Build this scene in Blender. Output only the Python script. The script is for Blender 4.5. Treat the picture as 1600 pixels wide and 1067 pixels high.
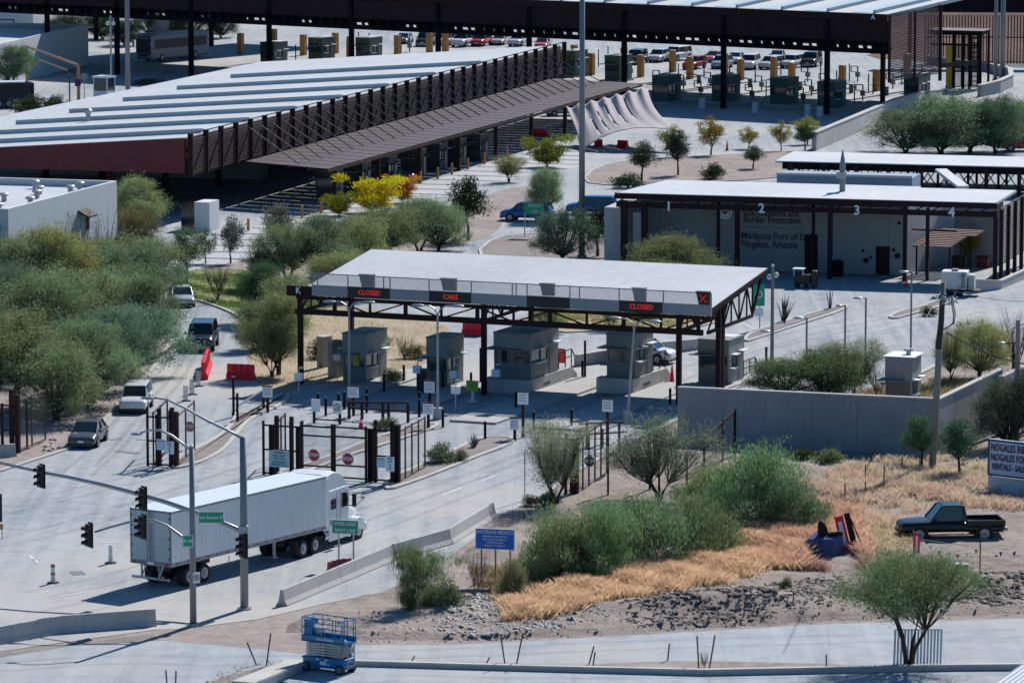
import bpy, math, random
import numpy as np
from mathutils import Vector, Matrix
for _o in list(bpy.data.objects): bpy.data.objects.remove(_o)
SC = bpy.context.scene; COL = SC.collection
R = math.radians; sin, cos, pi = math.sin, math.cos, math.pi
random.seed(7); RNG = np.random.default_rng(7)
# ---------------------------------------------------------------- camera
FPX, CX, CY, CH = 7200.0, 800.0, 533.5, 44.0
TH = math.atan(963.5/FPX)
cam = bpy.data.cameras.new('camera'); camo = bpy.data.objects.new('camera', cam); COL.objects.link(camo)
cam.sensor_width = 36; cam.lens = 36*FPX/1600; cam.clip_start = 5; cam.clip_end = 6000
camo.location = (0, 0, CH); camo.rotation_euler = (pi/2-TH, 0, 0)
SC.camera = camo
# ---------------------------------------------------------------- sky, sun, exposure
SUN_EL, SUN_AZ = R(40.5), math.atan2(.47, .88)
w = bpy.data.worlds.new("World"); SC.world = w; w.use_nodes = True
nt = w.node_tree; bg = nt.nodes['Background']
sky = nt.nodes.new('ShaderNodeTexSky'); sky.sky_type = 'NISHITA'; sky.sun_disc = False
sky.sun_elevation = SUN_EL; sky.sun_rotation = SUN_AZ; sky.ozone_density = 3.5; sky.dust_density = .3; sky.air_density = 1.0
vm = nt.nodes.new('ShaderNodeVectorMath'); vm.operation = 'MULTIPLY'; vm.inputs[1].default_value = (.50, .88, 1.15)
nt.links.new(sky.outputs[0], vm.inputs[0]); nt.links.new(vm.outputs[0], bg.inputs[0]); bg.inputs[1].default_value = .075
sl = bpy.data.lights.new('sun', 'SUN'); sl.energy = 5.0; sl.angle = R(.5); sl.color = (1, .965, .93)
so = bpy.data.objects.new('sun', sl); COL.objects.link(so)
SV = Vector((sin(SUN_AZ)*cos(SUN_EL), cos(SUN_AZ)*cos(SUN_EL), sin(SUN_EL)))
so.rotation_euler = SV.to_track_quat('Z', 'Y').to_euler(); so.location = (100, 300, 200)
SC.view_settings.view_transform = 'Standard'; SC.view_settings.look = 'None'
SC.view_settings.exposure = 0.08; SC.view_settings.gamma = 1
SC.render.engine = 'CYCLES'; SC.cycles.diffuse_bounces = 1
# ---------------------------------------------------------------- survey helpers: photo pixel + known height -> metres
cT, sT = cos(TH), sin(TH)
def gp(px, py, z=0.0):
    u = (px-CX)/FPX; v = (CY-py)/FPX
    t = (z-CH)/(-sT+v*cT)
    return (u*t, (cT+v*sT)*t, z)
def zat(Y, py):
    v = (CY-py)/FPX
    return CH+Y*(-sT+v*cT)/(cT+v*sT)
def at(px, py, Y):
    v = (CY-py)/FPX; t = Y/(cT+v*sT)
    return ((px-CX)/FPX*t, Y, CH+t*(-sT+v*cT))
def sc(py): return (py+430)/44.0        # px per metre at a ground row
# ---------------------------------------------------------------- mesh builder
class MB:
    def __init__(s, M=None): s.v = []; s.f = []; s.m = []; s.M = M
    def add(s, vs, fs, m=0):
        b = len(s.v)
        if s.M is not None: vs = [tuple(s.M @ Vector(p)) for p in vs]
        s.v += [tuple(p) for p in vs]; s.f += [tuple(i+b for i in f) for f in fs]; s.m += [m]*len(fs)
        return s
    def box(s, x0, x1, y0, y1, z0, z1, m=0):
        return s.add([(x0,y0,z0),(x1,y0,z0),(x1,y1,z0),(x0,y1,z0),(x0,y0,z1),(x1,y0,z1),(x1,y1,z1),(x0,y1,z1)],
            [(0,3,2,1),(4,5,6,7),(0,1,5,4),(1,2,6,5),(2,3,7,6),(3,0,4,7)], m)
    def hexa(s, b, t, m=0):      # 4 bottom points, 4 top points
        return s.add(list(b)+list(t), [(0,3,2,1),(4,5,6,7),(0,1,5,4),(1,2,6,5),(2,3,7,6),(3,0,4,7)], m)
    def bar(s, p, q, w, h=None, m=0):
        h = h or w; p = Vector(p); q = Vector(q); d = (q-p).normalized()
        up = Vector((0,0,1)) if abs(d.z) < .95 else Vector((0,1,0))
        a = d.cross(up).normalized()*w/2; b = a.cross(d).normalized()*h/2
        vs = [p-a-b, p+a-b, p+a+b, p-a+b, q-a-b, q+a-b, q+a+b, q-a+b]
        return s.add(vs, [(0,3,2,1),(4,5,6,7),(0,1,5,4),(1,2,6,5),(2,3,7,6),(3,0,4,7)], m)
    def tube(s, pts, rs, n=8, m=0):
        pts = [Vector(p) for p in pts]
        if not isinstance(rs, (list, tuple)): rs = [rs]*len(pts)
        vs = []; fs = []
        for i, p in enumerate(pts):
            d = (pts[min(i+1, len(pts)-1)]-pts[max(i-1, 0)]).normalized()
            up = Vector((0,0,1)) if abs(d.z) < .9 else Vector((0,1,0))
            a = d.cross(up).normalized(); b = a.cross(d).normalized()
            for k in range(n):
                t = 2*pi*k/n; vs.append(p+(a*cos(t)+b*sin(t))*rs[i])
        for i in range(len(pts)-1):
            for k in range(n):
                j = (k+1) % n
                fs.append((i*n+k, i*n+j, (i+1)*n+j, (i+1)*n+k))
        fs.append(tuple(range(n))[::-1]); fs.append(tuple((len(pts)-1)*n+k for k in range(n)))
        return s.add(vs, fs, m)
    def prism(s, poly, z0, z1, m=0):
        n = len(poly)
        vs = [(x,y,z0) for x,y in poly]+[(x,y,z1) for x,y in poly]
        return s.add(vs, [tuple(range(n))[::-1], tuple(range(n,2*n))]+[(i,(i+1)%n,n+(i+1)%n,n+i) for i in range(n)], m)
    def ext(s, poly, x0, x1, m=0):   # poly in (y,z), extruded along x
        n = len(poly)
        vs = [(x0,y,z) for y,z in poly]+[(x1,y,z) for y,z in poly]
        return s.add(vs, [tuple(range(n)), tuple(range(n,2*n))[::-1]]+[(i,n+i,n+(i+1)%n,(i+1)%n) for i in range(n)], m)
    def exty(s, poly, y0, y1, m=0):  # poly in (x,z), extruded along y
        n = len(poly)
        vs = [(x,y0,z) for x,z in poly]+[(x,y1,z) for x,z in poly]
        return s.add(vs, [tuple(range(n))[::-1], tuple(range(n,2*n))]+[(i,(i+1)%n,n+(i+1)%n,n+i) for i in range(n)], m)
    def quad(s, *p, m=0): return s.add(list(p), [tuple(range(len(p)))], m)
    def ball(s, c, r, n=8, m=0):
        rx, ry, rz = (r if isinstance(r, (tuple, list)) else (r, r, r)); vs = []; fs = []
        for i in range(n//2+1):
            a = pi*i/(n//2)
            for k in range(n):
                t = 2*pi*k/n; vs.append((c[0]+rx*sin(a)*cos(t), c[1]+ry*sin(a)*sin(t), c[2]+rz*cos(a)))
        for i in range(n//2):
            for k in range(n):
                j = (k+1) % n; fs.append((i*n+k, (i+1)*n+k, (i+1)*n+j, i*n+j))
        return s.add(vs, fs, m)
    def build(s, name, mats, parent=None, smooth=False, bevel=0, loc=None, sub=0):
        me = bpy.data.meshes.new(name); me.from_pydata(s.v, [], s.f)
        if not isinstance(mats, (list, tuple)): mats = [mats]
        for mm in mats: me.materials.append(mm)
        if len(mats) > 1: me.polygons.foreach_set('material_index', s.m)
        if smooth: me.polygons.foreach_set('use_smooth', [True]*len(me.polygons))
        me.validate(); me.update()
        o = bpy.data.objects.new(name, me); COL.objects.link(o)
        if parent is not None: o.parent = parent
        if loc: o.location = loc
        if sub:
            sb = o.modifiers.new('s', 'SUBSURF'); sb.levels = sb.render_levels = sub
        if bevel:
            b = o.modifiers.new('b', 'BEVEL'); b.width = bevel; b.segments = 2; b.limit_method = 'ANGLE'
        return o
def npmesh(name, V, Q, mats, parent=None):
    me = bpy.data.meshes.new(name); n, k = Q.shape
    me.vertices.add(len(V)); me.vertices.foreach_set('co', V.astype(np.float32).ravel())
    me.loops.add(n*k); me.loops.foreach_set('vertex_index', Q.astype(np.int32).ravel())
    me.polygons.add(n); me.polygons.foreach_set('loop_start', np.arange(0, n*k, k, dtype=np.int32))
    me.polygons.foreach_set('loop_total', np.full(n, k, dtype=np.int32))
    for mm in (mats if isinstance(mats, (list, tuple)) else [mats]): me.materials.append(mm)
    me.update(calc_edges=True); me.validate()
    o = bpy.data.objects.new(name, me); COL.objects.link(o)
    if parent is not None: o.parent = parent
    return o
def tag(o, label=None, cat=None, group=None, kind=None):
    if label: o['label'] = label
    if cat: o['category'] = cat
    if group: o['group'] = group
    if kind: o['kind'] = kind
    return o
FRM = {}
def thing(name, label, cat, px=None, py=None, ang=0, group=None, loc=None):
    o = bpy.data.objects.new(name, None); COL.objects.link(o); o.empty_display_size = .3
    p = loc if loc is not None else gp(px, py)
    o.location = (p[0], p[1], p[2] if len(p) > 2 else 0); o.rotation_euler = (0, 0, -R(ang))
    FRM[o.name] = (p[0], p[1], R(ang))
    return tag(o, label, cat, group)
def W2L(o, p):
    x0, y0, a = FRM[o.name]; dx, dy = p[0]-x0, p[1]-y0
    return (dx*cos(a)-dy*sin(a), dx*sin(a)+dy*cos(a), p[2])
def Lc(o, px, py, z=0.0): return W2L(o, gp(px, py, z))
_b = ['first','second','third','fourth','fifth','sixth','seventh','eighth','ninth']
OR = _b+['tenth','eleventh','twelfth','thirteenth','fourteenth','fifteenth','sixteenth','seventeenth','eighteenth','nineteenth']
for _t, _u in (('twent','twenty'),('thirt','thirty'),('fort','forty'),('fift','fifty')): OR += [_t+'ieth']+[_u+' '+x for x in _b]
def relabel(name, fmt):
    L_ = sorted([o for o in bpy.data.objects if o.parent is None and o.get('label') == name], key=lambda o: o.location.x/o.location.y)
    nn = ['leftmost']+OR[1:]
    for i, o in enumerate(L_): o['label'] = fmt.format(nn[i] + (' from the left' if i else ''))
KIDS = {}
def kids(o):
    return [c for c in bpy.data.objects if c.parent == o]
def dup(src, label=None, loc=None, ang=None, group=None, scale=None, tree=None):
    tree = tree or [(c, kids(c)) for c in kids(src)]
    r = src.copy(); COL.objects.link(r)
    if loc is not None: r.location = (loc[0], loc[1], loc[2] if len(loc) > 2 else 0)
    if ang is not None: r.rotation_euler = (0, 0, -R(ang))
    if scale is not None: r.scale = scale
    if label: r['label'] = label
    if group: r['group'] = group
    out = [r]
    for c, gs in tree:
        k = c.copy(); COL.objects.link(k); k.parent = r; out.append(k)
        for g in gs:
            q = g.copy(); COL.objects.link(q); q.parent = k; out.append(q)
    FRM[r.name] = (r.location.x, r.location.y, -r.rotation_euler.z)
    return r, out
# ---------------------------------------------------------------- materials
MT = {}
def mat(name, col, rough=.7, metal=0.0, var=.12, scale=.6, fine=6.0, bump=0.0, emit=None, es=1.0, alpha=None, spec=.5, objcol=False, streak=0.0, coat=0.0):
    m = bpy.data.materials.new(name); m.use_nodes = True; N = m.node_tree.nodes; K = m.node_tree.links
    b = N['Principled BSDF']; b.inputs['Roughness'].default_value = rough; b.inputs['Metallic'].default_value = metal
    b.inputs['Specular IOR Level'].default_value = spec
    if coat: b.inputs['Coat Weight'].default_value = coat; b.inputs['Coat Roughness'].default_value = .06
    tc = N.new('ShaderNodeTexCoord')
    n1 = N.new('ShaderNodeTexNoise'); n1.inputs['Scale'].default_value = scale; n1.inputs['Detail'].default_value = 5
    n2 = N.new('ShaderNodeTexNoise'); n2.inputs['Scale'].default_value = fine; n2.inputs['Detail'].default_value = 3
    K.new(tc.outputs['Object'], n1.inputs['Vector'])
    if streak:
        mp = N.new('ShaderNodeMapping'); mp.inputs['Scale'].default_value = (1, 1, .12); K.new(tc.outputs['Object'], mp.inputs['Vector']); K.new(mp.outputs[0], n2.inputs['Vector'])
    else: K.new(tc.outputs['Object'], n2.inputs['Vector'])
    ad = N.new('ShaderNodeMath'); ad.operation = 'ADD'; K.new(n1.outputs[0], ad.inputs[0]); K.new(n2.outputs[0], ad.inputs[1])
    mr = N.new('ShaderNodeMapRange'); mr.inputs['From Min'].default_value = .7; mr.inputs['From Max'].default_value = 1.3
    mr.inputs['To Min'].default_value = 1-var; mr.inputs['To Max'].default_value = 1+var
    K.new(ad.outputs[0], mr.inputs['Value'])
    mx = N.new('ShaderNodeVectorMath'); mx.operation = 'SCALE'; K.new(mr.outputs[0], mx.inputs['Scale'])
    if objcol:
        oi = N.new('ShaderNodeObjectInfo'); K.new(oi.outputs['Color'], mx.inputs[0])
    else: mx.inputs[0].default_value = col[:3]
    K.new(mx.outputs[0], b.inputs['Base Color'])
    if bump:
        bp = N.new('ShaderNodeBump'); bp.inputs['Strength'].default_value = bump; bp.inputs['Distance'].default_value = .05
        K.new(n2.outputs[0], bp.inputs['Height']); K.new(bp.outputs[0], b.inputs['Normal'])
    if emit: b.inputs['Emission Color'].default_value = (*emit, 1); b.inputs['Emission Strength'].default_value = es
    MT[name] = m; return m
def leafmat(name, trans=.35, lo=.55, hi=1.5, h0=.465, h1=.525):
    m = bpy.data.materials.new(name); m.use_nodes = True; N = m.node_tree.nodes; K = m.node_tree.links
    N.remove(N['Principled BSDF']); out = N['Material Output']
    oi = N.new('ShaderNodeObjectInfo'); tc = N.new('ShaderNodeTexCoord')
    n1 = N.new('ShaderNodeTexNoise'); n1.inputs['Scale'].default_value = .9; n1.inputs['Detail'].default_value = 4; K.new(tc.outputs['Object'], n1.inputs['Vector'])
    n2 = N.new('ShaderNodeTexNoise'); n2.inputs['Scale'].default_value = 7; n2.inputs['Detail'].default_value = 2; K.new(tc.outputs['Object'], n2.inputs['Vector'])
    ad = N.new('ShaderNodeMath'); ad.operation = 'ADD'; K.new(n1.outputs[0], ad.inputs[0]); K.new(n2.outputs[0], ad.inputs[1])
    mr = N.new('ShaderNodeMapRange'); mr.inputs['From Min'].default_value = .6; mr.inputs['From Max'].default_value = 1.4; mr.inputs['To Min'].default_value = lo; mr.inputs['To Max'].default_value = hi
    K.new(ad.outputs[0], mr.inputs['Value'])
    mx = N.new('ShaderNodeVectorMath'); mx.operation = 'SCALE'; K.new(oi.outputs['Color'], mx.inputs[0]); K.new(mr.outputs[0], mx.inputs['Scale'])
    hs = N.new('ShaderNodeHueSaturation'); K.new(mx.outputs[0], hs.inputs['Color'])
    mh = N.new('ShaderNodeMapRange'); mh.inputs['To Min'].default_value = h0; mh.inputs['To Max'].default_value = h1; mh.inputs['From Min'].default_value = .3; mh.inputs['From Max'].default_value = .7
    K.new(n1.outputs[0], mh.inputs['Value']); K.new(mh.outputs[0], hs.inputs['Hue'])
    d = N.new('ShaderNodeBsdfDiffuse'); t = N.new('ShaderNodeBsdfTranslucent'); mi = N.new('ShaderNodeMixShader'); mi.inputs[0].default_value = trans
    K.new(hs.outputs[0], d.inputs[0]); K.new(hs.outputs[0], t.inputs[0]); K.new(d.outputs[0], mi.inputs[1]); K.new(t.outputs[0], mi.inputs[2]); K.new(mi.outputs[0], out.inputs[0])
    return m
def groundmat(name, c1, c2, s1=.08, s2=1.5, rough=.9, bump=.0, joint=None, jang=0, streakang=None, c3=None, jdark=.86, dust=None):
    m = bpy.data.materials.new(name); m.use_nodes = True; N = m.node_tree.nodes; K = m.node_tree.links
    b = N['Principled BSDF']; b.inputs['Roughness'].default_value = rough; b.inputs['Specular IOR Level'].default_value = .3
    tc = N.new('ShaderNodeTexCoord'); src = tc.outputs['Object']
    def noise(s, det, vec): 
        n = N.new('ShaderNodeTexNoise'); n.inputs['Scale'].default_value = s; n.inputs['Detail'].default_value = det; n.inputs['Roughness'].default_value = .62; K.new(vec, n.inputs['Vector']); return n
    n1 = noise(s1, 6, src); n2 = noise(s2, 6, src)
    ad = N.new('ShaderNodeMath'); ad.operation = 'ADD'; K.new(n1.outputs[0], ad.inputs[0]); K.new(n2.outputs[0], ad.inputs[1])
    last = ad
    if streakang is not None:
        mp = N.new('ShaderNodeMapping'); mp.inputs['Rotation'].default_value = (0, 0, R(streakang)); mp.inputs['Scale'].default_value = (1.1, .03, 1)
        K.new(src, mp.inputs['Vector']); n3 = noise(1.0, 3, mp.outputs[0])
        a2 = N.new('ShaderNodeMath'); a2.operation = 'MULTIPLY_ADD'; K.new(n3.outputs[0], a2.inputs[0]); a2.inputs[1].default_value = 1.3; a2.inputs[2].default_value = -.65
        a3 = N.new('ShaderNodeMath'); a3.operation = 'ADD'; K.new(last.outputs[0], a3.inputs[0]); K.new(a2.outputs[0], a3.inputs[1]); last = a3
    cr = N.new('ShaderNodeValToRGB'); e = cr.color_ramp.elements
    mr = N.new('ShaderNodeMapRange'); mr.inputs['From Min'].default_value = .7; mr.inputs['From Max'].default_value = 1.3; K.new(last.outputs[0], mr.inputs['Value']); K.new(mr.outputs[0], cr.inputs[0])
    e[0].color = (*c1, 1); e[1].color = (*c2, 1)
    if c3: q = e.new(.5); q.color = (*c3, 1)
    outc = cr.outputs[0]
    if joint:
        mp = N.new('ShaderNodeMapping'); mp.inputs['Rotation'].default_value = (0, 0, R(jang)); K.new(src, mp.inputs['Vector'])
        br = N.new('ShaderNodeTexBrick'); br.offset = 0; br.inputs['Scale'].default_value = 1; br.inputs['Brick Width'].default_value = joint[0]; br.inputs['Row Height'].default_value = joint[1]
        br.inputs['Mortar Size'].default_value = joint[2]; br.inputs['Mortar Smooth'].default_value = .2; br.inputs['Color1'].default_value = (1,1,1,1); br.inputs['Color2'].default_value = (.93,.94,.95,1); br.inputs['Mortar'].default_value = (jdark,jdark,jdark,1)
        K.new(mp.outputs[0], br.inputs['Vector'])
        mm = N.new('ShaderNodeMix'); mm.data_type = 'RGBA'; mm.blend_type = 'MULTIPLY'; mm.inputs[0].default_value = 1; K.new(outc, mm.inputs[6]); K.new(br.outputs[0], mm.inputs[7]); outc = mm.outputs[2]
    if dust:
        n5 = noise(dust[1], 4, src); m5 = N.new('ShaderNodeMapRange'); m5.inputs['From Min'].default_value = .48; m5.inputs['From Max'].default_value = .68; K.new(n5.outputs[0], m5.inputs['Value'])
        m6 = N.new('ShaderNodeMix'); m6.data_type = 'RGBA'; K.new(m5.outputs[0], m6.inputs[0]); K.new(outc, m6.inputs[6]); m6.inputs[7].default_value = (*dust[0], 1); outc = m6.outputs[2]
        n7 = noise(.6, 6, src); m7 = N.new('ShaderNodeMapRange'); m7.inputs['From Min'].default_value = .56; m7.inputs['From Max'].default_value = .8; m7.inputs['To Max'].default_value = .5; K.new(n7.outputs[0], m7.inputs['Value'])
        m8 = N.new('ShaderNodeMix'); m8.data_type = 'RGBA'; K.new(m7.outputs[0], m8.inputs[0]); K.new(outc, m8.inputs[6]); m8.inputs[7].default_value = (.25,.26,.27,1); outc = m8.outputs[2]
    K.new(outc, b.inputs['Base Color'])
    if bump:
        n4 = noise(6, 5, src); bp = N.new('ShaderNodeBump'); bp.inputs['Strength'].default_value = bump; bp.inputs['Distance'].default_value = .12; K.new(n4.outputs[0], bp.inputs['Height']); K.new(bp.outputs[0], b.inputs['Normal'])
    return m
def slatmat(name, c, gap, per, fill=.6, axis='Z'): return mat(name, c)
M_conc = groundmat('road_concrete', (.24,.275,.30), (.42,.435,.435), .05, .9, .85, .05, (4.6, 4.6, .035), 22.6, 22.6, (.34,.365,.375), .68, ((.47,.445,.41), .03))
M_conc2 = groundmat('street_concrete', (.29,.325,.35), (.42,.445,.46), .06, .8, .85, .05, (5.5, 5.5, .035), 4, 88, None, .8, ((.45,.43,.40), .05))
M_pav = groundmat('banded_paving', (.42,.42,.42), (.52,.52,.51), .1, 1.5, .85, 0, (80, 4.6, .42), 14, None, None, .22)
M_side = groundmat('sidewalk_concrete', (.40,.39,.37), (.50,.49,.47), .2, 2, .85, .05, (1.8, 1.8, .03), 22.6)
M_dirt = groundmat('dirt', (.20,.165,.145), (.42,.355,.315), .12, 1.3, .95, .6, None, 0, None, (.32,.265,.235))
M_dirt2 = groundmat('grey_dirt', (.17,.145,.13), (.36,.315,.28), .15, 1.8, .95, .9, None, 0, None, (.27,.235,.21))
M_tan = groundmat('tan_dirt', (.34,.27,.17), (.50,.41,.27), .15, 1.6, .95, .4)
M_lawn = groundmat('lawn_ground', (.09,.13,.04), (.30,.30,.13), .25, 2.2, .95, .4)
M_gravel = groundmat('island_gravel', (.20,.17,.155), (.33,.29,.265), .3, 5, .95, .6)
M_kerb = mat('kerb', (.48,.46,.42), .85, var=.15)
M_paint = mat('lane_paint', (.62,.62,.60), .8, var=.25, scale=2)
M_white = mat('white_roofing', (.50,.52,.53), .6, var=.10, scale=.12, fine=1.2)
M_whitew = mat('white_stucco', (.62,.64,.66), .8, var=.05, scale=.3)
M_stucco = mat('beige_stucco', (.33,.33,.31), .85, var=.07, scale=.4)
M_cwall = mat('concrete_wall', (.46,.44,.42), .85, var=.13, scale=.35, streak=1)
M_brown = mat('dark_brown_steel', (.032,.014,.014), .7, .0, var=.25, spec=.2)
M_black = mat('black_brown_steel', (.010,.006,.010), .75, .0, var=.25, spec=.15)
M_maroon = mat('maroon_panel', (.15,.018,.022), .6, var=.18, streak=1)
M_slat = mat('slat_brown', (.080,.043,.038), .6, var=.2)
M_awn = mat('awning_brown', (.040,.025,.028), .8, var=.14)
M_gal = mat('galvanised', (.36,.38,.40), .42, .55, var=.1, scale=1.5)
M_galp = mat('grey_pole_paint', (.23,.25,.27), .5, .2, var=.1)
M_grey = mat('grey_metal', (.20,.21,.22), .5, .3)
M_booth = mat('booth_panel', (.27,.28,.265), .7, var=.1)
M_boothg = mat('booth_green_panel', (.075,.115,.095), .7, var=.15)
M_boothd = mat('booth_dark_panel', (.17,.185,.18), .6, var=.1)
M_glass = mat('dark_glass', (.012,.018,.02), .06, 0, var=0, spec=.8)
M_glassb = mat('tinted_glass', (.03,.05,.055), .08, 0, var=0, spec=.9)
M_rubber = mat('tyre_rubber', (.02,.02,.021), .9)
M_plast = mat('black_plastic', (.015,.015,.016), .5)
M_red = mat('red_plastic', (.88,.012,.035), .45, var=.1)
M_redd = mat('faded_red_plastic', (.40,.10,.10), .6, var=.2)
M_wplast = mat('white_plastic', (.68,.68,.66), .5, var=.08)
M_wpaint = mat('white_paint', (.84,.85,.86), .35, var=.04, coat=.3)
M_side_w = mat('trailer_white', (.80,.81,.82), .4, var=.07, scale=.5, streak=1)
M_yel = mat('ochre_paint', (.47,.22,.055), .6, var=.15)
M_yel2 = mat('yellow_paint', (.52,.38,.045), .6, var=.15)
M_orange = mat('orange_pipe', (.50,.24,.10), .5, var=.1)
M_green = mat('sign_green', (.006,.34,.20), .4, var=.05)
M_blue = mat('sign_blue', (.008,.15,.62), .4, var=.05)
M_lift = mat('lift_blue', (.010,.17,.38), .4, var=.1)
M_signw = mat('sign_white', (.85,.87,.88), .45, var=.03)
M_signr = mat('sign_red', (.50,.02,.03), .45, var=.05)
M_signk = mat('sign_black', (.015,.015,.02), .5, var=.05)
M_lime = mat('sign_lime', (.25,.42,.04), .5, var=.05)
M_chrome = mat('polished_metal', (.62,.62,.62), .2, 1.0, var=.05)
M_paintv = mat('vehicle_paint', (1,1,1), .28, 0, var=.03, objcol=True, coat=.15, spec=.4)
M_lampw = mat('headlight_glass', (.72,.74,.76), .1, 0, var=0)
M_lampr = mat('tail_light', (.35,.01,.01), .2, 0, var=0)
M_led = mat('led_red', (.5,.02,.01), .5, 0, var=0, emit=(1,.05,.03), es=.30)
M_ledg = mat('led_green', (.02,.4,.25), .5, 0, var=0, emit=(.05,.8,.45), es=.10)
M_bark = mat('bark', (.055,.042,.034), .95, var=.3, fine=8)
M_twig = mat('twig', (.16,.13,.10), .95, var=.3, fine=8)
M_wood = mat('weathered_pole', (.27,.26,.25), .9, var=.2, streak=1)
M_steelr = mat('rusty_steel', (.10,.055,.04), .8, var=.3)
M_rock = mat('rock', (.36,.33,.30), .9, var=.35, scale=3)
M_let = mat('letter_bronze', (.06,.06,.06), .7)
M_sail = mat('sail_fabric', (.42,.38,.38), .85, var=.08, scale=.5, streak=1)
M_leaf = leafmat('leaves', .38); M_leafd = leafmat('dense_leaves', .25)
M_dry = leafmat('dry_grass', .45, .75, 1.25, .49, .51)
M_navy = mat('navy_fabric', (.07,.08,.19), .8, var=.2)
M_bluer = mat('blue_roof_metal', (.34,.42,.48), .35, .3, var=.05)
def txt(parent, s, x, y, z, size, m, name='lettering', ang=0, ax='CENTER', depth=.012, sx=1.0, bold=0.0, lean=0.0):
    cu = bpy.data.curves.new('t', 'FONT'); cu.body = s; cu.size = size; cu.align_x = ax; cu.align_y = 'CENTER'; cu.extrude = depth/2; cu.offset = bold; cu.resolution_u = 2; cu.space_line = .95
    t = bpy.data.objects.new('t', cu); COL.objects.link(t)
    dg = bpy.context.evaluated_depsgraph_get(); me = bpy.data.meshes.new_from_object(t.evaluated_get(dg))
    bpy.data.objects.remove(t)
    a = R(ang)
    for v in me.vertices:
        X, T, Z = v.co.x*sx, -v.co.z, v.co.y
        v.co = (X*cos(a)-T*sin(a)+lean*Z*0, X*sin(a)+T*cos(a), Z)
    me.materials.clear(); me.materials.append(m); me.name = name
    o = bpy.data.objects.new(name, me); COL.objects.link(o); o.parent = parent; o.location = (x, y, z)
    return o
# ---------------------------------------------------------------- ground, roads, islands
def sheet(name, pts, z, m, kind='structure', kerb=None, smooth=0):
    P = [gp(*p)[:2] for p in pts]
    if smooth:
        for _ in range(smooth):
            Q = []
            for i in range(len(P)):
                a, b = P[i], P[(i+1) % len(P)]
                Q += [(.75*a[0]+.25*b[0], .75*a[1]+.25*b[1]), (.25*a[0]+.75*b[0], .25*a[1]+.75*b[1])]
            P = Q
    mb = MB()
    if kerb:
        hh, wd = kerb; n = len(P); A = sum(P[i][0]*P[(i+1)%n][1]-P[(i+1)%n][0]*P[i][1] for i in range(n)); sg = 1 if A > 0 else -1
        I = []
        for i in range(n):
            a, b, c = P[i-1], P[i], P[(i+1) % n]
            d1 = Vector((b[0]-a[0], b[1]-a[1])).normalized(); d2 = Vector((c[0]-b[0], c[1]-b[1])).normalized(); d = (d1+d2)
            d = d.normalized() if d.length > 1e-3 else d1
            nrm = Vector((-d.y, d.x))*sg; k = max(.5, abs(nrm.dot(Vector((-d1.y, d1.x))))); I.append((b[0]+nrm.x*wd/k, b[1]+nrm.y*wd/k))
        mb.add([(x, y, z+hh-.03) for x, y in I], [tuple(range(n))], 0)
        vs = [(x, y, 0) for x, y in P]+[(x, y, z+hh) for x, y in P]+[(x, y, z+hh) for x, y in I]+[(x, y, z+hh-.03) for x, y in I]
        fs = []
        for i in range(n):
            j = (i+1) % n; fs += [(i, j, n+j, n+i), (n+i, n+j, 2*n+j, 2*n+i), (2*n+i, 2*n+j, 3*n+j, 3*n+i)]
        mb.add(vs, fs, 1); o = mb.build(name, [m, M_kerb])
    else:
        mb.add([(x, y, z) for x, y in P], [tuple(range(len(P)))], 0); o = mb.build(name, m)
    o['kind'] = kind; return o
g = MB().quad((-900, 60, 0), (900, 60, 0), (2500, 4200, 0), (-2500, 4200, 0)).build('ground', M_dirt); g['kind'] = 'structure'
sheet('road', [(-250,745),(0,735),(60,716),(125,697),(170,650),(215,605),(245,570),(262,545),(268,522),(258,510),(235,503),(120,500),(-300,480),(-900,-150),(2600,-150),(1900,440),(1600,512),(1465,571),(1300,625),(1060,657),(950,712),(890,745),(830,785),(765,812),(740,842),(690,880),(600,925),(500,945),(400,968),(280,983),(240,984),(0,1018),(-250,1050)], .02, M_conc)
sheet('street', [(-250,1052),(0,1028),(120,1008),(250,1001),(400,1014),(470,1022),(560,1008),(700,1008),(800,1003),(1000,992),(1300,975),(1900,958),(1900,1400),(-250,1400)], .024, M_conc2)
sheet('kerb_edge', [(250,1001),(240,990),(0,1020),(0,1028),(120,1008)], .006, M_dirt2)
# left verge kerb
def kerbline(pts, h=.14, w=.28, name='kerb', z0=0.0, m=None, smooth=0):
    P = [Vector(gp(*p)[:2]) for p in pts]
    for _ in range(smooth):
        Q = [P[0]]
        for a, b in zip(P, P[1:]): Q += [a*.75+b*.25, a*.25+b*.75]
        P = Q+[P[-1]]
    vs = []; fs = []
    for i, p in enumerate(P):
        d = (P[min(i+1, len(P)-1)]-P[max(i-1, 0)]).normalized(); n = Vector((-d.y, d.x))*w/2
        vs += [(p.x-n.x, p.y-n.y, z0), (p.x-n.x, p.y-n.y, h), (p.x+n.x, p.y+n.y, h), (p.x+n.x, p.y+n.y, z0)]
    for i in range(len(P)-1):
        b = 4*i; fs += [(b, b+1, b+5, b+4), (b+1, b+2, b+6, b+5), (b+2, b+3, b+7, b+6)]
    fs += [(0, 3, 2, 1), tuple(4*(len(P)-1)+k for k in range(4))]
    o = MB().add(vs, fs).build(name, m or M_kerb); o['kind'] = 'structure'; return o
kerbline([(-60,752),(0,738),(60,718),(125,697),(170,650),(215,605),(245,570),(262,545),(268,522),(258,510),(235,503)], smooth=2)
kerbline([(1060,657),(1000,685),(950,710),(895,742),(850,775)], smooth=1)
sheet('gore_island', [(262,736),(310,727),(345,710),(362,695),(378,672),(395,655),(430,640),(455,625),(448,612),(420,628),(385,650),(362,640),(366,656),(345,680),(310,700),(280,712)], .02, M_gravel, kerb=(.13,.28), smooth=2)
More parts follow.
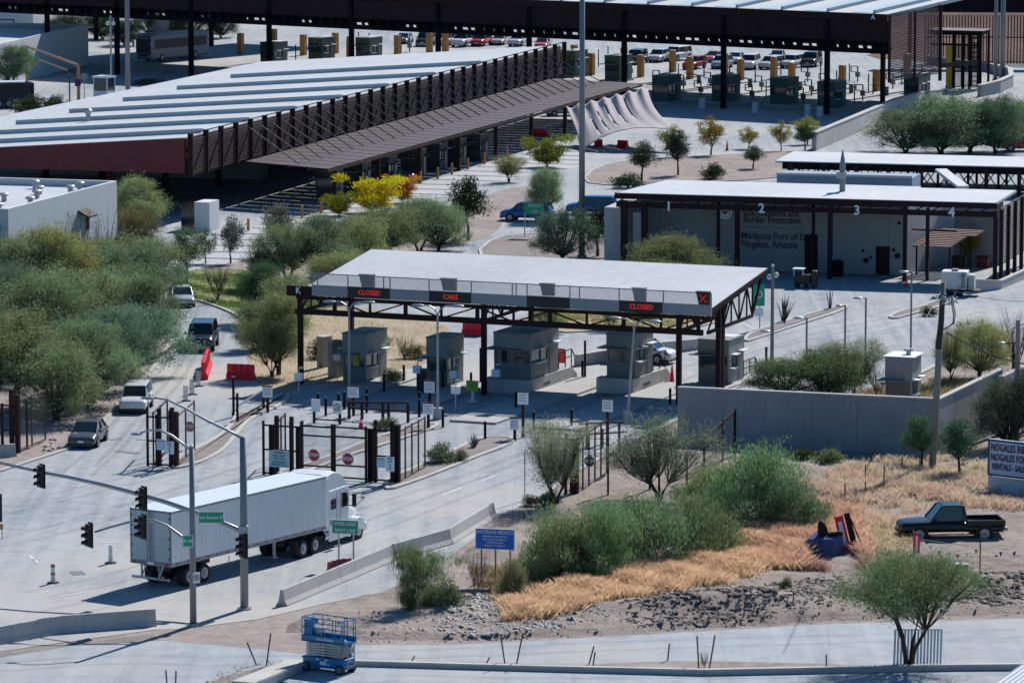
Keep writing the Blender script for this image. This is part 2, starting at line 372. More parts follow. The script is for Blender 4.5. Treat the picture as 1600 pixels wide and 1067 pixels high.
sheet('planted_island', [(422,744),(470,728),(520,712),(560,694),(590,683),(640,668),(680,662),(690,667),(640,684),(600,697),(540,716),(500,732),(467,746)], .02, M_gravel, kerb=(.13,.28), smooth=1)
sheet('planted_island', [(607,768),(596,760),(606,748),(640,735),(700,708),(745,686),(775,683),(808,686),(800,696),(740,718),(700,735),(650,754)], .02, M_gravel, kerb=(.13,.28), smooth=1)
sheet('lawn', [(255,478),(262,440),(290,425),(330,420),(400,425),(450,440),(450,500),(440,540),(400,560),(392,520),(375,498),(350,485),(300,468)], .02, M_lawn, kerb=(.12,.25), smooth=1)
sheet('dirt_ground', [(395,530),(450,470),(560,480),(700,505),(700,520),(680,560),(640,580),(560,600),(480,600),(430,620),(400,600),(385,560)], .026, M_tan, smooth=1)
sheet('dirt_ground', [(300,440),(240,380),(300,385),(470,370),(620,345),(700,330),(770,300),(830,290),(870,300),(800,330),(770,370),(730,380),(640,410),(560,445),(440,470),(400,440),(350,425)], .024, M_dirt, smooth=1)
sheet('banded_pavement', [(300,425),(345,415),(420,400),(500,370),(560,345),(650,318),(700,305),(760,290),(830,272),(905,262),(905,235),(830,238),(760,256),(700,276),(600,300),(500,330),(400,355),(300,385),(240,400)], .028, M_pav)
sheet('dirt_island', [(770,372),(830,366),(960,372),(985,382),(965,402),(880,412),(780,408),(740,398)], .02, M_gravel, kerb=(.12,.25), smooth=1)
sheet('dirt_ground', [(905,285),(930,262),(980,252),(1060,247),(1280,236),(1290,262),(1230,280),(960,292)], .02, M_dirt, kerb=(.1,.2), smooth=1)
sheet('median', [(1160,528),(1185,515),(1290,484),(1330,476),(1322,486),(1240,512),(1180,532),(1165,536)], .02, M_gravel, kerb=(.13,.28), smooth=1)
sheet('median', [(1385,497),(1400,489),(1440,480),(1470,472),(1500,466),(1475,480),(1420,494),(1400,500)], .02, M_gravel, kerb=(.13,.28), smooth=1)
sheet('dirt_ground', [(800,497),(900,480),(1010,480),(1100,492),(1140,500),(1060,520),(960,517),(860,522)], .02, M_tan, kerb=(.1,.2), smooth=1)
kerbline([(1900,455),(1600,505),(1465,571),(1437,585),(1380,600)], w=.35)
# lane stripes, stop bars, drains
def stripe(a, b, w=.14, m=None, name='lane_marking', z=.03):
    A = Vector(gp(*a)[:2]); B = Vector(gp(*b)[:2]); d = (B-A).normalized(); n = Vector((-d.y, d.x))*w/2
    return MB().quad((A.x-n.x, A.y-n.y, z), (B.x-n.x, B.y-n.y, z), (B.x+n.x, B.y+n.y, z), (A.x+n.x, A.y+n.y, z)).build(name, m or M_paint)
lm = MB()
def st(a, b, w=.14, z=.034):
    A = Vector(gp(*a)[:2]); B = Vector(gp(*b)[:2]); d = (B-A).normalized(); n = Vector((-d.y, d.x))*w/2
    lm.quad((A.x-n.x, A.y-n.y, z), (B.x-n.x, B.y-n.y, z), (B.x+n.x, B.y+n.y, z), (A.x+n.x, A.y+n.y, z))
for a, b in [((170,684),(186,682)),((45,876),(75,871)),((140,849),(190,848)),((322,737),(334,738)),((345,739),(354,740)),((357,740),(366,741)),((80,935),(135,925)),((130,942),(170,925)),((690,775),(722,762)),((745,754),(775,744)),((45,868),(60,880)),((1180,516),(1160,505))]: st(a, b, .16)
for x in range(0, 560, 60): st((1140+x*.62, 590-x*.2), (1170+x*.62, 583-x*.2), .12)
lm.build('lane_marking', M_paint)['kind'] = 'structure'
dm = MB()
def slotq(a, b, w, z=.038):
    A = Vector(gp(*a)[:2]); B = Vector(gp(*b)[:2]); d = (B-A).normalized(); n = Vector((-d.y, d.x))*w/2
    dm.quad((A.x-n.x, A.y-n.y, z), (B.x-n.x, B.y-n.y, z), (B.x+n.x, B.y+n.y, z), (A.x+n.x, A.y+n.y, z))
for a, b, w_ in [((182,705),(215,709),.5),((172,688),(190,686),.3),((213,687),(228,688),.25),((111,896),(131,895),1.1),((470,910),(482,907),.4),((355,518),(378,517),.4),((237,577),(246,578),.5),((178,634),(186,634),.5)]: slotq(a, b, w_)
dm.build('drain_cover', M_grey)['kind'] = 'structure'
# ---------------------------------------------------------------- vegetation prototypes
def leafcloud(cl, nper, ls, asp, flat=.7, droop=0.0, shell=.5, rng=None, upright=0.0):
    """cl: list of (x,y,z,r); returns verts, quads of small leaf faces"""
    V = []; Q = []; b = 0
    for (x, y, z, r) in cl:
        n = int(nper*(r**1.6)); 
        d = rng.normal(size=(n, 3)); d /= np.linalg.norm(d, axis=1)[:, None]
        rad = r*(shell+(1.2-shell)*rng.random(n)**.7); rad *= 1+.38*np.sin(d[:, 0]*5+x*3)*np.cos(d[:, 1]*6+y*2)+.2*np.sin(d[:, 2]*9+x*5)
        c = d*rad[:, None]; c[:, 2] *= flat; c += (x, y, z)
        c[:, 2] -= droop*np.abs(d[:, :2]).sum(1)*.2*r
        a = rng.normal(size=(n, 3)); 
        if upright: a[:, 2] = np.abs(a[:, 2])+upright; a[:, :2] += d[:, :2]*.6
        a /= np.linalg.norm(a, axis=1)[:, None]
        e = np.cross(a, rng.normal(size=(n, 3))); e /= np.linalg.norm(e, axis=1)[:, None]
        L = ls*(.5+rng.random(n))[:, None]
        v = np.stack([c-a*L, c+e*L*asp, c+a*L, c-e*L*asp], 1).reshape(-1, 3)
        V.append(v); Q.append(np.arange(n*4).reshape(n, 4)+b); b += n*4
    return np.concatenate(V), np.concatenate(Q)
def limbs(mb, base, cl, r0, rng, frac=.8, bend=.5, n=5, stems=1, spread=.15, twigs=2):
    cl = list(cl); rng.shuffle(cl); k = max(1, int(len(cl)*frac))
    sb = []
    for s in range(stems):
        a = 2*pi*s/stems+rng.random()*2; h = base*(.7+.6*rng.random())
        p = (cos(a)*spread*base, sin(a)*spread*base, h)
        mb.tube([(cos(a)*r0*.6, sin(a)*r0*.6, -.1), (cos(a)*spread*base*.35, sin(a)*spread*base*.35, h*.5), p], [r0*1.25/stems**.35, r0/stems**.3, r0*.8/stems**.3], 7); sb.append(p)
    for (x, y, z, r) in cl[:k]:
        p = min(sb, key=lambda q: (q[0]-x)**2+(q[1]-y)**2+rng.random()*2)
        m = (p[0]+(x-p[0])*bend+rng.normal()*.12, p[1]+(y-p[1])*bend+rng.normal()*.12, p[2]+(z-p[2])*(.45+rng.normal()*.06))
        rr = r0*.42/stems**.3
        mb.tube([p, m, (x, y, z), (x*1.06+rng.normal()*.1, y*1.06+rng.normal()*.1, z+r*.5)], [rr, rr*.6, rr*.3, rr*.1], 5)
        for _ in range(twigs):
            e = rng.normal(size=3)*r*.6; mb.tube([m, (x+e[0], y+e[1], z+abs(e[2])*.7)], [rr*.4, rr*.1], 4)
PROTO = {}
def mkproto(kind, W, Ht, base, ncl, rcl, nper, ls, asp, seed, stems=1, spread=.15, r0=.16, shape='umb', flat=.7, leafm=None, frac=.6, upright=0, shell=.5, twigs=2, barkm=None, zb=None):
    rng = np.random.default_rng(seed); cl = []; Rr = W/2-rcl*.55
    tries = 0
    while len(cl) < ncl and tries < 9999:
        tries += 1
        a = rng.random()*2*pi; q = rng.random()**.5; h = rng.random()
        if shape == 'umb': rad = Rr*q*(1-.55*h**2)*(.75+.25*min(1, h*4)); z = base+rcl*.6+(Ht-base-rcl*1.2)*h
        elif shape == 'round': rad = Rr*q*math.sqrt(max(0, 1-(2*h-1)**2)); z = base+rcl*.6+(Ht-base-rcl*1.2)*h
        elif shape == 'vase': rad = Rr*q*(.35+.65*h); z = base+rcl*.5+(Ht-base-rcl)*h
        else: rad = Rr*q*math.sqrt(1-h**2*.85); z = rcl*.5+(Ht-rcl)*h
        asym = 1+.22*sin(a*2+seed)+.12*sin(a*3+seed*2)
        p = (cos(a)*rad*asym, sin(a)*rad*asym, z, rcl*(.5+.8*rng.random()))
        if all((p[0]-o[0])**2+(p[1]-o[1])**2+(p[2]-o[2])**2 > (rcl*.55)**2 for o in cl) or tries > 3000: cl.append(p)
    root = bpy.data.objects.new('proto', None)
    V, Q = leafcloud(cl, nper, ls, asp, flat, 0, shell, rng, upright)
    V[:, 2] = np.maximum(V[:, 2], .02)
    me = npmesh('crown', V, Q, leafm or M_leaf)
    mb = MB(); limbs(mb, base if base > .2 else .25, cl, r0, rng, frac, .5, 5, stems, spread, twigs)
    tr = mb.build('trunk', barkm or M_bark, smooth=True)
    bpy.data.objects.remove(root)
    md, mt_ = me.data, tr.data; bpy.data.objects.remove(me); bpy.data.objects.remove(tr)
    PROTO[kind] = (md, mt_, W, Ht)
mkproto('mesq1', 6.6, 5.2, 1.3, 66, .80, 900, .075, .22, 1, stems=2, spread=.3, shell=.12, frac=.8)
mkproto('mesq2', 7.0, 5.4, 1.4, 68, .84, 850, .075, .22, 2, stems=3, spread=.35, shell=.12, frac=.8)
mkproto('mesq3', 6.4, 5.0, .45, 62, .80, 850, .075, .22, 3, stems=3, spread=.5, shell=.12, frac=.8)
mkproto('open1', 6.0, 4.8, 1.1, 64, .78, 720, .06, .22, 4, stems=4, spread=.45, r0=.13, shape='vase', frac=1, twigs=3, shell=.2)
mkproto('open2', 6.2, 4.8, 1.1, 64, .80, 720, .06, .22, 5, stems=4, spread=.5, r0=.12, shape='umb', frac=1, twigs=4, shell=.2)
mkproto('fore', 7.6, 5.2, 2.3, 90, .85, 900, .055, .2, 6, stems=5, spread=.42, r0=.15, shape='umb', frac=.9, twigs=3, shell=.15)
mkproto('round1', 2.3, 3.2, .9, 18, .5, 900, .065, .4, 7, r0=.07, shape='round', leafm=M_leafd)
mkproto('round2', 3.4, 4.0, 1.1, 24, .65, 700, .07, .4, 8, r0=.10, shape='round', leafm=M_leafd)
mkproto('bush1', 5.0, 3.0, .1, 40, .8, 620, .10, .16, 9, stems=5, spread=2, r0=.05, shape='dome', frac=.4, upright=1.4, shell=.3)
mkproto('bush2', 6.0, 3.4, .1, 50, .85, 620, .10, .16, 10, stems=6, spread=2, r0=.05, shape='dome', frac=.4, upright=1.4, shell=.3)
mkproto('small', 1.6, 1.0, .05, 12, .35, 1500, .06, .3, 11, stems=3, spread=.3, r0=.025, shape='dome', leafm=M_leafd)
mkproto('flame', 3.0, 2.6, .3, 26, .42, 1300, .06, .45, 12, stems=3, spread=.4, r0=.05, shape='vase', upright=.6, shell=.2, leafm=M_leafd)
mkproto('bare', 5.0, 4.6, .9, 34, .6, 60, .05, .3, 13, stems=4, spread=.5, r0=.12, shape='vase', frac=1, twigs=6, barkm=M_twig)
mkproto('broom', 3.6, 3.2, .1, 30, .6, 700, .12, .09, 14, stems=7, spread=1.6, r0=.04, shape='vase', frac=.9, upright=2.2, shell=.1)
G1, G2, G3, G4 = (.27,.34,.165), (.21,.31,.175), (.34,.385,.16), (.16,.24,.14)
GB, GY, GO, GD = (.11,.19,.085), (.55,.40,.03), (.55,.24,.04), (.05,.075,.045)
def plant(kind, px, py, wpx, top, label, col=G1, name='mesquite_tree', cat='tree', rot=None, group=None, hs=1.0):
    cr, tr, W, Ht = PROTO[kind]; x, y, _ = gp(px, py)
    s = wpx/sc(py)/W; h = max(.3, (zat(y, top)))*hs/Ht
    r = thing(name, label, cat, loc=(x, y, 0), ang=rot if rot is not None else random.uniform(0, 360), group=group)
    r.scale = (s, s, h)
    a = bpy.data.objects.new('crown', cr); b = bpy.data.objects.new('trunk', tr)
    for o in (a, b): COL.objects.link(o); o.parent = r
    f = random.uniform(.78, 1.2); g_ = random.uniform(.9, 1.12); a.color = (col[0]*f*g_, col[1]*f, col[2]*f/g_, 1)
    return r
LEFT = 'mesquite trees massed left of the exit road'
for i, (x, y, wd, tp, kd, c, lb) in enumerate([
    (25,640,190,480,'mesq1',G1,'broad mesquite at the left photo edge behind the mesh gate leaf'),
    (88,655,170,520,'mesq3',G1,'grey green mesquite leaning just right of the left mesh gate'),
    (142,632,165,500,'mesq2',G1,'mesquite with forked dark trunk beside the white SUV'),
    (165,608,150,480,'mesq1',G2,'mesquite second in line up the kerb from the white SUV'),
    (208,585,150,465,'mesq3',G2,'mesquite on the verge between white SUV and black SUV'),
    (228,558,130,430,'mesq2',G4,'dark mesquite on the kerb bend level with the black SUV'),
    (60,575,200,430,'mesq2',G2,'wide mesquite deep in the left thicket below the dark patch'),
    (125,545,200,415,'mesq1',G1,'olive mesquite in the heart of the left thicket'),
    (185,522,170,405,'mesq3',G1,'mesquite crown left of the silver car bonnet'),
    (215,490,140,385,'mesq2',G2,'mesquite hiding the rear of the silver car'),
    (20,530,170,400,'mesq3',G4,'shaded mesquite low on the left edge of the thicket'),
    (85,490,190,375,'mesq1',G2,'blue green mesquite near the thicket top below the white building'),
    (150,470,170,372,'mesq2',G1,'mesquite in the thicket under the brown bare tree'),
    (10,505,170,362,'mesq1',G1,'mesquite below the corner of the white roofed building'),
    (215,455,150,360,'mesq3',G1,'mesquite at the thicket top beside the lone straight trunk'),
    (75,500,150,352,'mesq2',G3,'yellowish mesquite against the white building wall'),
    (0,600,150,470,'mesq3',G2,'half cut off mesquite at the left margin')]):
    plant(kd, x, y, wd*1.18, tp, lb, c, group=LEFT)
plant('bare', 150,462,140,322,'brown nearly bare mesquite in front of the white building', (.20,.15,.09))
plant('mesq2', 215,365,120,277,'tall mesquite at the right end of the white building', G3)
plant('mesq1', 205,432,110,322,'olive mesquite leaning on the white wall below the taller one', (.17,.165,.08))
plant('round2', 293,447,62,352,'lone tree with straight dark trunk above the silver car', G2, 'shade_tree')
plant('round1', 322,412,36,356,'slim young round tree between two larger ones by the paving', G4, 'young_tree')
plant('round1', 361,412,46,337,'round dark leafy tree beside the banded paving', (.12,.15,.115), 'young_tree')
plant('bare', 340,471,66,404,'leaning crooked tree on the lawn', (.10,.09,.06), 'crooked_tree')
plant('round2', 437,400,64,315,'greyish shade tree near the dark canopy posts', (.15,.17,.13), 'shade_tree')
plant('round2', 405,452,50,392,'dark green bush tree on the lawn edge', GD, 'shade_tree')
MID = 'mesquite trees between the paving and the booth canopy'
for x, y, wd, tp, kd, c, lb in [
    (450,450,110,345,'mesq1',G1,'mesquite above the lawn left of the middle thicket'),
    (505,445,120,335,'mesq2',G2,'mesquite in front of the yellow shrub foot'),
    (560,430,130,328,'mesq3',G3,'mesquite directly above the white roof corner'),
    (610,412,130,318,'mesq1',G1,'mesquite in the middle of the central thicket'),
    (655,400,120,308,'mesq2',G2,'mesquite right of centre in the central thicket'),
    (685,392,90,310,'mesq3',G2,'mesquite at the right end of the central thicket'),
    (530,470,110,385,'mesq3',G1,'mesquite touching the left roof edge of the booth canopy'),
    (415,505,100,410,'mesq2',GB,'bright green mesquite above the K sign'),
    (455,520,100,425,'mesq1',G1,'mesquite behind the K sign post'),
    (405,545,80,460,'mesq3',G2,'mesquite on the right kerb of the exit road bend')]:
    plant(kd, x, y, wd*1.2, tp, lb, c, group=MID)
plant('mesq2', 436,586,120,455,'mesquite with a fan of black stems beside the first booth', G1)
plant('open2', 425,590,90,490,'thin leaved mesquite leaning over the red barrier', G1)
plant('round2', 733,376,78,272,'dark umbrella shaped tree beside the striped paving', GD, 'shade_tree')
plant('mesq1', 853,345,80,258,'feathery tree left of the tall mast above the blue car', G2)
plant('mesq3', 880,408,112,318,'spreading tree in front of the blue car', G4)
plant('round2', 935,402,80,318,'dark leafy tree right of the tall mast', (.05,.08,.04), 'shade_tree')
plant('mesq2', 1050,452,190,368,'bright olive tree rising behind the white booth roof', (.27,.30,.13))
plant('mesq3', 1415,240,150,165,'leftmost mesquite on the slope behind the far right roof', G1)
plant('mesq3', 1470,242,170,140,'tallest mesquite on the slope below the yellow pillar', G1)
plant('mesq3', 1515,238,150,150,'mesquite in the middle of the right slope', G2)
plant('mesq3', 1555,240,130,140,'shaded mesquite on the right slope near the photo edge', G4)
plant('mesq3', 1600,225,90,150,'mesquite cut by the right photo edge on the slope', G2)
plant('mesq3', 1225,622,140,552,'leftmost green tree behind the concrete retaining wall', (.20,.26,.12))
plant('mesq3', 1290,625,170,538,'bushy green tree behind the middle of the retaining wall', (.19,.26,.11))
plant('open1', 1335,622,110,530,'sparse tree behind the wall left of the small kiosk', G3)
plant('bare', 1372,625,60,565,'twiggy tree against the left side of the kiosk', (.13,.15,.08))
plant('open2', 1485,600,80,505,'sparse tree right of the utility pole behind the wall', G3)
plant('mesq3', 1530,590,110,490,'green brown tree near the right photo edge behind the sloping wall', G3)
plant('bare', 1585,585,90,480,'dry twiggy tree at the right photo edge', (.20,.17,.09))
plant('mesq3', 1575,700,150,578,'large dark tree over the painted billboard', (.12,.165,.11))
plant('mesq1', 1625,700,140,565,'dark tree cut by the right photo edge above the billboard', (.10,.14,.09))
plant('round2', 1440,735,72,646,'glossy green tree left of the utility pole foot', (.10,.19,.10), 'shade_tree')
plant('round2', 1500,750,76,652,'dark green tree right of the utility pole foot', (.08,.145,.08), 'shade_tree')
plant('open1', 868,792,150,658,'multi stemmed pale mesquite by the road beside the steel gate', (.33,.36,.22), rot=20)
plant('open2', 1030,785,185,640,'wide pale mesquite in front of the retaining wall corner', (.33,.365,.22), rot=70)
plant('fore', 1420,1044,258,855,'large multi stemmed palo verde standing alone at the bottom right', (.22,.30,.13), 'palo_verde_tree', rot=25)
for x, y, wd, tp, kd, c, lb in [
    (1185,820,200,698,'bush2',(.16,.27,.125),'largest dark green broom bush below the retaining wall'),
    (1120,802,135,728,'bush1',(.20,.29,.135),'green bush just left of the largest one'),
    (1235,832,125,752,'bush1',(.18,.27,.135),'green bush on the right flank of the largest bush beside red grass'),
    (1090,872,165,778,'bush2',(.20,.28,.14),'broad broom bush above the orange grass band'),
    (1010,886,165,780,'bush1',(.18,.27,.135),'broom bush in the middle of the long green thicket'),
    (940,902,155,786,'bush2',(.22,.32,.13),'tall broom bush with lighter green top in the thicket'),
    (870,906,145,800,'bush1',(.20,.28,.13),'leftmost broom bush of the thicket beside the blue sign'),
    (905,912,70,855,'small',(.10,.085,.05),'brownish scrub at the foot of the green thicket')]:
    plant(kd, x, y, wd, tp, lb, c, 'desert_bush', 'bush', group='broom bushes on the dirt bank')
plant('broom', 640,962,80,852,'upright feathery broom bush left of its bushier neighbour', (.16,.24,.12), 'desert_bush', 'bush')
plant('broom', 672,956,110,862,'wide broom bush with bare stems near the concrete barrier end', (.20,.29,.135), 'desert_bush', 'bush')
plant('small', 700,960,60,905,'pale green scrub at the right foot of the broom bush', (.20,.24,.12), 'desert_bush', 'bush')
plant('bare', 745,935,50,850,'leafless twiggy shrub under the blue sign', (.14,.12,.08), 'bare_shrub', 'bush')
plant('bush1', 802,938,48,876,'pale tipped cholla like shrub at the right post of the blue sign', (.26,.29,.17), 'desert_bush', 'bush')
plant('small', 1131,890,32,868,'small bright green ball bush in the orange grass', (.17,.30,.05), 'desert_bush', 'bush')
plant('small', 1229,926,24,900,'small lone green tuft on the bare dirt bank', (.16,.24,.08), 'desert_bush', 'bush')
plant('small', 1295,728,60,700,'green scrub at the foot of the retaining wall', (.20,.27,.11), 'desert_bush', 'bush')
plant('small', 1255,722,60,700,'darker scrub hugging the shaded retaining wall', (.07,.11,.05), 'desert_bush', 'bush')
plant('round2', 1060,275,48,203,'dark conical tree beside the red barrier right of the sail', (.05,.085,.055), 'shade_tree')
plant('round2', 1002,284,56,219,'dark bushy tree under the sail front corner', (.07,.10,.065), 'shade_tree')
plant('round2', 1176,265,42,227,'dark green bush tree above the numbered canopy roof', (.06,.11,.05), 'shade_tree')
plant('small', 1115,281,44,254,'low green shrub on the dirt above the numbered canopy', (.08,.12,.05), 'desert_bush', 'bush')
plant('small', 983,294,56,270,'dark low shrub at the roof corner of the numbered canopy', (.06,.09,.05), 'desert_bush', 'bush')
plant('round2', 1258,236,40,195,'dark green bush at the end of the curving wall', (.05,.10,.04), 'shade_tree')
for x, y, wd, tp, lb, c in [(1052,246,40,196,'yellow green young tree in front of the red barrier', (.30,.30,.06)),(1110,243,46,182,'tallest yellow orange young tree right of the sail', (.38,.30,.05)),(1169,233,34,198,'small yellow young tree third from the sail', (.34,.31,.05)),(1221,236,32,190,'slim yellow young tree fourth from the sail', (.38,.34,.05)),(1262,226,38,183,'bright yellow young tree above the dark bush', (.45,.40,.04))]:
    plant('round1', x, y, wd, tp, lb, c, 'young_tree')
plant('flame', 530,338,62,300,'greenish yellow shrub left of the brightest yellow one', (.36,.36,.04), 'yellow_shrub', 'shrub')
plant('flame', 580,334,110,272,'brilliant yellow shrub beside the striped paving', (.72,.64,.03), 'yellow_shrub', 'shrub')
plant('flame', 628,318,56,272,'orange shrub at the right end of the yellow ones', (.58,.28,.05), 'orange_shrub', 'shrub')
plant('flame', 855,262,84,210,'yellow and green tree below the red barrier near the sail', (.26,.30,.05), 'yellow_shrub', 'shrub')
plant('open1', 795,285,66,243,'small thin leaved shrub left of the yellow green tree', (.26,.28,.10), 'desert_bush', 'bush')
plant('small', 690,724,56,690,'rounded blue green shrub on the planted island', (.15,.20,.11), 'desert_bush', 'bush')
plant('small', 720,722,30,700,'dry yellowish scrub beside the blue green island shrub', (.26,.24,.13), 'desert_bush', 'bush')
plant('small', 605,672,50,652,'low green shrub behind the stop sign gate', (.12,.16,.09), 'desert_bush', 'bush')
plant('bare', 632,560,46,520,'dry brown bush between the first two booths', (.15,.12,.07), 'bare_shrub', 'bush')
for x, y, wd, tp, lb in [(612,598,40,575,'low dry scrub right of the first booth'),(650,560,44,538,'tan scrub left of the second booth roof'),(590,545,40,520,'olive scrub behind the first booth roof')]: plant('small', x, y, wd, tp, lb, (.20,.19,.10), 'desert_bush', 'bush')
plant('small', 500,560,50,530,'scrub beside the low brown walls left of the first booth', (.12,.13,.08), 'desert_bush', 'bush')
plant('small', 1450,494,30,478,'small dark shrub in the median below the trailer', (.06,.09,.05), 'desert_bush', 'bush')
plant('small', 860,790,40,765,'grey agave like clump at the foot of the pale mesquite', (.08,.12,.09), 'desert_bush', 'bush')
plant('small', 828,790,30,772,'small grey tuft by the thin road stake', (.14,.15,.10), 'desert_bush', 'bush')
plant('mesq2', 20,140,100,70,'tree between the upper left building and orange frame', G2)
plant('small', 50,180,60,148,'bush beside the dark bus at the upper left', (.10,.15,.07), 'desert_bush', 'bush')
plant('small', 88,176,50,148,'bush left of the orange frame post', (.08,.13,.06), 'desert_bush', 'bush')
plant('small', 235,132,60,122,'low bush behind the roof by the tall mast', (.14,.18,.10), 'desert_bush', 'bush')
plant('mesq1', 110,60,90,22,'dark tree beyond the upper left building', GD)
for x, y, wd, lb in [(195,72,80,'dark tree left of the coach under the far canopy'),(235,58,70,'dark tree behind the coach front'),(300,60,80,'dark tree behind the coach flank'),(345,60,70,'dark tree at the coach tail')]: plant('mesq3', x, y, wd, y-44, lb, (.05,.08,.05))
plant('mesq3', 160,62,80,20,'second dark tree beyond the upper left building', GD)
plant('mesq2', 860,520,70,478,'small tree seen through the roof truss near the third booth', G3)
plant('open1', 955,515,60,470,'sparse small tree through the truss right of the third booth', G3)
plant('small', 1010,500,70,482,'green scrub on the tan island behind the fourth booth', (.12,.17,.06), 'desert_bush', 'bush')
# spiky plants
def spiky(px, py, n, hgt, spread, wd, label, name, m, cat='plant'):
    t = thing(name, label, cat, px, py); mb = MB()
    for i in range(n):
        a = random.uniform(0, 2*pi); s_ = random.random()**.6*spread; h = hgt*random.uniform(.7, 1)*(1-.35*s_/max(spread, .01))
        mb.tube([(cos(a)*.06, sin(a)*.06, -.02), (cos(a)*s_*.5, sin(a)*s_*.5, h*.55), (cos(a)*s_, sin(a)*s_, h)], [wd, wd*.8, wd*.15], 4)
    mb.build('leaf', m, t); t.children[0]['kind'] = 'stuff' if n > 100 else ''
    if n <= 100: del t.children[0]['kind']
    return t
M_agave = mat('agave_leaf', (.10,.15,.12), .7, var=.2); M_agave2 = mat('yucca_leaf', (.17,.21,.13), .7, var=.2); M_oco = mat('ocotillo_cane', (.10,.08,.06), .9, var=.3)
spiky(741,701,46,1.1,.5,.035,'spiky pale yucca on the planted island','yucca_plant',M_agave2)
spiky(852,790,36,.9,.8,.06,'blue agave at the foot of the pale mesquite','agave_plant',M_agave)
spiky(1224,504,14,2.6,1.0,.05,'ocotillo with bare upright canes on the median','ocotillo_plant',M_oco)
spiky(1297,484,10,2.4,.5,.03,'thin sapling canes at the median end','sapling',M_oco)
# ---------------------------------------------------------------- vehicles
def wheel(parent, x, y, r, wd, side, rimm=None, name='wheel'):
    w_ = MB(Matrix.Translation((x, y, r))); w_.tube([(-wd/2, 0, 0), (wd/2, 0, 0)], r, 16)
    o = w_.build(name, M_rubber, parent)
    rr = MB(Matrix.Translation((x, y, r))); s = side*wd/2
    rr.tube([(s*.6, 0, 0), (s+side*.012, 0, 0)], r*.62, 12, 0); rr.tube([(s+side*.012, 0, 0), (s+side*.03, 0, 0)], r*.18, 8, 1)
    rr.build('rim', [rimm or M_gal, M_grey], o); return o
def car(name, label, cat, px, py, heading, kind, color, group=None, loc=None, detail=True):
    """local +y is forward; root at ground centre"""
    t = thing(name, label, cat, px, py, heading, group, loc)
    K = {'sedan': dict(L=4.75, W=1.82, H=1.45, belt=.92, hood=.86, deck=.98, ws=(1.35, .45), rw=(-1.75, -.95), wr=.33, z0=.22),
         'suv': dict(L=4.65, W=1.86, H=1.70, belt=1.05, hood=1.02, deck=1.05, ws=(1.35, .65), rw=(-2.22, -1.95), wr=.36, z0=.26),
         'bigsuv': dict(L=5.2, W=2.04, H=1.90, belt=1.18, hood=1.14, deck=1.18, ws=(1.45, .8), rw=(-2.5, -2.3), wr=.41, z0=.32),
         'pickup': dict(L=5.75, W=1.98, H=1.98, belt=1.16, hood=1.12, deck=1.16, ws=(1.25, .6), rw=(-.75, -.6), wr=.44, z0=.46)}[kind]
    L, W, Hh = K['L'], K['W'], K['H']; f = L/2; b = -L/2; hw = W/2; z0 = K['z0']; bz, hd, dk = K['belt'], K['hood'], K['deck']
    wf, wb = f-.95 if kind != 'pickup' else f-1.0, b+1.0 if kind != 'pickup' else b+1.15; wr = K['wr']
    ws, rw = K['ws'], K['rw']
    # body by stations: (y, zbottom, ztop, halfwidth)
    if kind == 'pickup':
        st_ = [(f, z0+.1, hd-.22, .86), (f-.12, z0, hd-.08, .96), (f-.5, z0, hd-.02, 1), (ws[0]+.05, z0, hd+.03, 1), (rw[0], z0, bz, 1), (rw[0]-.04, z0, .92, 1), (b+.1, z0+.05, .92, .99), (b, z0+.1, .92, .97)]
    else:
        st_ = [(f+.03, z0+.06, hd-.30, .84), (f-.0, z0+.02, hd-.24, .90), (f-.12, z0, hd-.14, .94), (f-.35, z0, hd-.06, .97), (f-.8, z0, hd, 1), (ws[0]+.05, z0, bz-.01, 1), (0, z0, bz, 1.0), (rw[0], z0, dk, 1), (b+.25, z0+.03, dk-.02, .96), (b, z0+.12, dk-.14, .88)]
    mb = MB(); vs = []; fs = []
    for (y, zb, zt, k) in st_:
        h = hw*k
        vs += [(-h*.93, y, zb), (-h, y, zb+(zt-zb)*.35), (-h*.985, y, zb+(zt-zb)*.75), (-h*.90, y, zt), (-h*.45, y, zt+.03), (h*.45, y, zt+.03), (h*.90, y, zt), (h*.985, y, zb+(zt-zb)*.75), (h, y, zb+(zt-zb)*.35), (h*.93, y, zb)]
    n = len(st_)
    for i in range(n-1):
        for k in range(10):
            j = (k+1) % 10; fs.append((i*10+k, i*10+j, (i+1)*10+j, (i+1)*10+k))
    fs.append(tuple(range(10))[::-1]); fs.append(tuple((n-1)*10+k for k in range(10)))
    mb.add(vs, fs)
    body = mb.build('body', M_paintv, t, smooth=True, sub=2); body.color = (*color, 1)
    mb = MB()
    rh = hw*.76; th = hw*.86; rz = Hh
    ry0, ry1 = ws[1], rw[1]
    mb.hexa([(-rh, ry1, rz-.06), (rh, ry1, rz-.06), (rh, ry0, rz-.06), (-rh, ry0, rz-.06)], [(-rh*.93, ry1+.08, rz), (rh*.93, ry1+.08, rz), (rh*.93, ry0-.1, rz), (-rh*.93, ry0-.1, rz)])
    for s in (-1, 1):
        mb.bar((s*th, ws[0], bz-.03), (s*rh*.99, ry0, rz-.04), .07, .06); mb.bar((s*th, rw[0], bz-.03), (s*rh*.99, ry1, rz-.04), .13, .1)
        mid = (ws[1]+rw[1])/2 if kind != 'pickup' else rw[1]+.05
        mb.bar((s*(th+.005), mid, bz-.03), (s*rh, mid, rz-.04), .09, .05)
        if kind in ('suv', 'bigsuv'): mb.bar((s*(th+.005), -1.35, bz-.03), (s*rh, -1.3, rz-.04), .12, .05)
    body = mb.build('roof', M_paintv, t, smooth=False, bevel=.05); body.color = (*color, 1)
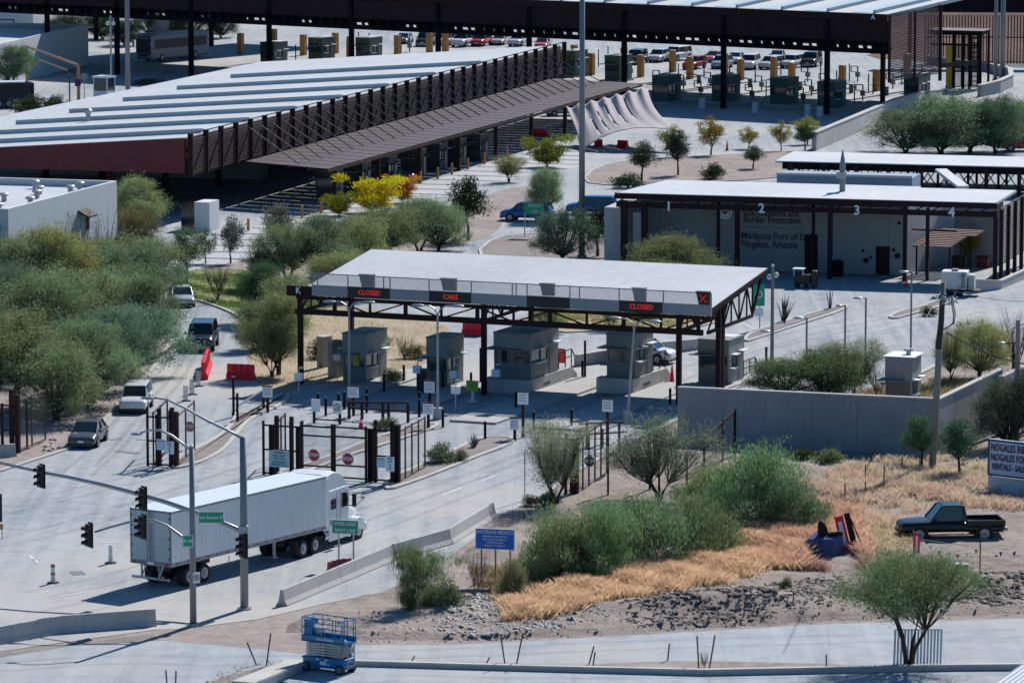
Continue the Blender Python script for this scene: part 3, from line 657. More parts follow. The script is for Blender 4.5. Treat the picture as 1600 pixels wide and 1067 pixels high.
    gl = MB(); gl.hexa([(-th+.02, rw[0]+.03, bz-.02), (th-.02, rw[0]+.03, bz-.02), (th-.02, ws[0]-.03, bz-.02), (-th+.02, ws[0]-.03, bz-.02)], [(-rh+.02, ry1+.03, rz-.05), (rh-.02, ry1+.03, rz-.05), (rh-.02, ry0-.02, rz-.05), (-rh+.02, ry0-.02, rz-.05)])
    gl.build('window', M_glass, t)
    if kind == 'pickup':
        bd = MB(); bd.box(-hw*.86, hw*.86, b+.08, rw[0]-.1, .5, .925, 0); bd.build('bed_floor', M_plast, t)
        rl = MB(); zt = 1.16
        rl.box(-hw*.985, -hw*.88, b, rw[0]-.02, .90, zt); rl.box(hw*.88, hw*.985, b, rw[0]-.02, .90, zt); rl.box(-hw*.88, hw*.88, b, b+.09, .90, zt-.01); rl.box(-hw*.88, hw*.88, rw[0]-.1, rw[0]-.02, .90, zt-.01)
        q = rl.build('bed_side', M_paintv, t); q.color = (*color, 1)
    for s in (-1, 1):
        for y in (wf, wb):
            wheel(t, s*(hw-.10), y, wr, .24, s)
            a = MB(); a.tube([(s*(hw-.02), y, wr), (s*(hw+.012), y, wr)], wr+.07, 16); a.build('wheel_arch', M_plast, t)
    gr = MB(); zc = hd-.42
    gr.box(-hw*.50, hw*.50, f-.04, f+.015, z0+.28, hd-.26); gr.build('grille', M_plast, t)
    lo = MB(); lo.box(-hw*.80, hw*.80, f-.1, f+.03, z0-.02, z0+.16); lo.build('bumper', M_plast if kind != 'bigsuv' else M_gal, t)
    for s in (-1, 1):
        a = MB(); a.hexa([(s*hw*.52, f-.06, hd-.42), (s*hw*.86, f-.14, hd-.40), (s*hw*.86, f-.30, hd-.40), (s*hw*.52, f-.2, hd-.42)], [(s*hw*.52, f-.02, hd-.25), (s*hw*.88, f-.10, hd-.20), (s*hw*.88, f-.34, hd-.20), (s*hw*.52, f-.2, hd-.24)]); a.build('headlight', M_lampw, t)
        a = MB(); a.box(s*hw*.66 if s > 0 else -hw*.9, hw*.9 if s > 0 else -hw*.66, b-.012, b+.1, dk-.38, dk-.18); a.build('tail_light', M_lampr, t)
        a = MB(); a.box(s*(hw+.04)-.1, s*(hw+.04)+.1, ws[0]-.35, ws[0]-.24, bz-.02, bz+.14); q = a.build('side_mirror', M_paintv, t, bevel=.02); q.color = (color[0]*.7, color[1]*.7, color[2]*.7, 1)
        a = MB(); a.box(s*(hw+.003)-.01, s*(hw+.003)+.01, -.3, -.12, bz-.14, bz-.11); a.build('door_handle', M_plast, t)
    a = MB(); a.box(-.18, .18, f+.012, f+.035, z0+.2, z0+.33); a.build('licence_plate', M_signw, t)
    if kind == 'pickup':
        a = MB()
        for s in (-1, 1): a.box(s*(hw+.005)-.06, s*(hw+.005)+.06, wb+wr+.2, wf-wr-.2, z0-.10, z0-.03)
        a.build('running_board', M_chrome, t); a = MB(); a.box(-hw*.9, hw*.9, b-.15, b-.01, z0+.1, z0+.28); a.build('rear_bumper', M_gal, t)
    return t
car('parked_car', 'dark grey sedan nearest the camera on the exit road', 'car', 138, 693, 186, 'sedan', (.07,.075,.078))
car('parked_car', 'white SUV driving behind the grey sedan', 'car', 213, 640, 181.5, 'suv', (.66,.67,.68))
car('parked_car', 'black SUV coming down the curved exit road', 'car', 316, 544, 181.5, 'bigsuv', (.015,.02,.035))
car('parked_car', 'pale silver car half hidden behind mesquite at the bend', 'car', 283, 476, 171, 'sedan', (.42,.43,.44))
pk = car('pickup_truck', 'black pickup truck parked on the dirt lot at the right', 'pickup', 1484, 842, 264, 'pickup', (.003,.006,.008))
car('parked_car', 'bright blue hatchback behind the green road sign', 'car', 824, 345, 285, 'suv', (.015,.11,.34))
car('parked_car', 'blue car mostly hidden by the tree and tall mast', 'car', 925, 335, 275, 'suv', (.015,.12,.38))
car('parked_car', 'white SUV stopped behind the fourth booth', 'car', 1004, 566, 110, 'suv', (.66,.68,.70))
car('parked_car', 'pale blue car emerging left of the hanging sail', 'car', 880, 181, 70, 'sedan', (.25,.38,.55))
car('parked_car', 'dark car in shade behind the yellow shrub under the awning', 'car', 612, 285, 60, 'sedan', (.05,.08,.12))
car('parked_car', 'red car parked at the right photo edge on the slope', 'car', 1598, 236, 90, 'suv', (.50,.02,.03))
nth = ['first','second','third','fourth','fifth','sixth','seventh','eighth','ninth','tenth','eleventh','twelfth','thirteenth','fourteenth','fifteenth','sixteenth','seventeenth','eighteenth','nineteenth','twentieth','twenty first','twenty second','twenty third']
FARC = [(632,68,'sedan',(.3,.33,.37),'grey'),(665,72,'bigsuv',(.02,.02,.03),'black'),(700,71,'suv',(.66,.66,.66),'white'),(725,73,'bigsuv',(.62,.63,.64),'white'),(752,72,'suv',(.5,.04,.04),'red'),(782,70,'sedan',(.55,.40,.40),'pinkish'),(812,72,'suv',(.6,.6,.6),'silver'),(848,76,'sedan',(.5,.1,.12),'maroon'),
        (995,100,'bigsuv',(.03,.03,.035),'black'),(1030,97,'suv',(.6,.6,.6),'silver'),(1058,95,'bigsuv',(.66,.66,.66),'white'),(1085,108,'suv',(.42,.02,.03),'crimson'),(1118,97,'sedan',(.5,.15,.15),'rose'),(1128,107,'suv',(.30,.40,.55),'light blue'),(1150,99,'sedan',(.6,.6,.6),'silver'),(1172,108,'bigsuv',(.66,.66,.66),'white'),(1206,108,'suv',(.6,.62,.64),'silver'),(1238,106,'suv',(.66,.66,.66),'white'),(1268,104,'bigsuv',(.02,.02,.02),'black'),(1215,96,'sedan',(.1,.1,.12),'dark')]
for i, (x, y, kd, c, cn) in enumerate(FARC):
    side = 'left of the tall mast' if x < 905 else 'right of the tall mast'
    k = i if x < 905 else i-8
    car('parked_car', f'{cn} vehicle beyond the far canopy, {nth[k]} from left {side}', 'car', x, y, 200+random.uniform(-12, 12), kd, c, 'cars queued beyond the far canopy')
# ---------------------------------------------------------------- frames: local x at a photo column, heights at a photo row
def LX(o, px, z=0, y=0.0):
    x0, y0, a = FRM[o.name]; k = (px-CX)/FPX; X0 = x0+y*sin(a); Y0 = y0+y*cos(a)
    return (k*(Y0*cT+(CH-z)*sT)-X0)/(cos(a)+k*sin(a)*cT)
def LZ(o, x, y, py):
    x0, y0, a = FRM[o.name]; return zat(y0-x*sin(a)+y*cos(a), py)
def meshmat(name, col, alpha):
    m = mat(name, col, .6, .2, var=.05); m.node_tree.nodes['Principled BSDF'].inputs['Alpha'].default_value = alpha; return m
M_mesh = meshmat('steel_mesh', (.40,.41,.43), .30); M_meshd = meshmat('dark_mesh', (.05,.045,.045), .35); M_clear = meshmat('clear_panel', (.55,.56,.56), .55)
# ================================================================ K booth canopy
A1 = 22.6
M_boothk = mat('shaded_booth_panel', (.045,.05,.052), .7)  # booth panel darkened, the gloom under the awning put into its colour
M_fas = mat('fascia_grey', (.33,.33,.35), .6, var=.05)
meshmat('fine_mesh', (.2,.2,.2), .10)
kc = thing('booth_canopy', 'white sloping roof canopy over the five booths with red message boards along its front', 'canopy', 470, 600, A1)
cxs = [0, Lc(kc, 757, 617)[0], Lc(kc, 1054, 638)[0]]
XR = LX(kc, 1110, 6.2, -.3)
mb = MB(); mb.hexa([(.3,-.35,6.15),(XR,-.35,6.15),(XR,10.9,7.72),(.3,10.9,7.72)], [(.3,-.35,6.5),(XR,-.35,6.5),(XR,10.9,7.98),(.3,10.9,7.98)], 1)
mb.hexa([(.34,-.31,6.503),(XR-.04,-.31,6.503),(XR-.04,10.86,7.983),(.34,10.86,7.983)], [(.34,-.31,6.53),(XR-.04,-.31,6.53),(XR-.04,10.86,8.01),(.34,10.86,8.01)], 0)
mb.build('roof', [M_white, M_brown], kc)
for i, x in enumerate(cxs):
    c = MB(); c.bar((x,0,0), (x,0,6.1), .30, .34); c.build('column', M_brown, kc)
    c = MB(); c.bar((x,8.2,0), (x,8.2,7.2), .30, .34); c.build('column', M_brown, kc)
xb = LX(kc, 1123, 5, 2.2); c = MB(); c.bar((xb,2.2,0), (xb,2.2,6.6), .3, .34); c.build('column', M_brown, kc)
tr = MB(); tr.bar((-.3,-.1,4.95), (LX(kc,1092,5)+.3,-.1,4.95), .34, .36); tr.bar((-.2,-.1,5.9), (XR,-.1,5.9), .3, .22)
n = 11; x1 = LX(kc, 1092, 5)
for i in range(n+1):
    x = x1*i/n; tr.bar((x,-.1,4.9), (x,-.1,5.95), .22 if i % 2 else .14)
    if i < n:
        xa, xc = x1*i/n, x1*(i+1)/n; (tr.bar((xa,-.1,5.0), (xc,-.1,5.85), .1) if i % 2 == 0 else tr.bar((xa,-.1,5.85), (xc,-.1,5.0), .1))
tr.build('front_truss', M_brown, kc)
for x in (cxs[0]+.1, cxs[1], cxs[2], XR-.3):
    t_ = MB(); rz = lambda y: 6.05+.14*(y+.3)
    t_.bar((x,0,4.95), (x,8.6,5.05), .16, .2); t_.bar((x,0,6.0), (x,10.6,rz(10.6)), .16, .2); t_.bar((x,8.6,5.05), (x,10.4,rz(10.4)), .14)
    ys = [0,1.5,3,4.5,6,7.5,8.6]
    for i in range(len(ys)-1):
        t_.bar((x,ys[i],5.0), (x,ys[i+1],rz(ys[i+1])), .09) if i % 2 == 0 else t_.bar((x,ys[i],rz(ys[i])), (x,ys[i+1],5.0), .09)
        t_.bar((x,ys[i+1],5.0), (x,ys[i+1],rz(ys[i+1])), .09)
    t_.build('side_truss', M_brown, kc)
q = MB()
for y in (2.7, 5.4, 8.2): q.bar((.4,y,6.1+.14*y), (XR-.1,y,6.1+.14*y), .14, .26)
q.build('purlin', M_brown, kc)
kx0, kx1 = LX(kc, 448, 6.5, -.5), LX(kc, 487, 6.5, -.5)
k = MB(); k.box(kx0, kx1, -.52, -.2, 6.02, 6.72); ks = k.build('sign_box', M_brown, kc); txt(ks, 'K', LX(kc, 466, 6.5, -.5), -.53, 6.40, .62, M_signw, sx=.9, bold=.012)
segs = [(487,543,0,''),(543,609,1,'CLOSED'),(609,670,0,''),(670,736,1,'CARS'),(736,823,0,''),(823,890,1,''),(890,967,0,''),(967,1035,1,'CLOSED'),(1035,1111,0,'')]
yb = -.62
for a, b, dk, s in segs:
    xa, xb_ = LX(kc, a, 6.3, yb), LX(kc, b, 6.3, yb)
    p = MB(); p.box(xa+.01, xb_-.01, yb, yb+.2, 6.12, 6.86)
    o = p.build('message_board' if dk else 'fascia_panel', M_signk if dk else M_fas, kc)
    if s:
        xm = (xa+xb_)/2+.05; ledw = 1.0
        txt(o, s, xm, yb-.012, 6.50, .45, M_led, sx=.98, bold=.008)
xa, xb_ = LX(kc, 487, 7.5, yb), LX(kc, 1111, 7.5, yb)
mp = MB(); mp.box(xa, xb_, yb+.04, yb+.06, 6.87, 7.6); mp.build('mesh_guard', M_mesh, kc)
rl = MB(); rl.bar((xa,yb+.05,7.62), (xb_,yb+.05,7.62), .06)
for px in (487,496,543,599,609,670,736,800,806,823,890,905,967,1036,1111): xx = LX(kc, px, 7, yb); rl.bar((xx,yb+.05,6.8), (xx,yb+.05,7.62), .06)
rl.build('guard_rail', M_grey, kc)
for i, (a, b, t0, t1) in enumerate([(565,586,427,448),(692,714,433,453),(847,867,441,461),(991,1010,448,470),(1091,1110,454,475)]):
    xa, xb_ = LX(kc, a, 7, yb), LX(kc, b, 7, yb); z1 = LZ(kc, xa, yb, t0); z0 = LZ(kc, xa, yb, t1)
    s = MB(); s.hexa([(xa+.12,yb-.25,z0),(xb_,yb-.25,z0),(xb_,yb+.02,z0),(xa+.12,yb+.02,z0)], [(xa,yb-.40,z1-.08),(xb_,yb-.40,z1-.08),(xb_,yb+.02,z1-.08),(xa,yb+.02,z1-.08)])
    s.box(xa-.04, xb_+.02, yb-.45, yb+.02, z1-.08, z1)
    o = s.build('lane_signal_box', M_booth if i < 4 else M_signk, kc)
    if i == 4:
        xm, zm = (xa+xb_)/2+.04, (z0+z1)/2-.03; X = MB(); X.bar((xm-.24,yb-.38,zm+.26), (xm+.24,yb-.33,zm-.24), .07, .03); X.bar((xm+.24,yb-.39,zm+.26), (xm-.24,yb-.34,zm-.24), .07, .03); X.build('red_cross', M_led, o)
# ================================================================ booths
def booth(px, py, ang, w_, l_, h_, label, plinth=None, group=None, green=False, detail=True, dark=False):
    t = thing('inspection_booth', label, 'booth', px, py, ang, group)
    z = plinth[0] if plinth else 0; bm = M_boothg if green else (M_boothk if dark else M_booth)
    if plinth:
        p = MB(); p.box(-.55, w_+.1, -.5, l_+.3, 0, z); p.build('plinth', M_cwall, t)
        if plinth[1]:
            p = MB(); p.ext([(l_+.3,0),(l_+plinth[1],0),(l_+plinth[1],.35),(l_+plinth[1]-1,z*.95),(l_+.3,z)], w_-.45, w_+.1); p.ext([(l_+.3,0),(l_+plinth[1],0),(l_+plinth[1],.35),(l_+plinth[1]-1,z*.95),(l_+.3,z)], -.55, -.2); p.build('crash_wall', M_kerb, t)
            s = MB(); s.box(w_+.1, w_+.13, l_*.4, l_*.4+1.2, z*.35, z*.52); s.build('wall_slot', M_plast, t)
            s = MB()
            for y in (l_+.6, l_+1.8, l_+2.9): s.bar((w_-.2,y,z*.9), (w_-.2,y,z+1.1), .06)
            s.bar((w_-.2,l_+.6,z+1.1), (w_-.2,l_+2.9,z+1.1), .06); s.bar((w_-.2,l_+2.9,z+1.1), (w_-.2,l_+3.4,z+.6), .06); s.bar((w_-.2,l_+.6,z+.6), (w_-.2,l_+2.9,z+.6), .05); s.build('handrail', M_brown, t)
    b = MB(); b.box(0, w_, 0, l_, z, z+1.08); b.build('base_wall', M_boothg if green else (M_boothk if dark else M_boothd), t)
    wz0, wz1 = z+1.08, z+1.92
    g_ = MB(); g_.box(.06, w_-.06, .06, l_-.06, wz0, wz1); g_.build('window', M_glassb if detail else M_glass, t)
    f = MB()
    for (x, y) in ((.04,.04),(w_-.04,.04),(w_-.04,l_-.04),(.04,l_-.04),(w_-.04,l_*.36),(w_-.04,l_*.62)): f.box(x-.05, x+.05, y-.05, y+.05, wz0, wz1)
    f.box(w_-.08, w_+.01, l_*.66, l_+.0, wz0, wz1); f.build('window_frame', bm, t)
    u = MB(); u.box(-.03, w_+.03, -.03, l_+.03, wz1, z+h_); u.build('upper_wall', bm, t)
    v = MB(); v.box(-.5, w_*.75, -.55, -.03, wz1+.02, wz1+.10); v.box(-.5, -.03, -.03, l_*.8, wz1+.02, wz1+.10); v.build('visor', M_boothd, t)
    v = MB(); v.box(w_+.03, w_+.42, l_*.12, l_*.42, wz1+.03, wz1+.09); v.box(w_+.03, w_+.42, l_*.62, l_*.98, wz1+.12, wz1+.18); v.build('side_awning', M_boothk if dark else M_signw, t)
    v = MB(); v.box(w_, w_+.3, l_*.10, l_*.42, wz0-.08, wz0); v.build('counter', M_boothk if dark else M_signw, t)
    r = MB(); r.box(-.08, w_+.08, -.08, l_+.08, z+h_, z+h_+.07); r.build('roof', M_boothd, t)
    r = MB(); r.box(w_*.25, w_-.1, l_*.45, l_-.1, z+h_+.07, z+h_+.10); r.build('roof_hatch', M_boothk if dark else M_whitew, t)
    d = MB(); d.box(w_+.001, w_+.03, l_*.68, l_*.95, z+.03, wz1); d.build('door', M_boothd, t)
    return t
b1 = booth(536, 597, A1, 1.7, 3.4, 3.3, 'first booth from the left with a yellow vest in its window')
vv = MB(); vv.box(.75, 1.2, -.005, .05, 1.15, 1.85); vv.build('yellow_vest', M_yel2, b1)
booth(667, 604, A1, 1.5, 2.7, 3.3, 'narrow second booth behind the middle double lamp')
b3 = booth(772, 612, A1, 2.65, 4.8, 3.0, 'widest booth in the middle with green tinted windows', (.95, 3.2))
booth(948, 613, A1, 2.0, 3.3, 2.85, 'fourth booth on a high concrete plinth beside the white SUV', (1.05, 3.4))
booth(1091, 601, A1, 2.15, 3.0, 2.95, 'fifth booth standing just above the concrete retaining wall', (.12, 1.5))
# sunk lane kerbs and islands under the canopy
for i, (a, b_, w_) in enumerate([((560,612),(640,580),2.6),((690,620),(760,590),2.4),((800,640),(905,592),3.2),((930,650),(1040,600),3.2),((1090,620),(1175,592),2.6)]):
    A = Vector(gp(*a)); B = Vector(gp(*b_)); L_ = (B-A).length
    o = MB(); o.box(-w_/2, w_/2, -6.5, L_, 0, .16)
    q = o.build('booth_island', M_side); q.location = (A.x, A.y, .0); q.rotation_euler = (0,0,-R(A1)); q['kind'] = 'structure'
# readers, bollards and other lane furniture
def reader(px, py, label, hgt=1.7):
    t = thing('plate_reader', label, 'reader', px, py, A1)
    a = MB(); a.tube([(0,0,0),(0,0,hgt)], .06, 8); a.build('post', M_gal, t)
    a = MB(); a.box(-.28,.28,-.16,.16,hgt-.45,hgt+.05); a.build('housing', M_signw, t, bevel=.03)
    a = MB(); a.tube([(0,0,hgt),(.1,-.1,hgt+.35),(.25,-.2,hgt+.45)], .04, 6); a.box(.15,.45,-.3,-.1,hgt+.38,hgt+.5); a.build('camera_arm', M_gal, t)
    return t
for px, py, lb in [(467,624,'white plate reader at the tree foot left of the first booth'),(528,592,'plate reader close against the first booth'),(652,612,'plate reader with dark cabinet left of the second booth'),(775,618,'plate reader in front of the widest booth'),(709,620,'plate reader between second and third booth'),(712,645,'plate reader in lane beside the lime sign')]: reader(px, py, lb)
t = thing('equipment_cabinet', 'dark equipment cabinet beside the second booth', 'cabinet', 661, 612, A1); a = MB(); a.box(-.35,.35,-.3,.3,0,1.5); a.build('case', M_plast, t, bevel=.03); a = MB(); a.box(-.37,.37,-.32,.32,1.5,1.55); a.build('lid', M_booth, t)
BOL = thing('bollard', 'black steel bollard standing in the shaded booth lanes', 'bollard', 405, 640, 0, 'black bollards around the booth lanes')
a = MB(); a.tube([(0,0,0),(0,0,1.15)], .085, 10); a.build('post', M_black, BOL); a = MB(); a.tube([(0,0,1.15),(0,0,1.22)], [.09,.05], 10); a.build('cap', M_grey, BOL)
tb = [(c, kids(c)) for c in kids(BOL)]; BOL.location = gp(497, 643)
for px, py in [(497,643),(509,650),(529,643),(538,640),(573,635),(600,612),(631,598),(573,645),(655,640),(692,668),(655,652),(806,640),(834,672),(758,688),(893,668),(941,700),(910,590),(692,607),(1047,635),(736,610)]:
    if (px, py) != (497,643): dup(BOL, loc=gp(px, py), tree=tb)
for px, py, h, lb in [(914,592,2.6,'tall dark post between the third and fourth booth'),(751,600,2.4,'tall dark post left of the widest booth'),(1197,588,2.0,'black post beside the slim lamp pole behind the retaining wall'),(688,588,1.9,'dark post at the second booth lane'),(365,652,2.6,'dark brown post at the left tip of the gore island'),(371,661,1.9,'shorter brown post with a rail on the gore island')]:
    t = thing('steel_post', lb, 'post', px, py); a = MB(); a.bar((0,0,0),(0,0,h), .16); a.build('shaft', M_brown, t); a = MB(); a.box(-.1,.1,-.1,.1,h,h+.04); a.build('cap', M_grey, t)
# notice boards on low posts
def noticepost(px, py, z0, z1, wpx, label, yaw=A1, tilt=True, lines=3, pole=.16):
    t = thing('notice_sign', label, 'sign', px, py, yaw-A1*.2); hw = wpx/sc(py)/2
    a = MB(); a.bar((0,.05,0),(0,.05,z0+.4), pole); a.build('post', M_brown, t)
    a = MB(); a.hexa([(-hw,-.04,z0),(hw,-.04,z0+.0),(hw,.03,z0),(-hw,.03,z0)], [(-hw,-.04,z1),(hw,-.04,z1),(hw,.03,z1),(-hw,.03,z1)]); p = a.build('panel', M_signw, t)
    a = MB(); a.box(-hw-.03,hw+.03,-.07,.04,z1,z1+.07); a.build('top_rail', M_brown, t)
    a = MB()
    for i in range(lines):
        z = z1-.15-i*(z1-z0-.25)/lines; a.box(-hw*.7, hw*.7*(1-.2*(i%2)), -.052, -.04, z-.03, z)
    a.build('print', M_grey, p); return t
noticepost(418,645,1.0,1.7,16,'white notice board leftmost by the lane entrance railing')
noticepost(552,650,1.2,1.9,18,'white notice board above the swing barrier left end')
noticepost(669,672,1.0,1.7,17,'lower of two white notices beside the middle double lamp')
noticepost(671,640,1.1,1.85,17,'upper of two white notices beside the middle double lamp')
noticepost(817,684,2.1,2.85,17,'white notice high on a brown post right of the middle lane')
noticepost(949,692,1.95,2.7,17,'white notice on a brown post right of the tilted double lamp')
noticepost(804,690,.75,1.45,15,'small low white notice on the lane island tip')
t = thing('lane_sign_frame', 'low frame holding a white notice and a no left turn symbol', 'sign', 511, 662, A1)
a = MB()
for x in (-.9,.9): a.bar((x,0,0),(x,0,1.3), .14)
a.bar((-.9,0,.25),(.9,0,.25), .08); a.build('frame', M_brown, t)
a = MB(); a.box(-1.05,-.45,-.1,-.05,.75,1.55); a.build('notice_panel', M_signw, t)
a = MB(); a.box(.45,1.05,-.1,-.05,.7,1.5); p = a.build('symbol_panel', M_signw, t)
def ring(mb, c, r, w_, y, n=20):
    vs = []; fs = []
    for k in range(n):
        b = 2*pi*k/n; vs += [(c[0]+r*cos(b), y, c[1]+r*sin(b)), (c[0]+(r-w_)*cos(b), y, c[1]+(r-w_)*sin(b))]
    for k in range(n): j = (k+1) % n; fs.append((2*k, 2*j, 2*j+1, 2*k+1))
    mb.add(vs, fs)
a = MB(); ring(a, (.75,1.12), .24, .05, -.106); a.bar((.60,-.106,.98),(.92,-.106,1.26), .05, .01); a.bar((.80,-.112,.95),(.80,-.112,1.2), .06, .01); a.bar((.80,-.112,1.2),(.62,-.112,1.2), .06, .01); a.build('symbol', M_signk, p)
t = thing('swing_barrier', 'brown horizontal swing barrier across the lane behind the stop gate', 'barrier', 545, 655, A1)
xe = LX(t, 637); xm = LX(t, 600)
a = MB(); a.bar((0,0,1.1),(xe,0,1.3), .12); a.bar((0,0,.75),(xe,0,.75), .12); a.bar((xe*.75,0,1.25),(xe*.85,0,.75), .06); a.build('beam', M_brown, t)
for x in (0,.9,xm-.1,xm+.3,xe): b_ = MB(); b_.bar((x,.06,0),(x,.06,1.15 if x < xe else 1.3), .15); b_.build('post', M_brown, t)
t = thing('pipe_rail', 'white topped pipe rail along the left lane entrance', 'rail', 371, 661, 20); e = Lc(t, 412, 640)
a = MB(); a.bar((0,0,1.1),(e[0],e[1],1.3), .1); a.build('handrail', M_gal, t); a = MB(); a.bar((0,0,.3),(e[0],e[1],.35), .1); a.bar((e[0],e[1],0),(e[0],e[1],1.3), .15); a.build('lower_rail', M_brown, t)
t = thing('lime_sign', 'bright lime sign on a white weighted stand in the booth lane', 'sign', 738, 628, A1)
a = MB(); a.box(-.42,.42,-.03,.03,.72,1.42); p = a.build('panel', M_lime, t); a = MB(); a.bar((-.2,-.04,1.2),(-.02,-.04,1.1), .07, .02); a.bar((.2,-.04,1.2),(.02,-.04,1.1), .07, .02); a.build('symbol', M_signk, p)
a = MB(); a.box(-.1,.1,.03,.12,.1,.8); a.box(-.3,.3,-.15,.3,0,.1); a.build('stand', M_wplast, t)
t = thing('feather_flag', 'red and white banner standing at the rear of the widest booth', 'flag', 877, 583, A1)
a = MB(); a.tube([(-.2,0,0),(-.2,0,1.7)], .03, 6); a.build('pole', M_gal, t); a = MB(); a.box(-.2,.3,-.01,.01,.7,1.7); p = a.build('banner', M_red, t); a = MB()
for i in range(4): a.bar((-.1,-.016,.9+i*.2),(.2,-.016,1.0+i*.2), .06, .01)
a.build('stripe', M_signw, p)
# plastic barriers, cones, delineators
def barrier(px, py, px2, py2, h, label, m, group='plastic water filled barriers', name='plastic_barrier', wd=.6):
    A = Vector(gp(px, py)); B = Vector(gp(px2, py2)); L_ = (B-A).length; ang = math.degrees(math.atan2(B.x-A.x, B.y-A.y))
    t = thing(name, label, 'barrier', loc=(A.x, A.y, 0), ang=ang)
    n = max(1, round(L_/1.9))
    a = MB()
    for i in range(n):
        y0, y1 = L_*i/n+.03, L_*(i+1)/n-.03
        for (q0, q1) in [(y0, y1)]:
            vs = []; prof = [(-wd/2,0),(-wd/2,.25*h),(-wd*.2,.5*h),(-wd*.15,h),(wd*.15,h),(wd*.2,.5*h),(wd/2,.25*h),(wd/2,0)]
            a.exty(prof, q0, q1)
        for k in range(1, 4):
            y = y0+(y1-y0)*k/4; a.box(-wd*.28, wd*.28, y-.05, y+.05, .3*h, h+.012)
    a.build('shell', m, t); return t
barrier(355,592,398,594,1.05,'red plastic barrier lying across under the left tree',M_red)
barrier(318,594,325,572,1.2,'red barrier seen end on at the kerb of the exit road',M_red)
barrier(723,524,757,526,1.0,'tall red barrier seen beneath the booth canopy',M_red)
barrier(831,214,855,213,.75,'red barrier above the yellow green tree',M_red); barrier(928,230,942,230,.8,'red barrier left behind the sail foot',M_red); barrier(965,231,981,232,.8,'short red barrier behind the sail middle',M_red); barrier(1041,234,1066,233,.8,'red barrier right of the sail by the dark tree',M_red)
barrier(513,900,548,893,.75,'faded pink barrier behind the long concrete barrier',M_redd)
barrier(985,740,1025,742,1.0,'orange barrier panel behind the pale mesquite',M_redd)
def delineator(px, py, label, m, h=1.15):
    t = thing('delineator_post', label, 'delineator', px, py); a = MB(); a.tube([(0,0,.06),(0,0,h)], [.13,.09], 10); a.build('tube', M_wplast, t)
    a = MB()
    for z in (.45, .85): a.tube([(0,0,z),(0,0,z+.12)], [.125,.115], 10)
    a.build('stripe', m, t); a = MB(); a.tube([(0,0,0),(0,0,.07)], .32, 8); a.build('base', M_plast, t); return t
delineator(173,880,'white tubular delineator standing left of the trailer rear',M_signw,1.0); delineator(83,911,'pink striped delineator nearest the camera on the left road',M_redd,1.05)
for px, py, lb in [(290,627,'nearest of three clear delineator panels by the exit road'),(300,617,'middle one of three clear delineator panels by the exit road'),(310,604,'farthest of three clear delineator panels by the exit road')]:
    t = thing('clear_delineator', lb, 'delineator', px, py); a = MB(); a.box(-.16,.16,-.03,.03,.06,1.05); a.build('panel', M_clear, t); a = MB(); a.box(-.25,.35,-.2,.2,0,.07); a.build('base', M_plast, t)
def cone(px, py, label, h=.75):
    t = thing('traffic_cone', label, 'cone', px, py); a = MB(); a.tube([(0,0,.03),(0,0,h)], [.17,.03], 12); a.build('cone_body', M_red, t); a = MB(); a.box(-.2,.2,-.2,.2,0,.04); a.build('base', M_plast, t); a = MB(); a.tube([(0,0,.38),(0,0,.52)], [.125,.09], 12); a.build('collar', M_signw, t)
cone(564,669,'orange red traffic cone behind the stop sign gate'); cone(1416,449,'red cone by the door under the numbered canopy',1.0); cone(1136,236,'slim orange cone right of the tallest young tree',1.1); cone(1050,598,'striped orange cone beside the right canopy column',1.3)
# ================================================================ steel gates
def gate(label, px, py, ang, cols, rails, h, extra=None, name='steel_gate', cat='gate', thick=()):
    t = thing(name, label, cat, px, py, ang)
    for c in cols:
        x = LX(t, c[0]); b_ = MB(); b_.bar((x, c[3] if len(c) > 3 else 0, 0), (x, c[3] if len(c) > 3 else 0, c[2]), c[1]); b_.build('gate_post', M_brown if c[1] < .3 else M_black, t)
    if rails:
        a = MB()
        for (c0, c1, z) in rails: a.bar((LX(t, c0),0,z),(LX(t, c1),0,z), .09)
        a.build('rail', M_black, t)
    return t
gt = gate('double leaf steel gate with two stop signs behind the white trailer', 412, 742, A1,
    [(412,.12,3.25),(424,.34,3.0,.2),(426,.22,3.5,.6),(445,.09,3.0,2.5),(431,.09,3.0,2.0),(456,.20,3.6),(465,.26,3.0,.15),(471,.11,3.35),(519,.12,3.3),(523,.12,3.3),(572,.12,3.3),(577,.34,3.1,.3),(586,.18,3.7,.1),(612,.2,3.7,.1),(621,.3,3.5)],
    [(412,471,3.0),(412,471,1.55),(412,471,.15),(471,519,3.1),(471,519,2.55),(471,519,.75),(523,572,3.15),(523,572,2.6),(523,572,.9),(523,621,.18),(572,621,3.15),(586,612,1.6)], 3.4)
m_ = MB(); m_.box(LX(gt,471),LX(gt,572),-.01,.01,.75,3.1); m_.build('mesh_infill', MT['fine_mesh'], gt)
def leaf(t, px0, px1, py1, h, m=M_steelr, nb=4, meshm=None, y0=0.0):
    xa = LX(t, px0); e = Lc(t, px1, py1); a = MB(); 
    a.bar((xa,y0,.15),(e[0],e[1],.15), .08); a.bar((xa,y0,h-.1),(e[0],e[1],h-.1), .08)
    for i in range(nb+1):
        f = i/nb; a.bar((xa+(e[0]-xa)*f, y0+(e[1]-y0)*f, .1), (xa+(e[0]-xa)*f, y0+(e[1]-y0)*f, h), .08)
    o = a.build('gate_leaf', m, t)
    b_ = MB(); b_.quad((xa,y0,.15),(e[0],e[1],.15),(e[0],e[1],h-.1),(xa,y0,h-.1)); b_.build('mesh_infill', meshm or MT['fine_mesh'], o)
    return e
e = leaf(gt, 623, 664, 733, 3.2); leaf(gt, 426, 446, 722, 3.0, M_brown, 3)
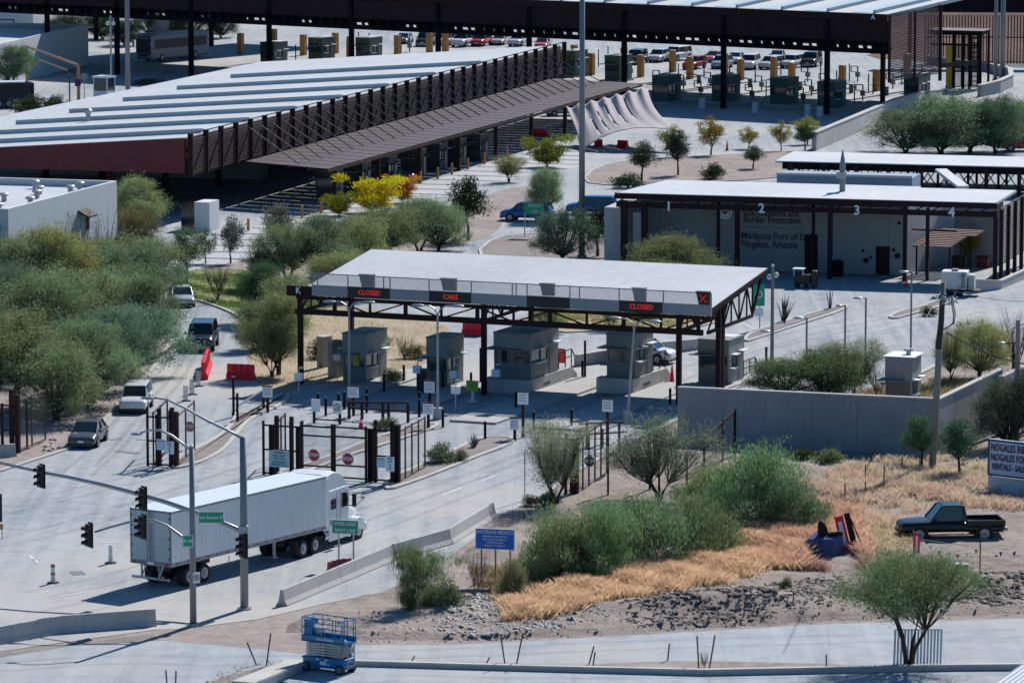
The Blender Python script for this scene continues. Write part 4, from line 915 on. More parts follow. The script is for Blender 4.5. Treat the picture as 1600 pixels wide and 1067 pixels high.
def octa(t, x, y, z, r, s='STOP', size=.26, m=M_signr):
    a = MB(Matrix.Translation((x, y, z))); pts = [(r*cos(pi/8+k*pi/4), r*sin(pi/8+k*pi/4)) for k in range(8)]; a.exty(pts, -.012, .012); o = a.build('stop_sign', M_signw, t)
    a = MB(Matrix.Translation((x, y, z))); pts = [(r*.9*cos(pi/8+k*pi/4), r*.9*sin(pi/8+k*pi/4)) for k in range(8)]; a.exty(pts, -.02, -.013); a.build('red_face', m, o)
    txt(o, s, x, y-.026, z, size, M_signw, sx=.9, bold=.006); return o
octa(gt, LX(gt,492,1.4), -.12, 1.42, .40, size=.28); octa(gt, LX(gt,545,1.3), -.12, 1.32, .40, size=.28)
def panelsign(t, x0, x1, z0, z1, y, m, lines, tm, size, name='sign_panel'):
    a = MB(); a.box(x0, x1, y-.02, y+.02, z0, z1); o = a.build(name, m, t)
    for i, (s, z, sz) in enumerate(lines): txt(o, s, (x0+x1)/2, y-.026, z, sz, tm, sx=.85)
    return o
M_pale = mat('sign_pale_blue', (.42,.60,.62), .5, var=.05); M_paleb = mat('sign_pale', (.55,.68,.80), .5, var=.05)
panelsign(gt, LX(gt,422), LX(gt,453), .55, 1.55, -.12, M_pale, [('WARNING',1.43,.17),('AREA CLOSED',1.24,.15),('10 PM - 6 AM',1.06,.15),('NO TRESPASSING',.86,.13),('UNDER PENALTY OF LAW',.70,.10)], M_signk, .1)
panelsign(gt, LX(gt,591), LX(gt,604), .95, 1.55, -.16, M_paleb, [('NOTICE',1.47,.13)], M_signk, .1)
panelsign(gt, LX(gt,604.5), LX(gt,618), .75, 1.62, -.14, M_signw, [('SPEED',1.5,.15),('LIMIT',1.33,.15),('5',1.02,.42)], M_signk, .1)
g1 = gate('folded steel gate with a speed limit 5 sign on the gore island', 231, 728, A1,
    [(231,.12,3.3),(240,.10,3.1,.4),(246,.2,3.5,.3),(262,.1,3.4,.3),(267,.22,3.6,.2),(276,.24,3.4)], [(231,276,3.0),(231,276,1.55),(231,276,.15)], 3.4)
leaf(g1, 277, 304, 706, 3.2, M_steelr, 2); leaf(g1, 240, 262, 706, 3.3, M_brown, 2)
panelsign(g1, LX(g1,247), LX(g1,260), 1.05, 1.7, -.16, M_paleb, [('NOTICE',1.6,.13)], M_signk, .1)
panelsign(g1, LX(g1,260.5), LX(g1,274), .85, 1.6, -.15, M_signw, [('SPEED',1.48,.15),('LIMIT',1.33,.15),('5',1.06,.4)], M_signk, .1)
e = Lc(g1, 298, 700); octa(g1, e[0], e[1]-.1, 1.35, .36, size=.25, m=M_redd)
g0 = gate('open mesh gate leaf at the left photo edge below the thicket', 4, 706, A1, [(4,.14,3.0),(19,.24,3.9),(28,.26,3.6),(24,.1,3.0,1.5)], [(4,28,2.9),(4,28,1.4),(4,28,.2)], 3.4)
leaf(g0, 29, 71, 690, 3.3, M_steelr, 2)
g3 = gate('narrow steel gate hanging open behind the pale mesquite', 884, 775, A1, [(884,.14,3.6),(889,.10,3.2,.5),(895,.28,3.2),(900,.28,3.1)], [(884,900,3.3),(884,900,1.5)], 3.4)
e = leaf(g3, 901, 948, 742, 3.4, M_brown, 5); octa(g3, *[v for v in Lc(g3, 921, 760)[:2]], 1.5, .36, 'STOP', .25, M_signk)
for px, py, h, lb in [(950,778,3.6,'slim brown post in the dirt between the two pale mesquites'),(820,782,2.9,'thin grey stake by the road beside the pale mesquite'),(1073,765,2.2,'dark short post among the right pale mesquite stems'),(1015,770,3.0,'slim dark post left in the right pale mesquite')]:
    t = thing('steel_post', lb, 'post', px, py); a = MB(); a.bar((0,0,0),(0,0,h), .12 if 'thin' not in lb else .06); a.build('shaft', M_brown if 'thin' not in lb else M_gal, t)
t = thing('swing_barrier', 'brown tubular barrier arms above the open narrow gate', 'barrier', 905, 700, 40); a = MB(); a.bar((0,0,1.5),(3.2,.4,1.9), .1); a.bar((.5,0,.9),(3.4,.4,1.3), .1); a.bar((.6,0,0),(.6,0,1.7), .12); a.bar((2.9,.3,0),(2.9,.3,1.9), .12); a.build('beam', M_steelr, t)
t = thing('mesh_fence', 'dark sloping mesh fence joining the retaining wall corner', 'fence', 1100, 745, 10); e1 = Lc(t, 1148, 712)
a = MB(); a.bar((0,0,0),(0,0,2.4), .12); a.bar((e1[0],e1[1],0),(e1[0],e1[1],2.9), .16); a.bar((e1[0]*.6,e1[1]*.6,0),(e1[0]*.6,e1[1]*.6,2.7), .12); a.bar((0,0,2.3),(e1[0],e1[1],2.8), .09); a.build('post', M_black, t)
a = MB(); a.quad((0,0,.1),(e1[0],e1[1],.1),(e1[0],e1[1],2.8),(0,0,2.3)); a.build('mesh_infill', M_meshd, t)
# ================================================================ lamps
def arm_lamp(t, s, z, reach, rise, r=.045, head=.85, hm=None):
    a = MB(); pts = [(0,0,z-.55),(s*.18,0,z-.12),(s*reach*.4,0,z+rise*.75),(s*reach*.75,0,z+rise)]
    a.tube(pts, [r*1.3,r*1.1,r,r*.9], 8); o = a.build('arm', M_gal, t)
    a = MB(Matrix.Translation((s*(reach*.75+head*.35), 0, z+rise-.03))); a.ball((0,0,0), (head*.55,.17,.10), 12); a.build('lamp_head', M_gal, o, smooth=True)
def double_lamp(px, py, top, label, tilt=None, ped=.75, span=64):
    t = thing('street_lamp', label, 'street lamp', px, py, A1*.3)
    z = zat(FRM[t.name][1], top); 
    if ped: a = MB(); a.tube([(0,0,0),(0,0,ped)], [.33,.30], 14); a.build('pedestal', M_cwall, t)
    a = MB(); a.tube([(0,0,0),(0,0,z-.5)], [.10,.065], 12); a.build('pole', M_gal, t)
    rc = span/2/sc(py)
    for s in (-1,1): arm_lamp(t, s, z, rc, .12)
    if tilt: t.rotation_euler = (0, R(tilt), t.rotation_euler.z)
    return t
double_lamp(546,618,474,'double armed street lamp in front of the first booth',ped=0)
double_lamp(684,655,480,'double armed street lamp on a round pedestal left of the brown column')
double_lamp(980,660,501,'double armed street lamp leaning right in front of the fourth booth',tilt=4)
def single_lamp(px, py, top, reach, label, r=.08, head=.7, m=None, s=-1):
    t = thing('street_lamp', label, 'street lamp', px, py); z = zat(FRM[t.name][1], top)
    a = MB(); a.bar((0,0,0),(0,0,z), r*1.6, r*1.6); a.build('pole', m or M_galp, t)
    a = MB(); a.bar((0,0,z-.05),(s*reach,0,z-.02), .07); a.build('arm', m or M_galp, t)
    a = MB(Matrix.Translation((s*(reach+head*.35),0,z-.03))); a.ball((0,0,0),(head*.55,.2,.09), 12); a.build('lamp_head', M_gal, t, smooth=True)
single_lamp(1423,547,424,.3,'tallest slim lamp in front of the numbered canopy'); single_lamp(1352,562,465,.3,'slim lamp second right of the camera pole'); single_lamp(1320,560,477,.25,'slim lamp with short arm over the median end',head=.5)
single_lamp(1260,567,496,.3,'shorter slim lamp above the green trees behind the wall',head=.75); single_lamp(1205,560,517,.15,'lamp head just left of the camera pole shaft',r=.05,head=.75)
single_lamp(1582,640,535,.6,'lamp at the right photo edge beside the sloping wall',r=.09,head=.6,m=M_brown)
t = thing('camera_pole', 'pale pole with two white camera domes near its top beside the booth canopy', 'pole', 1206, 590)
z = zat(FRM[t.name][1], 417); a = MB(); a.tube([(0,0,0),(0,0,z)], [.14,.10], 10); a.build('shaft', M_galp, t)
for s in (-1, 1): a = MB(); a.ball((s*.22,-.05,z-.62+s*.06), .2, 10); a.build('camera_dome', M_wplast, t, smooth=True)
a = MB(); a.ball((0,0,z+.06), .12, 8); a.build('finial', M_wplast, t)
# tall masts
def mast(px, py, r0, r1, label, m=M_galp, ztop=None, top=None):
    t = thing('tall_mast', label, 'mast', px, py); z = ztop or zat(FRM[t.name][1], top); a = MB(); a.tube([(0,0,0),(0,0,z)], [r0, r1], 14); a.build('shaft', m, t, smooth=True)
    a = MB(); a.tube([(0,0,0),(0,0,.35)], r0*1.5, 12); a.build('base_plate', M_cwall, t); return t
mast(909,405,.27,.20,'very tall grey mast rising in front of the hanging sail',ztop=26); mast(200,150,.30,.24,'tall grey mast in front of the bus shade at the upper left',ztop=20)
mast(1555,128,.26,.22,'left one of two tall masts at the upper right',ztop=16); mast(1566,126,.34,.28,'thicker right one of two tall masts at the upper right',ztop=16)
t = thing('camera_pole', 'slim pole with two white camera domes left of the upper left mast', 'pole', 174, 152); z = zat(FRM[t.name][1], 25)
a = MB(); a.tube([(0,0,0),(0,0,z)], [.13,.10], 10); a.build('shaft', M_gal, t)
for s in (-1, 1): a = MB(); a.ball((s*.33,-.05,z-.9), .26, 10); a.build('camera_dome', M_wplast, t, smooth=True)
# ================================================================ traffic signals
M_lens = mat('signal_lens', (.03,.06,.05), .2, var=0)
def sighead(name_t, label, p, yaw=0, three=True, parent=None, s=1.0, lit=True):
    """p: world centre of the head, top-level when parent is None"""
    M = Matrix.Translation(Vector(p)) @ Matrix.Rotation(R(yaw), 4, 'Z')
    a = MB(M); a.box(-.19*s,.19*s,-.10*s,.12*s,-.56*s,.56*s); o = a.build('signal_head', M_plast, parent, bevel=.02)
    a = MB(M); a.box(-.27*s,.27*s,.121*s,.135*s,-.64*s,.64*s); a.build('backplate', M_plast, o)
    for k, z in enumerate((.36,0,-.36)):
        v = MB(M); n = 10; vs = []; fs = []
        for i in range(n):
            b_ = pi*(-.15+1.3*i/(n-1)); vs += [(.15*s*cos(b_),-.10*s,z*s+.15*s*sin(b_)),(.15*s*cos(b_),-.34*s,z*s-.04*s+.15*s*sin(b_))]
        for i in range(n-1): fs.append((2*i,2*i+1,2*i+3,2*i+2))
        v.add(vs, fs); v.build('visor', M_plast, o)
        l = MB(M); l.tube([(0,-.10*s,z*s),(0,-.125*s,z*s)], .13*s, 12); l.build('lens', M_ledg if k == 2 else M_lens, o)
    return o
p1 = thing('traffic_signal_pole', 'taller signal pole with a long mast arm and green road name sign over the trailer', 'traffic signal', 382, 952)
X1, Y1, _ = FRM[p1.name]; zt = zat(Y1, 682)
a = MB(); a.tube([(0,0,0),(0,0,zt)], [.21,.17], 16); a.build('pole', M_galp, p1, smooth=True); a = MB(); a.tube([(0,0,0),(0,0,.12)], .36, 14); a.build('base_plate', M_gal, p1)
def rel(o, p): return (p[0]-FRM[o.name][0], p[1]-FRM[o.name][1], p[2])
def armpts(o, pts, dy):   # pts in px along the arm, each with its own share of dy
    n = len(pts)-1; return [rel(o, at(p[0], p[1], FRM[o.name][1]+dy*i/n)) for i, p in enumerate(pts)]
a = MB(); a.tube(armpts(p1, [(381,686),(355,672),(320,655),(290,638),(262,625),(240,621)], 2.0), [.08,.075,.07,.06,.05,.045], 10); o = a.build('lamp_arm', M_gal, p1, smooth=True)
e = rel(p1, at(232,622,Y1+2)); a = MB(); a.ball(e, (.42,.16,.09), 10); a.build('lamp_head', M_gal, o, smooth=True)
AP = [(383,832),(348,817),(302,799),(262,785),(222,773),(160,757),(110,746),(63,737),(0,723),(-60,711)]
a = MB(); a.tube(armpts(p1, AP, 9), [.14,.135,.13,.125,.12,.11,.10,.09,.08,.07], 10); ma = a.build('mast_arm', M_gal, p1, smooth=True)
a = MB(); a.box(-.26,.22,-.26,.2,zat(Y1,834),zat(Y1,820)); a.build('arm_clamp', M_gal, p1, bevel=.03)
def onarm(px, py, f, dy=-.25): return rel(p1, at(px, py, Y1+9*f+dy))
sighead('','',onarm(222,779,4/9), -50, parent=p1); sighead('','',onarm(63,744,7/9), -50, parent=p1)
sighead('','',(rel(p1, at(379,853,Y1-.35))), -50, parent=p1)
def roadsign(t, px0, px1, pyc, Y, h, s, size, m=M_green, yaw=0):
    A = at(px0, pyc, Y); B = at(px1, pyc, Y); cx_, cz = (A[0]+B[0])/2-FRM[t.name][0], A[2]; hw = (B[0]-A[0])/2; y = Y-FRM[t.name][1]
    a = MB(); a.box(cx_-hw, cx_+hw, y-.015, y+.015, cz-h/2, cz+h/2); o = a.build('road_name_sign', M_signw, t, bevel=.01)
    a = MB(); a.box(cx_-hw+.035, cx_+hw-.035, y-.022, y-.016, cz-h/2+.035, cz+h/2-.035); a.build('green_face', m, o); txt(o, s, cx_, y-.028, cz, size, M_signw, sx=.95, bold=.004); return o
o = roadsign(p1, 309.5, 350, 808, Y1+.9, .60, 'Port Access Dr', .235); 
t = thing('traffic_signal_pole', 'nearer signal pole with a curved arm and small green route sign', 'traffic signal', 302, 977)
X2, Y2, _ = FRM[t.name]; zt = zat(Y2, 700)
a = MB(); a.tube([(0,0,0),(0,0,zt)], [.17,.12], 16); a.build('pole', M_galp, t, smooth=True); a = MB(); a.tube([(0,0,0),(0,0,.12)], .30, 14); a.build('base_plate', M_gal, t); a = MB(); a.ball((0,0,zt+.03), .13, 8); a.build('cap', M_gal, t)
a = MB(); a.tube(armpts(t, [(302,706),(285,693),(268,680),(250,672),(232,672),(218,677)], .5), [.075,.065,.06,.055,.045,.04], 10); o = a.build('lamp_arm', M_gal, t, smooth=True); e = rel(t, at(213,678,Y2+.5)); a = MB(); a.ball(e, (.3,.14,.08), 10); a.build('lamp_head', M_gal, o, smooth=True)
a = MB(); a.tube(armpts(t, [(302,848),(284,838),(262,822),(240,813),(220,813),(200,816),(170,824),(148,831)], 1.5), [.085,.08,.08,.075,.07,.065,.06,.05], 10); a.build('signal_arm', M_gal, t, smooth=True)
def rt(px, py, dy): return rel(t, at(px, py, Y2+dy))
sighead('','',rt(138,836,1.4), -58, parent=t); sighead('','',rt(221,823,.8), -58, parent=t)
roadsign(t, 285, 302, 845, Y2-.3, .6, 'SR 189', .20)
e = rt(307,902,-.2); a = MB(); a.box(e[0]-.17,e[0]+.17,e[1]-.015,e[1]+.015,e[2]-.27,e[2]+.27); o = a.build('no_u_turn_sign', M_signw, t)
a = MB(Matrix.Translation((e[0],e[1],e[2]))); ring(a,(0,0),.15,.03,-.02); a.bar((-.1,-.022,.1),(.1,-.022,-.1),.03,.01); a.bar((-.04,-.026,-.08),(-.04,-.026,.07),.03,.01); a.bar((-.04,-.026,.07),(.05,-.026,.07),.03,.01); a.bar((.05,-.026,.07),(.05,-.026,-.04),.03,.01); a.build('symbol', M_signk, o)
t = thing('road_works_sign', 'black backed sign on an orange stand cut by the left photo edge', 'sign', 0, 842); a = MB(); a.box(-.5,.14,-.03,.03,.95,2.5); a.build('panel', M_plast, t)
a = MB(); a.box(-.5,.18,-.1,.1,.55,.85); a.build('orange_board', M_orange, t); a = MB(); a.bar((-.3,0,0),(-.3,0,1.0),.05); a.bar((.12,0,0),(.12,0,.6),.05); a.build('leg', M_gal, t)
# ================================================================ free standing signs
t = thing('guide_sign', 'green sign reading wide load right lane in front of the truck cab', 'sign', 541, 888, 14)
xa, xb_ = LX(t, 518.5, 2.5), LX(t, 560.5, 2.5); z0, z1 = LZ(t,0,0,834), LZ(t,0,0,812)
a = MB(); a.box(xa,xb_,-.02,.02,z0,z1); o = a.build('panel', M_signw, t); a = MB(); a.box(xa+.04,xb_-.04,-.03,-.021,z0+.04,z1-.04); a.build('green_face', M_green, o)
txt(o,'WIDE LOAD',(xa+xb_)/2,-.036,z1-.21,.25,M_signw,sx=.85,bold=.003); txt(o,'RIGHT LANE',(xa+xb_)/2,-.036,z0+.19,.25,M_signw,sx=.8,bold=.003)
for px in (529,552): x = LX(t,px,1); a = MB(); a.bar((x,.05,0),(x,.05,z0+.5),.07); a.build('post', M_gal, t)
t = thing('guide_sign', 'blue entering Mexico sign on three posts above the dirt bank', 'sign', 773, 918, 14)
xa, xb_ = LX(t, 743, 3), LX(t, 804, 3); z0, z1 = LZ(t,0,0,858), LZ(t,0,0,826)
a = MB(); a.box(xa,xb_,-.02,.02,z0,z1); o = a.build('panel', M_paleb, t); a = MB(); a.box(xa+.035,xb_-.035,-.03,-.021,z0+.035,z1-.035); a.build('blue_face', M_blue, o)
xm = (xa+xb_)/2
for s, f, sz in [('ENTERING MEXICO',.17,.245),('FIREARMS & AMMUNITION',.37,.12),('ARE ILLEGAL IN MEXICO',.52,.125),('WEAPONS LAWS',.67,.125),('SUBJECT TO PENALTY',.82,.12)]: txt(o,s,xm,-.036,z1-(z1-z0)*f,sz,M_signw,sx=.92,bold=.002)
for px in (752,774,797): x = LX(t,px,1); a = MB(); a.bar((x,.05,0),(x,.05,z0+.4),.08); a.build('post', M_wood, t)
t = thing('guide_sign', 'small green direction sign in front of the bright blue car', 'sign', 832, 372, 10); z0, z1 = LZ(t,0,0,335), LZ(t,0,0,317); xa, xb_ = LX(t,818,2),LX(t,849,2)
a = MB(); a.box(xa,xb_,-.02,.02,z0,z1); o = a.build('panel', M_green, t); txt(o,'MEXICO',(xa+xb_)/2+.1,-.03,z1-.27,.34,M_signw,sx=.9); txt(o,'USA',(xa+xb_)/2+.1,-.03,z0+.25,.34,M_signw,sx=.9)
a = MB(); a.bar((xa+.1,.04,0),(xa+.1,.04,z0+.3),.08); a.build('post', M_gal, t)
t = thing('guide_sign', 'upright green sign hanging at the right end of the booth canopy', 'sign', 1187, 516, 0); z0, z1 = LZ(t,0,0,478), LZ(t,0,0,446); xa, xb_ = LX(t,1177,3),LX(t,1195,3)
a = MB(); a.box(xa,xb_,-.02,.02,z0,z1); o = a.build('panel', M_green, t); a = MB(Matrix.Translation(((xa+xb_)/2,0,(z0+z1)/2+.1))); ring(a,(0,0),.27,.07,-.03); a.build('symbol', M_signw, o)
z2, z3 = LZ(t,0,0,494), LZ(t,0,0,481); a = MB(); a.box(xa+.1,xb_-.1,-.02,.02,z2,z3); a.build('lower_panel', M_signw, t); a = MB(); a.bar((0,.04,0),(0,.04,z0+.3),.07); a.build('post', M_galp, t)
t = thing('road_sign', 'round backed grey sign on a thin post beside the umbrella shaped tree', 'sign', 726, 372, 0); a = MB(); a.bar((0,0,0),(0,0,1.4),.05); a.build('post', M_gal, t); a = MB(); a.tube([(0,-.03,1.5),(0,.0,1.5)],.25,10); a.build('panel', M_grey, t)
t = thing('billboard', 'white painted billboard with maroon lettering on the right edge', 'billboard', 1543, 772, 38)
z1, z0 = LZ(t,0,0,685), LZ(t,0,0,742)
a = MB(); a.box(0,5.2,0,.15,z0,z1); o = a.build('panel', M_paleb, t); a = MB(); a.box(0,5.2,-.03,-.001,z1-.12,z1); a.box(0,.1,-.03,-.001,z0,z1); a.box(0,5.2,-.03,-.001,z0,z0+.1); a.build('frame', M_navy, o)
M_mar = mat('sign_maroon', (.09,.015,.10), .6, var=.05)
txt(o,'NOGALES INDUSTRIAL',.2,-.04,z1-.48,.60,M_mar,ax='LEFT',sx=.62,bold=.01); txt(o,'NOGALES FOREIGN',.2,-.04,z1-1.05,.58,M_mar,ax='LEFT',sx=.62,bold=.01); txt(o,'RENTALS - SALES',.3,-.04,z1-1.58,.50,M_mar,ax='LEFT',sx=.62,bold=.01)
a = MB(); a.box(.1,.25,.02,.12,0,z0); a.box(2.4,2.55,.02,.12,0,z0); a.box(5.0,5.15,.02,.12,0,z0); a.box(0,5.2,.03,.1,0.1,z0-.05); a.build('support', M_whitew, t)
# ================================================================ semi truck
TA = 33.5
ts = thing('semi_truck', 'white semi truck with long box trailer turning onto the port road', 'truck', loc=(-17.47, 232.4, 0), ang=TA)
# trailer frame: local x = 0 at right side plane, -2.6 left; y forward
TL, TW, z0, z1 = 13.6, 2.62, 1.32, 4.1
a = MB(); a.box(-TW, 0, .06, TL, z0, z1-.03, 0); tb_ = a.build('trailer_box', M_side_w, ts)
a = MB(); a.box(-TW+.0, 0, .05, TL, z1-.03, z1, 0); a.build('trailer_roof', M_wpaint, tb_)
a = MB(); a.box(-TW-.012, .012, .03, TL+.01, z1-.12, z1-.015); a.box(-TW-.012, .012, .02, TL+.01, z0-.10, z0+.10); a.build('side_rail', M_gal, tb_)
a = MB()
for i in range(1, 46): y = TL*i/46; a.box(.0, .002, y-.006, y+.012, z0+.1, z1-.12)
a.build('panel_seam', M_side_w, tb_)
a = MB()
for i in range(24): y = .5+i*.55; a.box(.012, .02, y, y+.05, z0-.06, z0+.04)
a.build('rail_rivet', M_grey, tb_)
M_doorp = mat('trailer_door', (.42,.50,.54), .45, var=.08, streak=1)
for s in (0, 1):
    x0 = -TW+.07+s*(TW/2-.06); a = MB(); a.box(x0, x0+TW/2-.09, 0, .055, z0+.12, z1-.10); o = a.build('rear_door', M_doorp, tb_)
for s in (0, 1):
    a = MB(); 
    for k in range(5): z = z0+.3+k*.52; xx = -TW+.02 if s == 0 else -.14; a.box(xx, xx+.12, -.03, .05, z, z+.07)
    a.build('door_hinge', M_plast, tb_)
a = MB()
for x in (-TW/2-.22,-TW/2-.08,-TW/2+.08,-TW/2+.22): a.tube([(x,-.03,z0+.1),(x,-.03,z1-.12)], .02, 6)
a.build('lock_rod', M_gal, tb_)
a = MB(); a.box(-TW,-.0,-.01,.06,z1-.10,z1+.0); a.box(-TW,0,-.02,.06,z0-.08,z0+.12); a.box(-TW,-TW+.07,-.01,.06,z0,z1); a.box(-.07,0,-.01,.06,z0,z1); a.build('door_frame', M_grey, tb_)
a = MB(); a.bar((-TW+.1,-.02,.55),(-.1,-.02,.55),.1,.12); a.bar((-TW+.75,-.02,.55),(-TW+.6,.15,z0),.08); a.bar((-.75,-.02,.55),(-.6,.15,z0),.08); a.bar((-TW+.75,-.02,.55),(-TW+.9,.15,z0),.05); a.bar((-.75,-.02,.55),(-.9,.15,z0),.05); a.build('underride_bar', M_gal, tb_)
a = MB(); a.box(-TW+.5,-.5,.4,TL-.4,z0-.26,z0-.10); a.box(-TW+.85,-.85,1.0,4.4,.75,z0-.26); a.build('under_frame', M_plast, tb_)
a = MB(); a.box(-.42,-.32,9.3,9.45,.35,z0-.1); a.box(-TW+.32,-TW+.42,9.3,9.45,.35,z0-.1); a.box(-.5,-.25,9.2,9.55,.28,.35); a.build('landing_gear', M_gal, tb_)
a = MB(); a.tube([(.03,4.9,z0-.2),(.03,4.9,.75),(.03,5.3,.75)], .03, 6); a.build('mud_flap_bracket', M_gal, tb_)
a = MB()
for k in range(16): y = .4+k*.85; a.box(.012,.016,y,y+.35,z0+.0,z0+.05)
a.build('reflective_tape', M_lampr, tb_)
a = MB(); a.box(-TW/2-.2,-TW/2+.2,-.03,-.015,z0-.06,z0+.08); a.build('licence_plate', M_signw, tb_)
for x in (-TW+.25, -.25): a = MB(); a.box(x-.1,x+.1,-.035,-.02,z0-.06,z0+.06); a.build('tail_light', M_lampr, tb_)
def twheel(par, M, x, y, r=.51, wd=.52, side=1):
    a = MB(M @ Matrix.Translation((x, y, r))); a.tube([(-wd/2,0,0),(-wd/2+.05,0,0),(wd/2-.05,0,0),(wd/2,0,0)], [r*.94,r,r,r*.94], 20); a.build('wheel', M_rubber, par)
    b_ = MB(M @ Matrix.Translation((x, y, r))); s = side*(wd/2); b_.tube([(s-side*.1,0,0),(s+side*.012,0,0)], r*.58, 14); b_.tube([(s,0,0),(s+side*.07,0,0)], r*.24, 10); b_.build('rim', M_gal, par)
I4 = Matrix.Identity(4)
for y in (1.6, 2.85):
    for x, s in ((-.28, 1), (-TW+.28, -1)): twheel(tb_, I4, x, y, side=s)
# tractor, articulated
MTT = Matrix.Translation((-TW/2+.05, TL-.95, 0)) @ Matrix.Rotation(R(7.5), 4, 'Z')
hw = 1.24
c = MB(MTT); c.ext([(1.35,1.0),(3.6,1.0),(3.6,1.15),(3.75,3.0),(3.3,3.25),(1.35,3.2)], -hw, hw); cab = c.build('cab', M_wpaint, ts, bevel=.07)
def P(name, m, fn, bev=0, par=None, smooth=False): q = MB(MTT); fn(q); return q.build(name, m, par or cab, bevel=bev, smooth=smooth)
P('hood', M_wpaint, lambda q: q.hexa([(-1.0,3.6,.75),(1.0,3.6,.75),(.85,5.75,.65),(-.85,5.75,.65)], [(-1.0,3.6,2.15),(1.0,3.6,2.15),(.66,5.6,1.55),(-.66,5.6,1.55)]), .12)
for s in (-1, 1):
    def fen(q, s=s):
        n = 9; vs = []; 
        pts = [(4.85+.78*cos(pi*i/(n-1)), .52+.78*sin(pi*i/(n-1))) for i in range(n)]; q.ext(pts+[(4.07,.52)], s*.80, s*1.24)
    P('fender', M_wpaint, fen, .06)
def fair(q):
    n = 10
    prof = [(1.2,3.18)]+[(1.2,4.0),(1.9,4.12),(2.5,4.02),(3.0,3.75),(3.4,3.35),(3.45,3.18)]
    for s in (-1, 1): q.ext(prof, s*hw*.97, s*hw*.90)
    top = [(1.2,4.0),(1.9,4.12),(2.5,4.02),(3.0,3.75),(3.4,3.35)]
    vs = []; 
    for (y, z) in top: vs += [(-hw*.97,y,z),(-hw*.6,y,z+.08),(hw*.6,y,z+.08),(hw*.97,y,z)]
    q.add(vs, [(i*4+k,i*4+k+1,(i+1)*4+k+1,(i+1)*4+k) for i in range(4) for k in range(3)])
P('roof_fairing', M_side_w, fair)
P('side_extender', M_wpaint, lambda q: (q.box(hw-.04,hw,.75,1.36,1.1,3.9), q.box(-hw,-hw+.04,.75,1.36,1.1,3.9)))
P('windscreen', M_glass, lambda q: q.hexa([(-1.05,3.62,2.16),(1.05,3.62,2.16),(1.05,3.70,2.16),(-1.05,3.70,2.16)], [(-.98,3.55,2.95),(.98,3.55,2.95),(.98,3.775,2.95),(-.98,3.775,2.95)]))
P('side_window', M_glass, lambda q: q.add([(hw+.015,2.75,2.1),(hw+.015,3.45,2.1),(hw+.015,3.55,2.45),(hw+.015,3.35,2.85),(hw+.015,2.75,2.9)], [(0,1,2,3,4)]))
P('sleeper_window', M_glass, lambda q: q.box(hw+.004,hw+.015,1.55,2.15,2.15,2.7))
P('door_seam', M_grey, lambda q: (q.box(hw+.003,hw+.012,2.60,2.63,1.1,3.1), q.box(hw+.003,hw+.012,2.22,2.25,1.1,3.1)))
P('vent', M_plast, lambda q: (q.box(hw+.003,hw+.014,1.5,1.6,1.3,1.6),))
P('side_fairing', M_wpaint, lambda q: q.box(hw-.1,hw-.02,1.4,3.9,.42,1.02), .02)
for s in (-1, 1):
    P('side_mirror', M_plast, lambda q, s=s: (q.box(s*(hw+.30)-.11,s*(hw+.30)+.11,3.62,3.72,2.05,2.75), q.bar((s*hw,3.6,2.1),(s*(hw+.3),3.66,2.1),.04), q.bar((s*hw,3.6,2.7),(s*(hw+.3),3.66,2.7),.04)))
    P('hood_mirror', M_gal, lambda q, s=s: (q.tube([(s*.85,5.0,1.75),(s*1.25,5.15,2.2)],.025,6), q.ball((s*1.27,5.15,2.28),(.14,.08,.13),8)))
    P('headlight', M_lampw, lambda q, s=s: q.box(s*.62-.22,s*.62+.22,5.5,5.80,1.0,1.3))
P('bumper', M_wpaint, lambda q: q.box(-1.15,1.15,5.55,5.95,.38,.85), .08)
P('chassis', M_plast, lambda q: (q.box(-.45,.45,-2.2,3.5,.65,1.05), q.box(-.5,.5,3.5,5.5,.5,.8)))
P('fuel_tank', M_chrome, lambda q: (q.tube([(hw-.35,1.0,.75),(hw-.35,2.6,.75)],.33,14),))
P('exhaust_panel', M_grey, lambda q: q.box(.7,1.0,.85,1.1,1.1,3.0))
for y in (-1.5, -.15):
    for s in (-1, 1): twheel(cab, MTT, s*.95, y, side=s)
for s in (-1, 1): twheel(cab, MTT, s*1.05, 4.85, wd=.32, side=s)
P('mud_guard', M_plast, lambda q: (q.box(.7,1.2,-2.15,-2.1,.3,1.0),))
# ================================================================ scissor lift
sl_ = thing('scissor_lift', 'blue scissor lift parked on the street at the bottom', 'lift', 505, 1051, 33)
Ll, Wl = 2.35, .95
x0, x1 = -Ll/2, Ll/2
a = MB(); a.box(x0,x1,0,Wl,.22,.72); a.box(x0-.06,x0+.3,-.02,Wl+.02,.62,.70); o = a.build('chassis', M_lift, sl_, bevel=.03)
a = MB(); a.box(x0+1.0,x0+1.35,-.012,-.002,.38,.55); a.box(x0+1.42,x0+1.52,-.012,-.002,.38,.46); a.box(x0+.75,x0+.95,-.012,-.002,.60,.66); a.box(x0+1.25,x0+1.45,-.012,-.002,.60,.66); a.build('decal', M_signw, o)
for x in (x0+.22, x1-.22):
    for y, s in ((.02,-1),(Wl-.02,1)):
        w_ = MB(Matrix.Translation((x,y,.24))); w_.tube([(0,-.1,0),(0,.1,0)],.24,14); q = w_.build('wheel', M_plast, sl_); r_ = MB(Matrix.Translation((x,y+s*.105,.24))); r_.tube([(0,-.008,0),(0,.012,0)],.16,12); r_.build('rim', M_grey, q)
a = MB()
for k in range(5):
    z = .78+k*.13
    for y in (.1, Wl-.1): a.bar((x0+.15,y,z),(x1-.15,y,z+.10),.05,.085); a.bar((x0+.15,y+.06,z+.10),(x1-.15,y+.06,z),.05,.085)
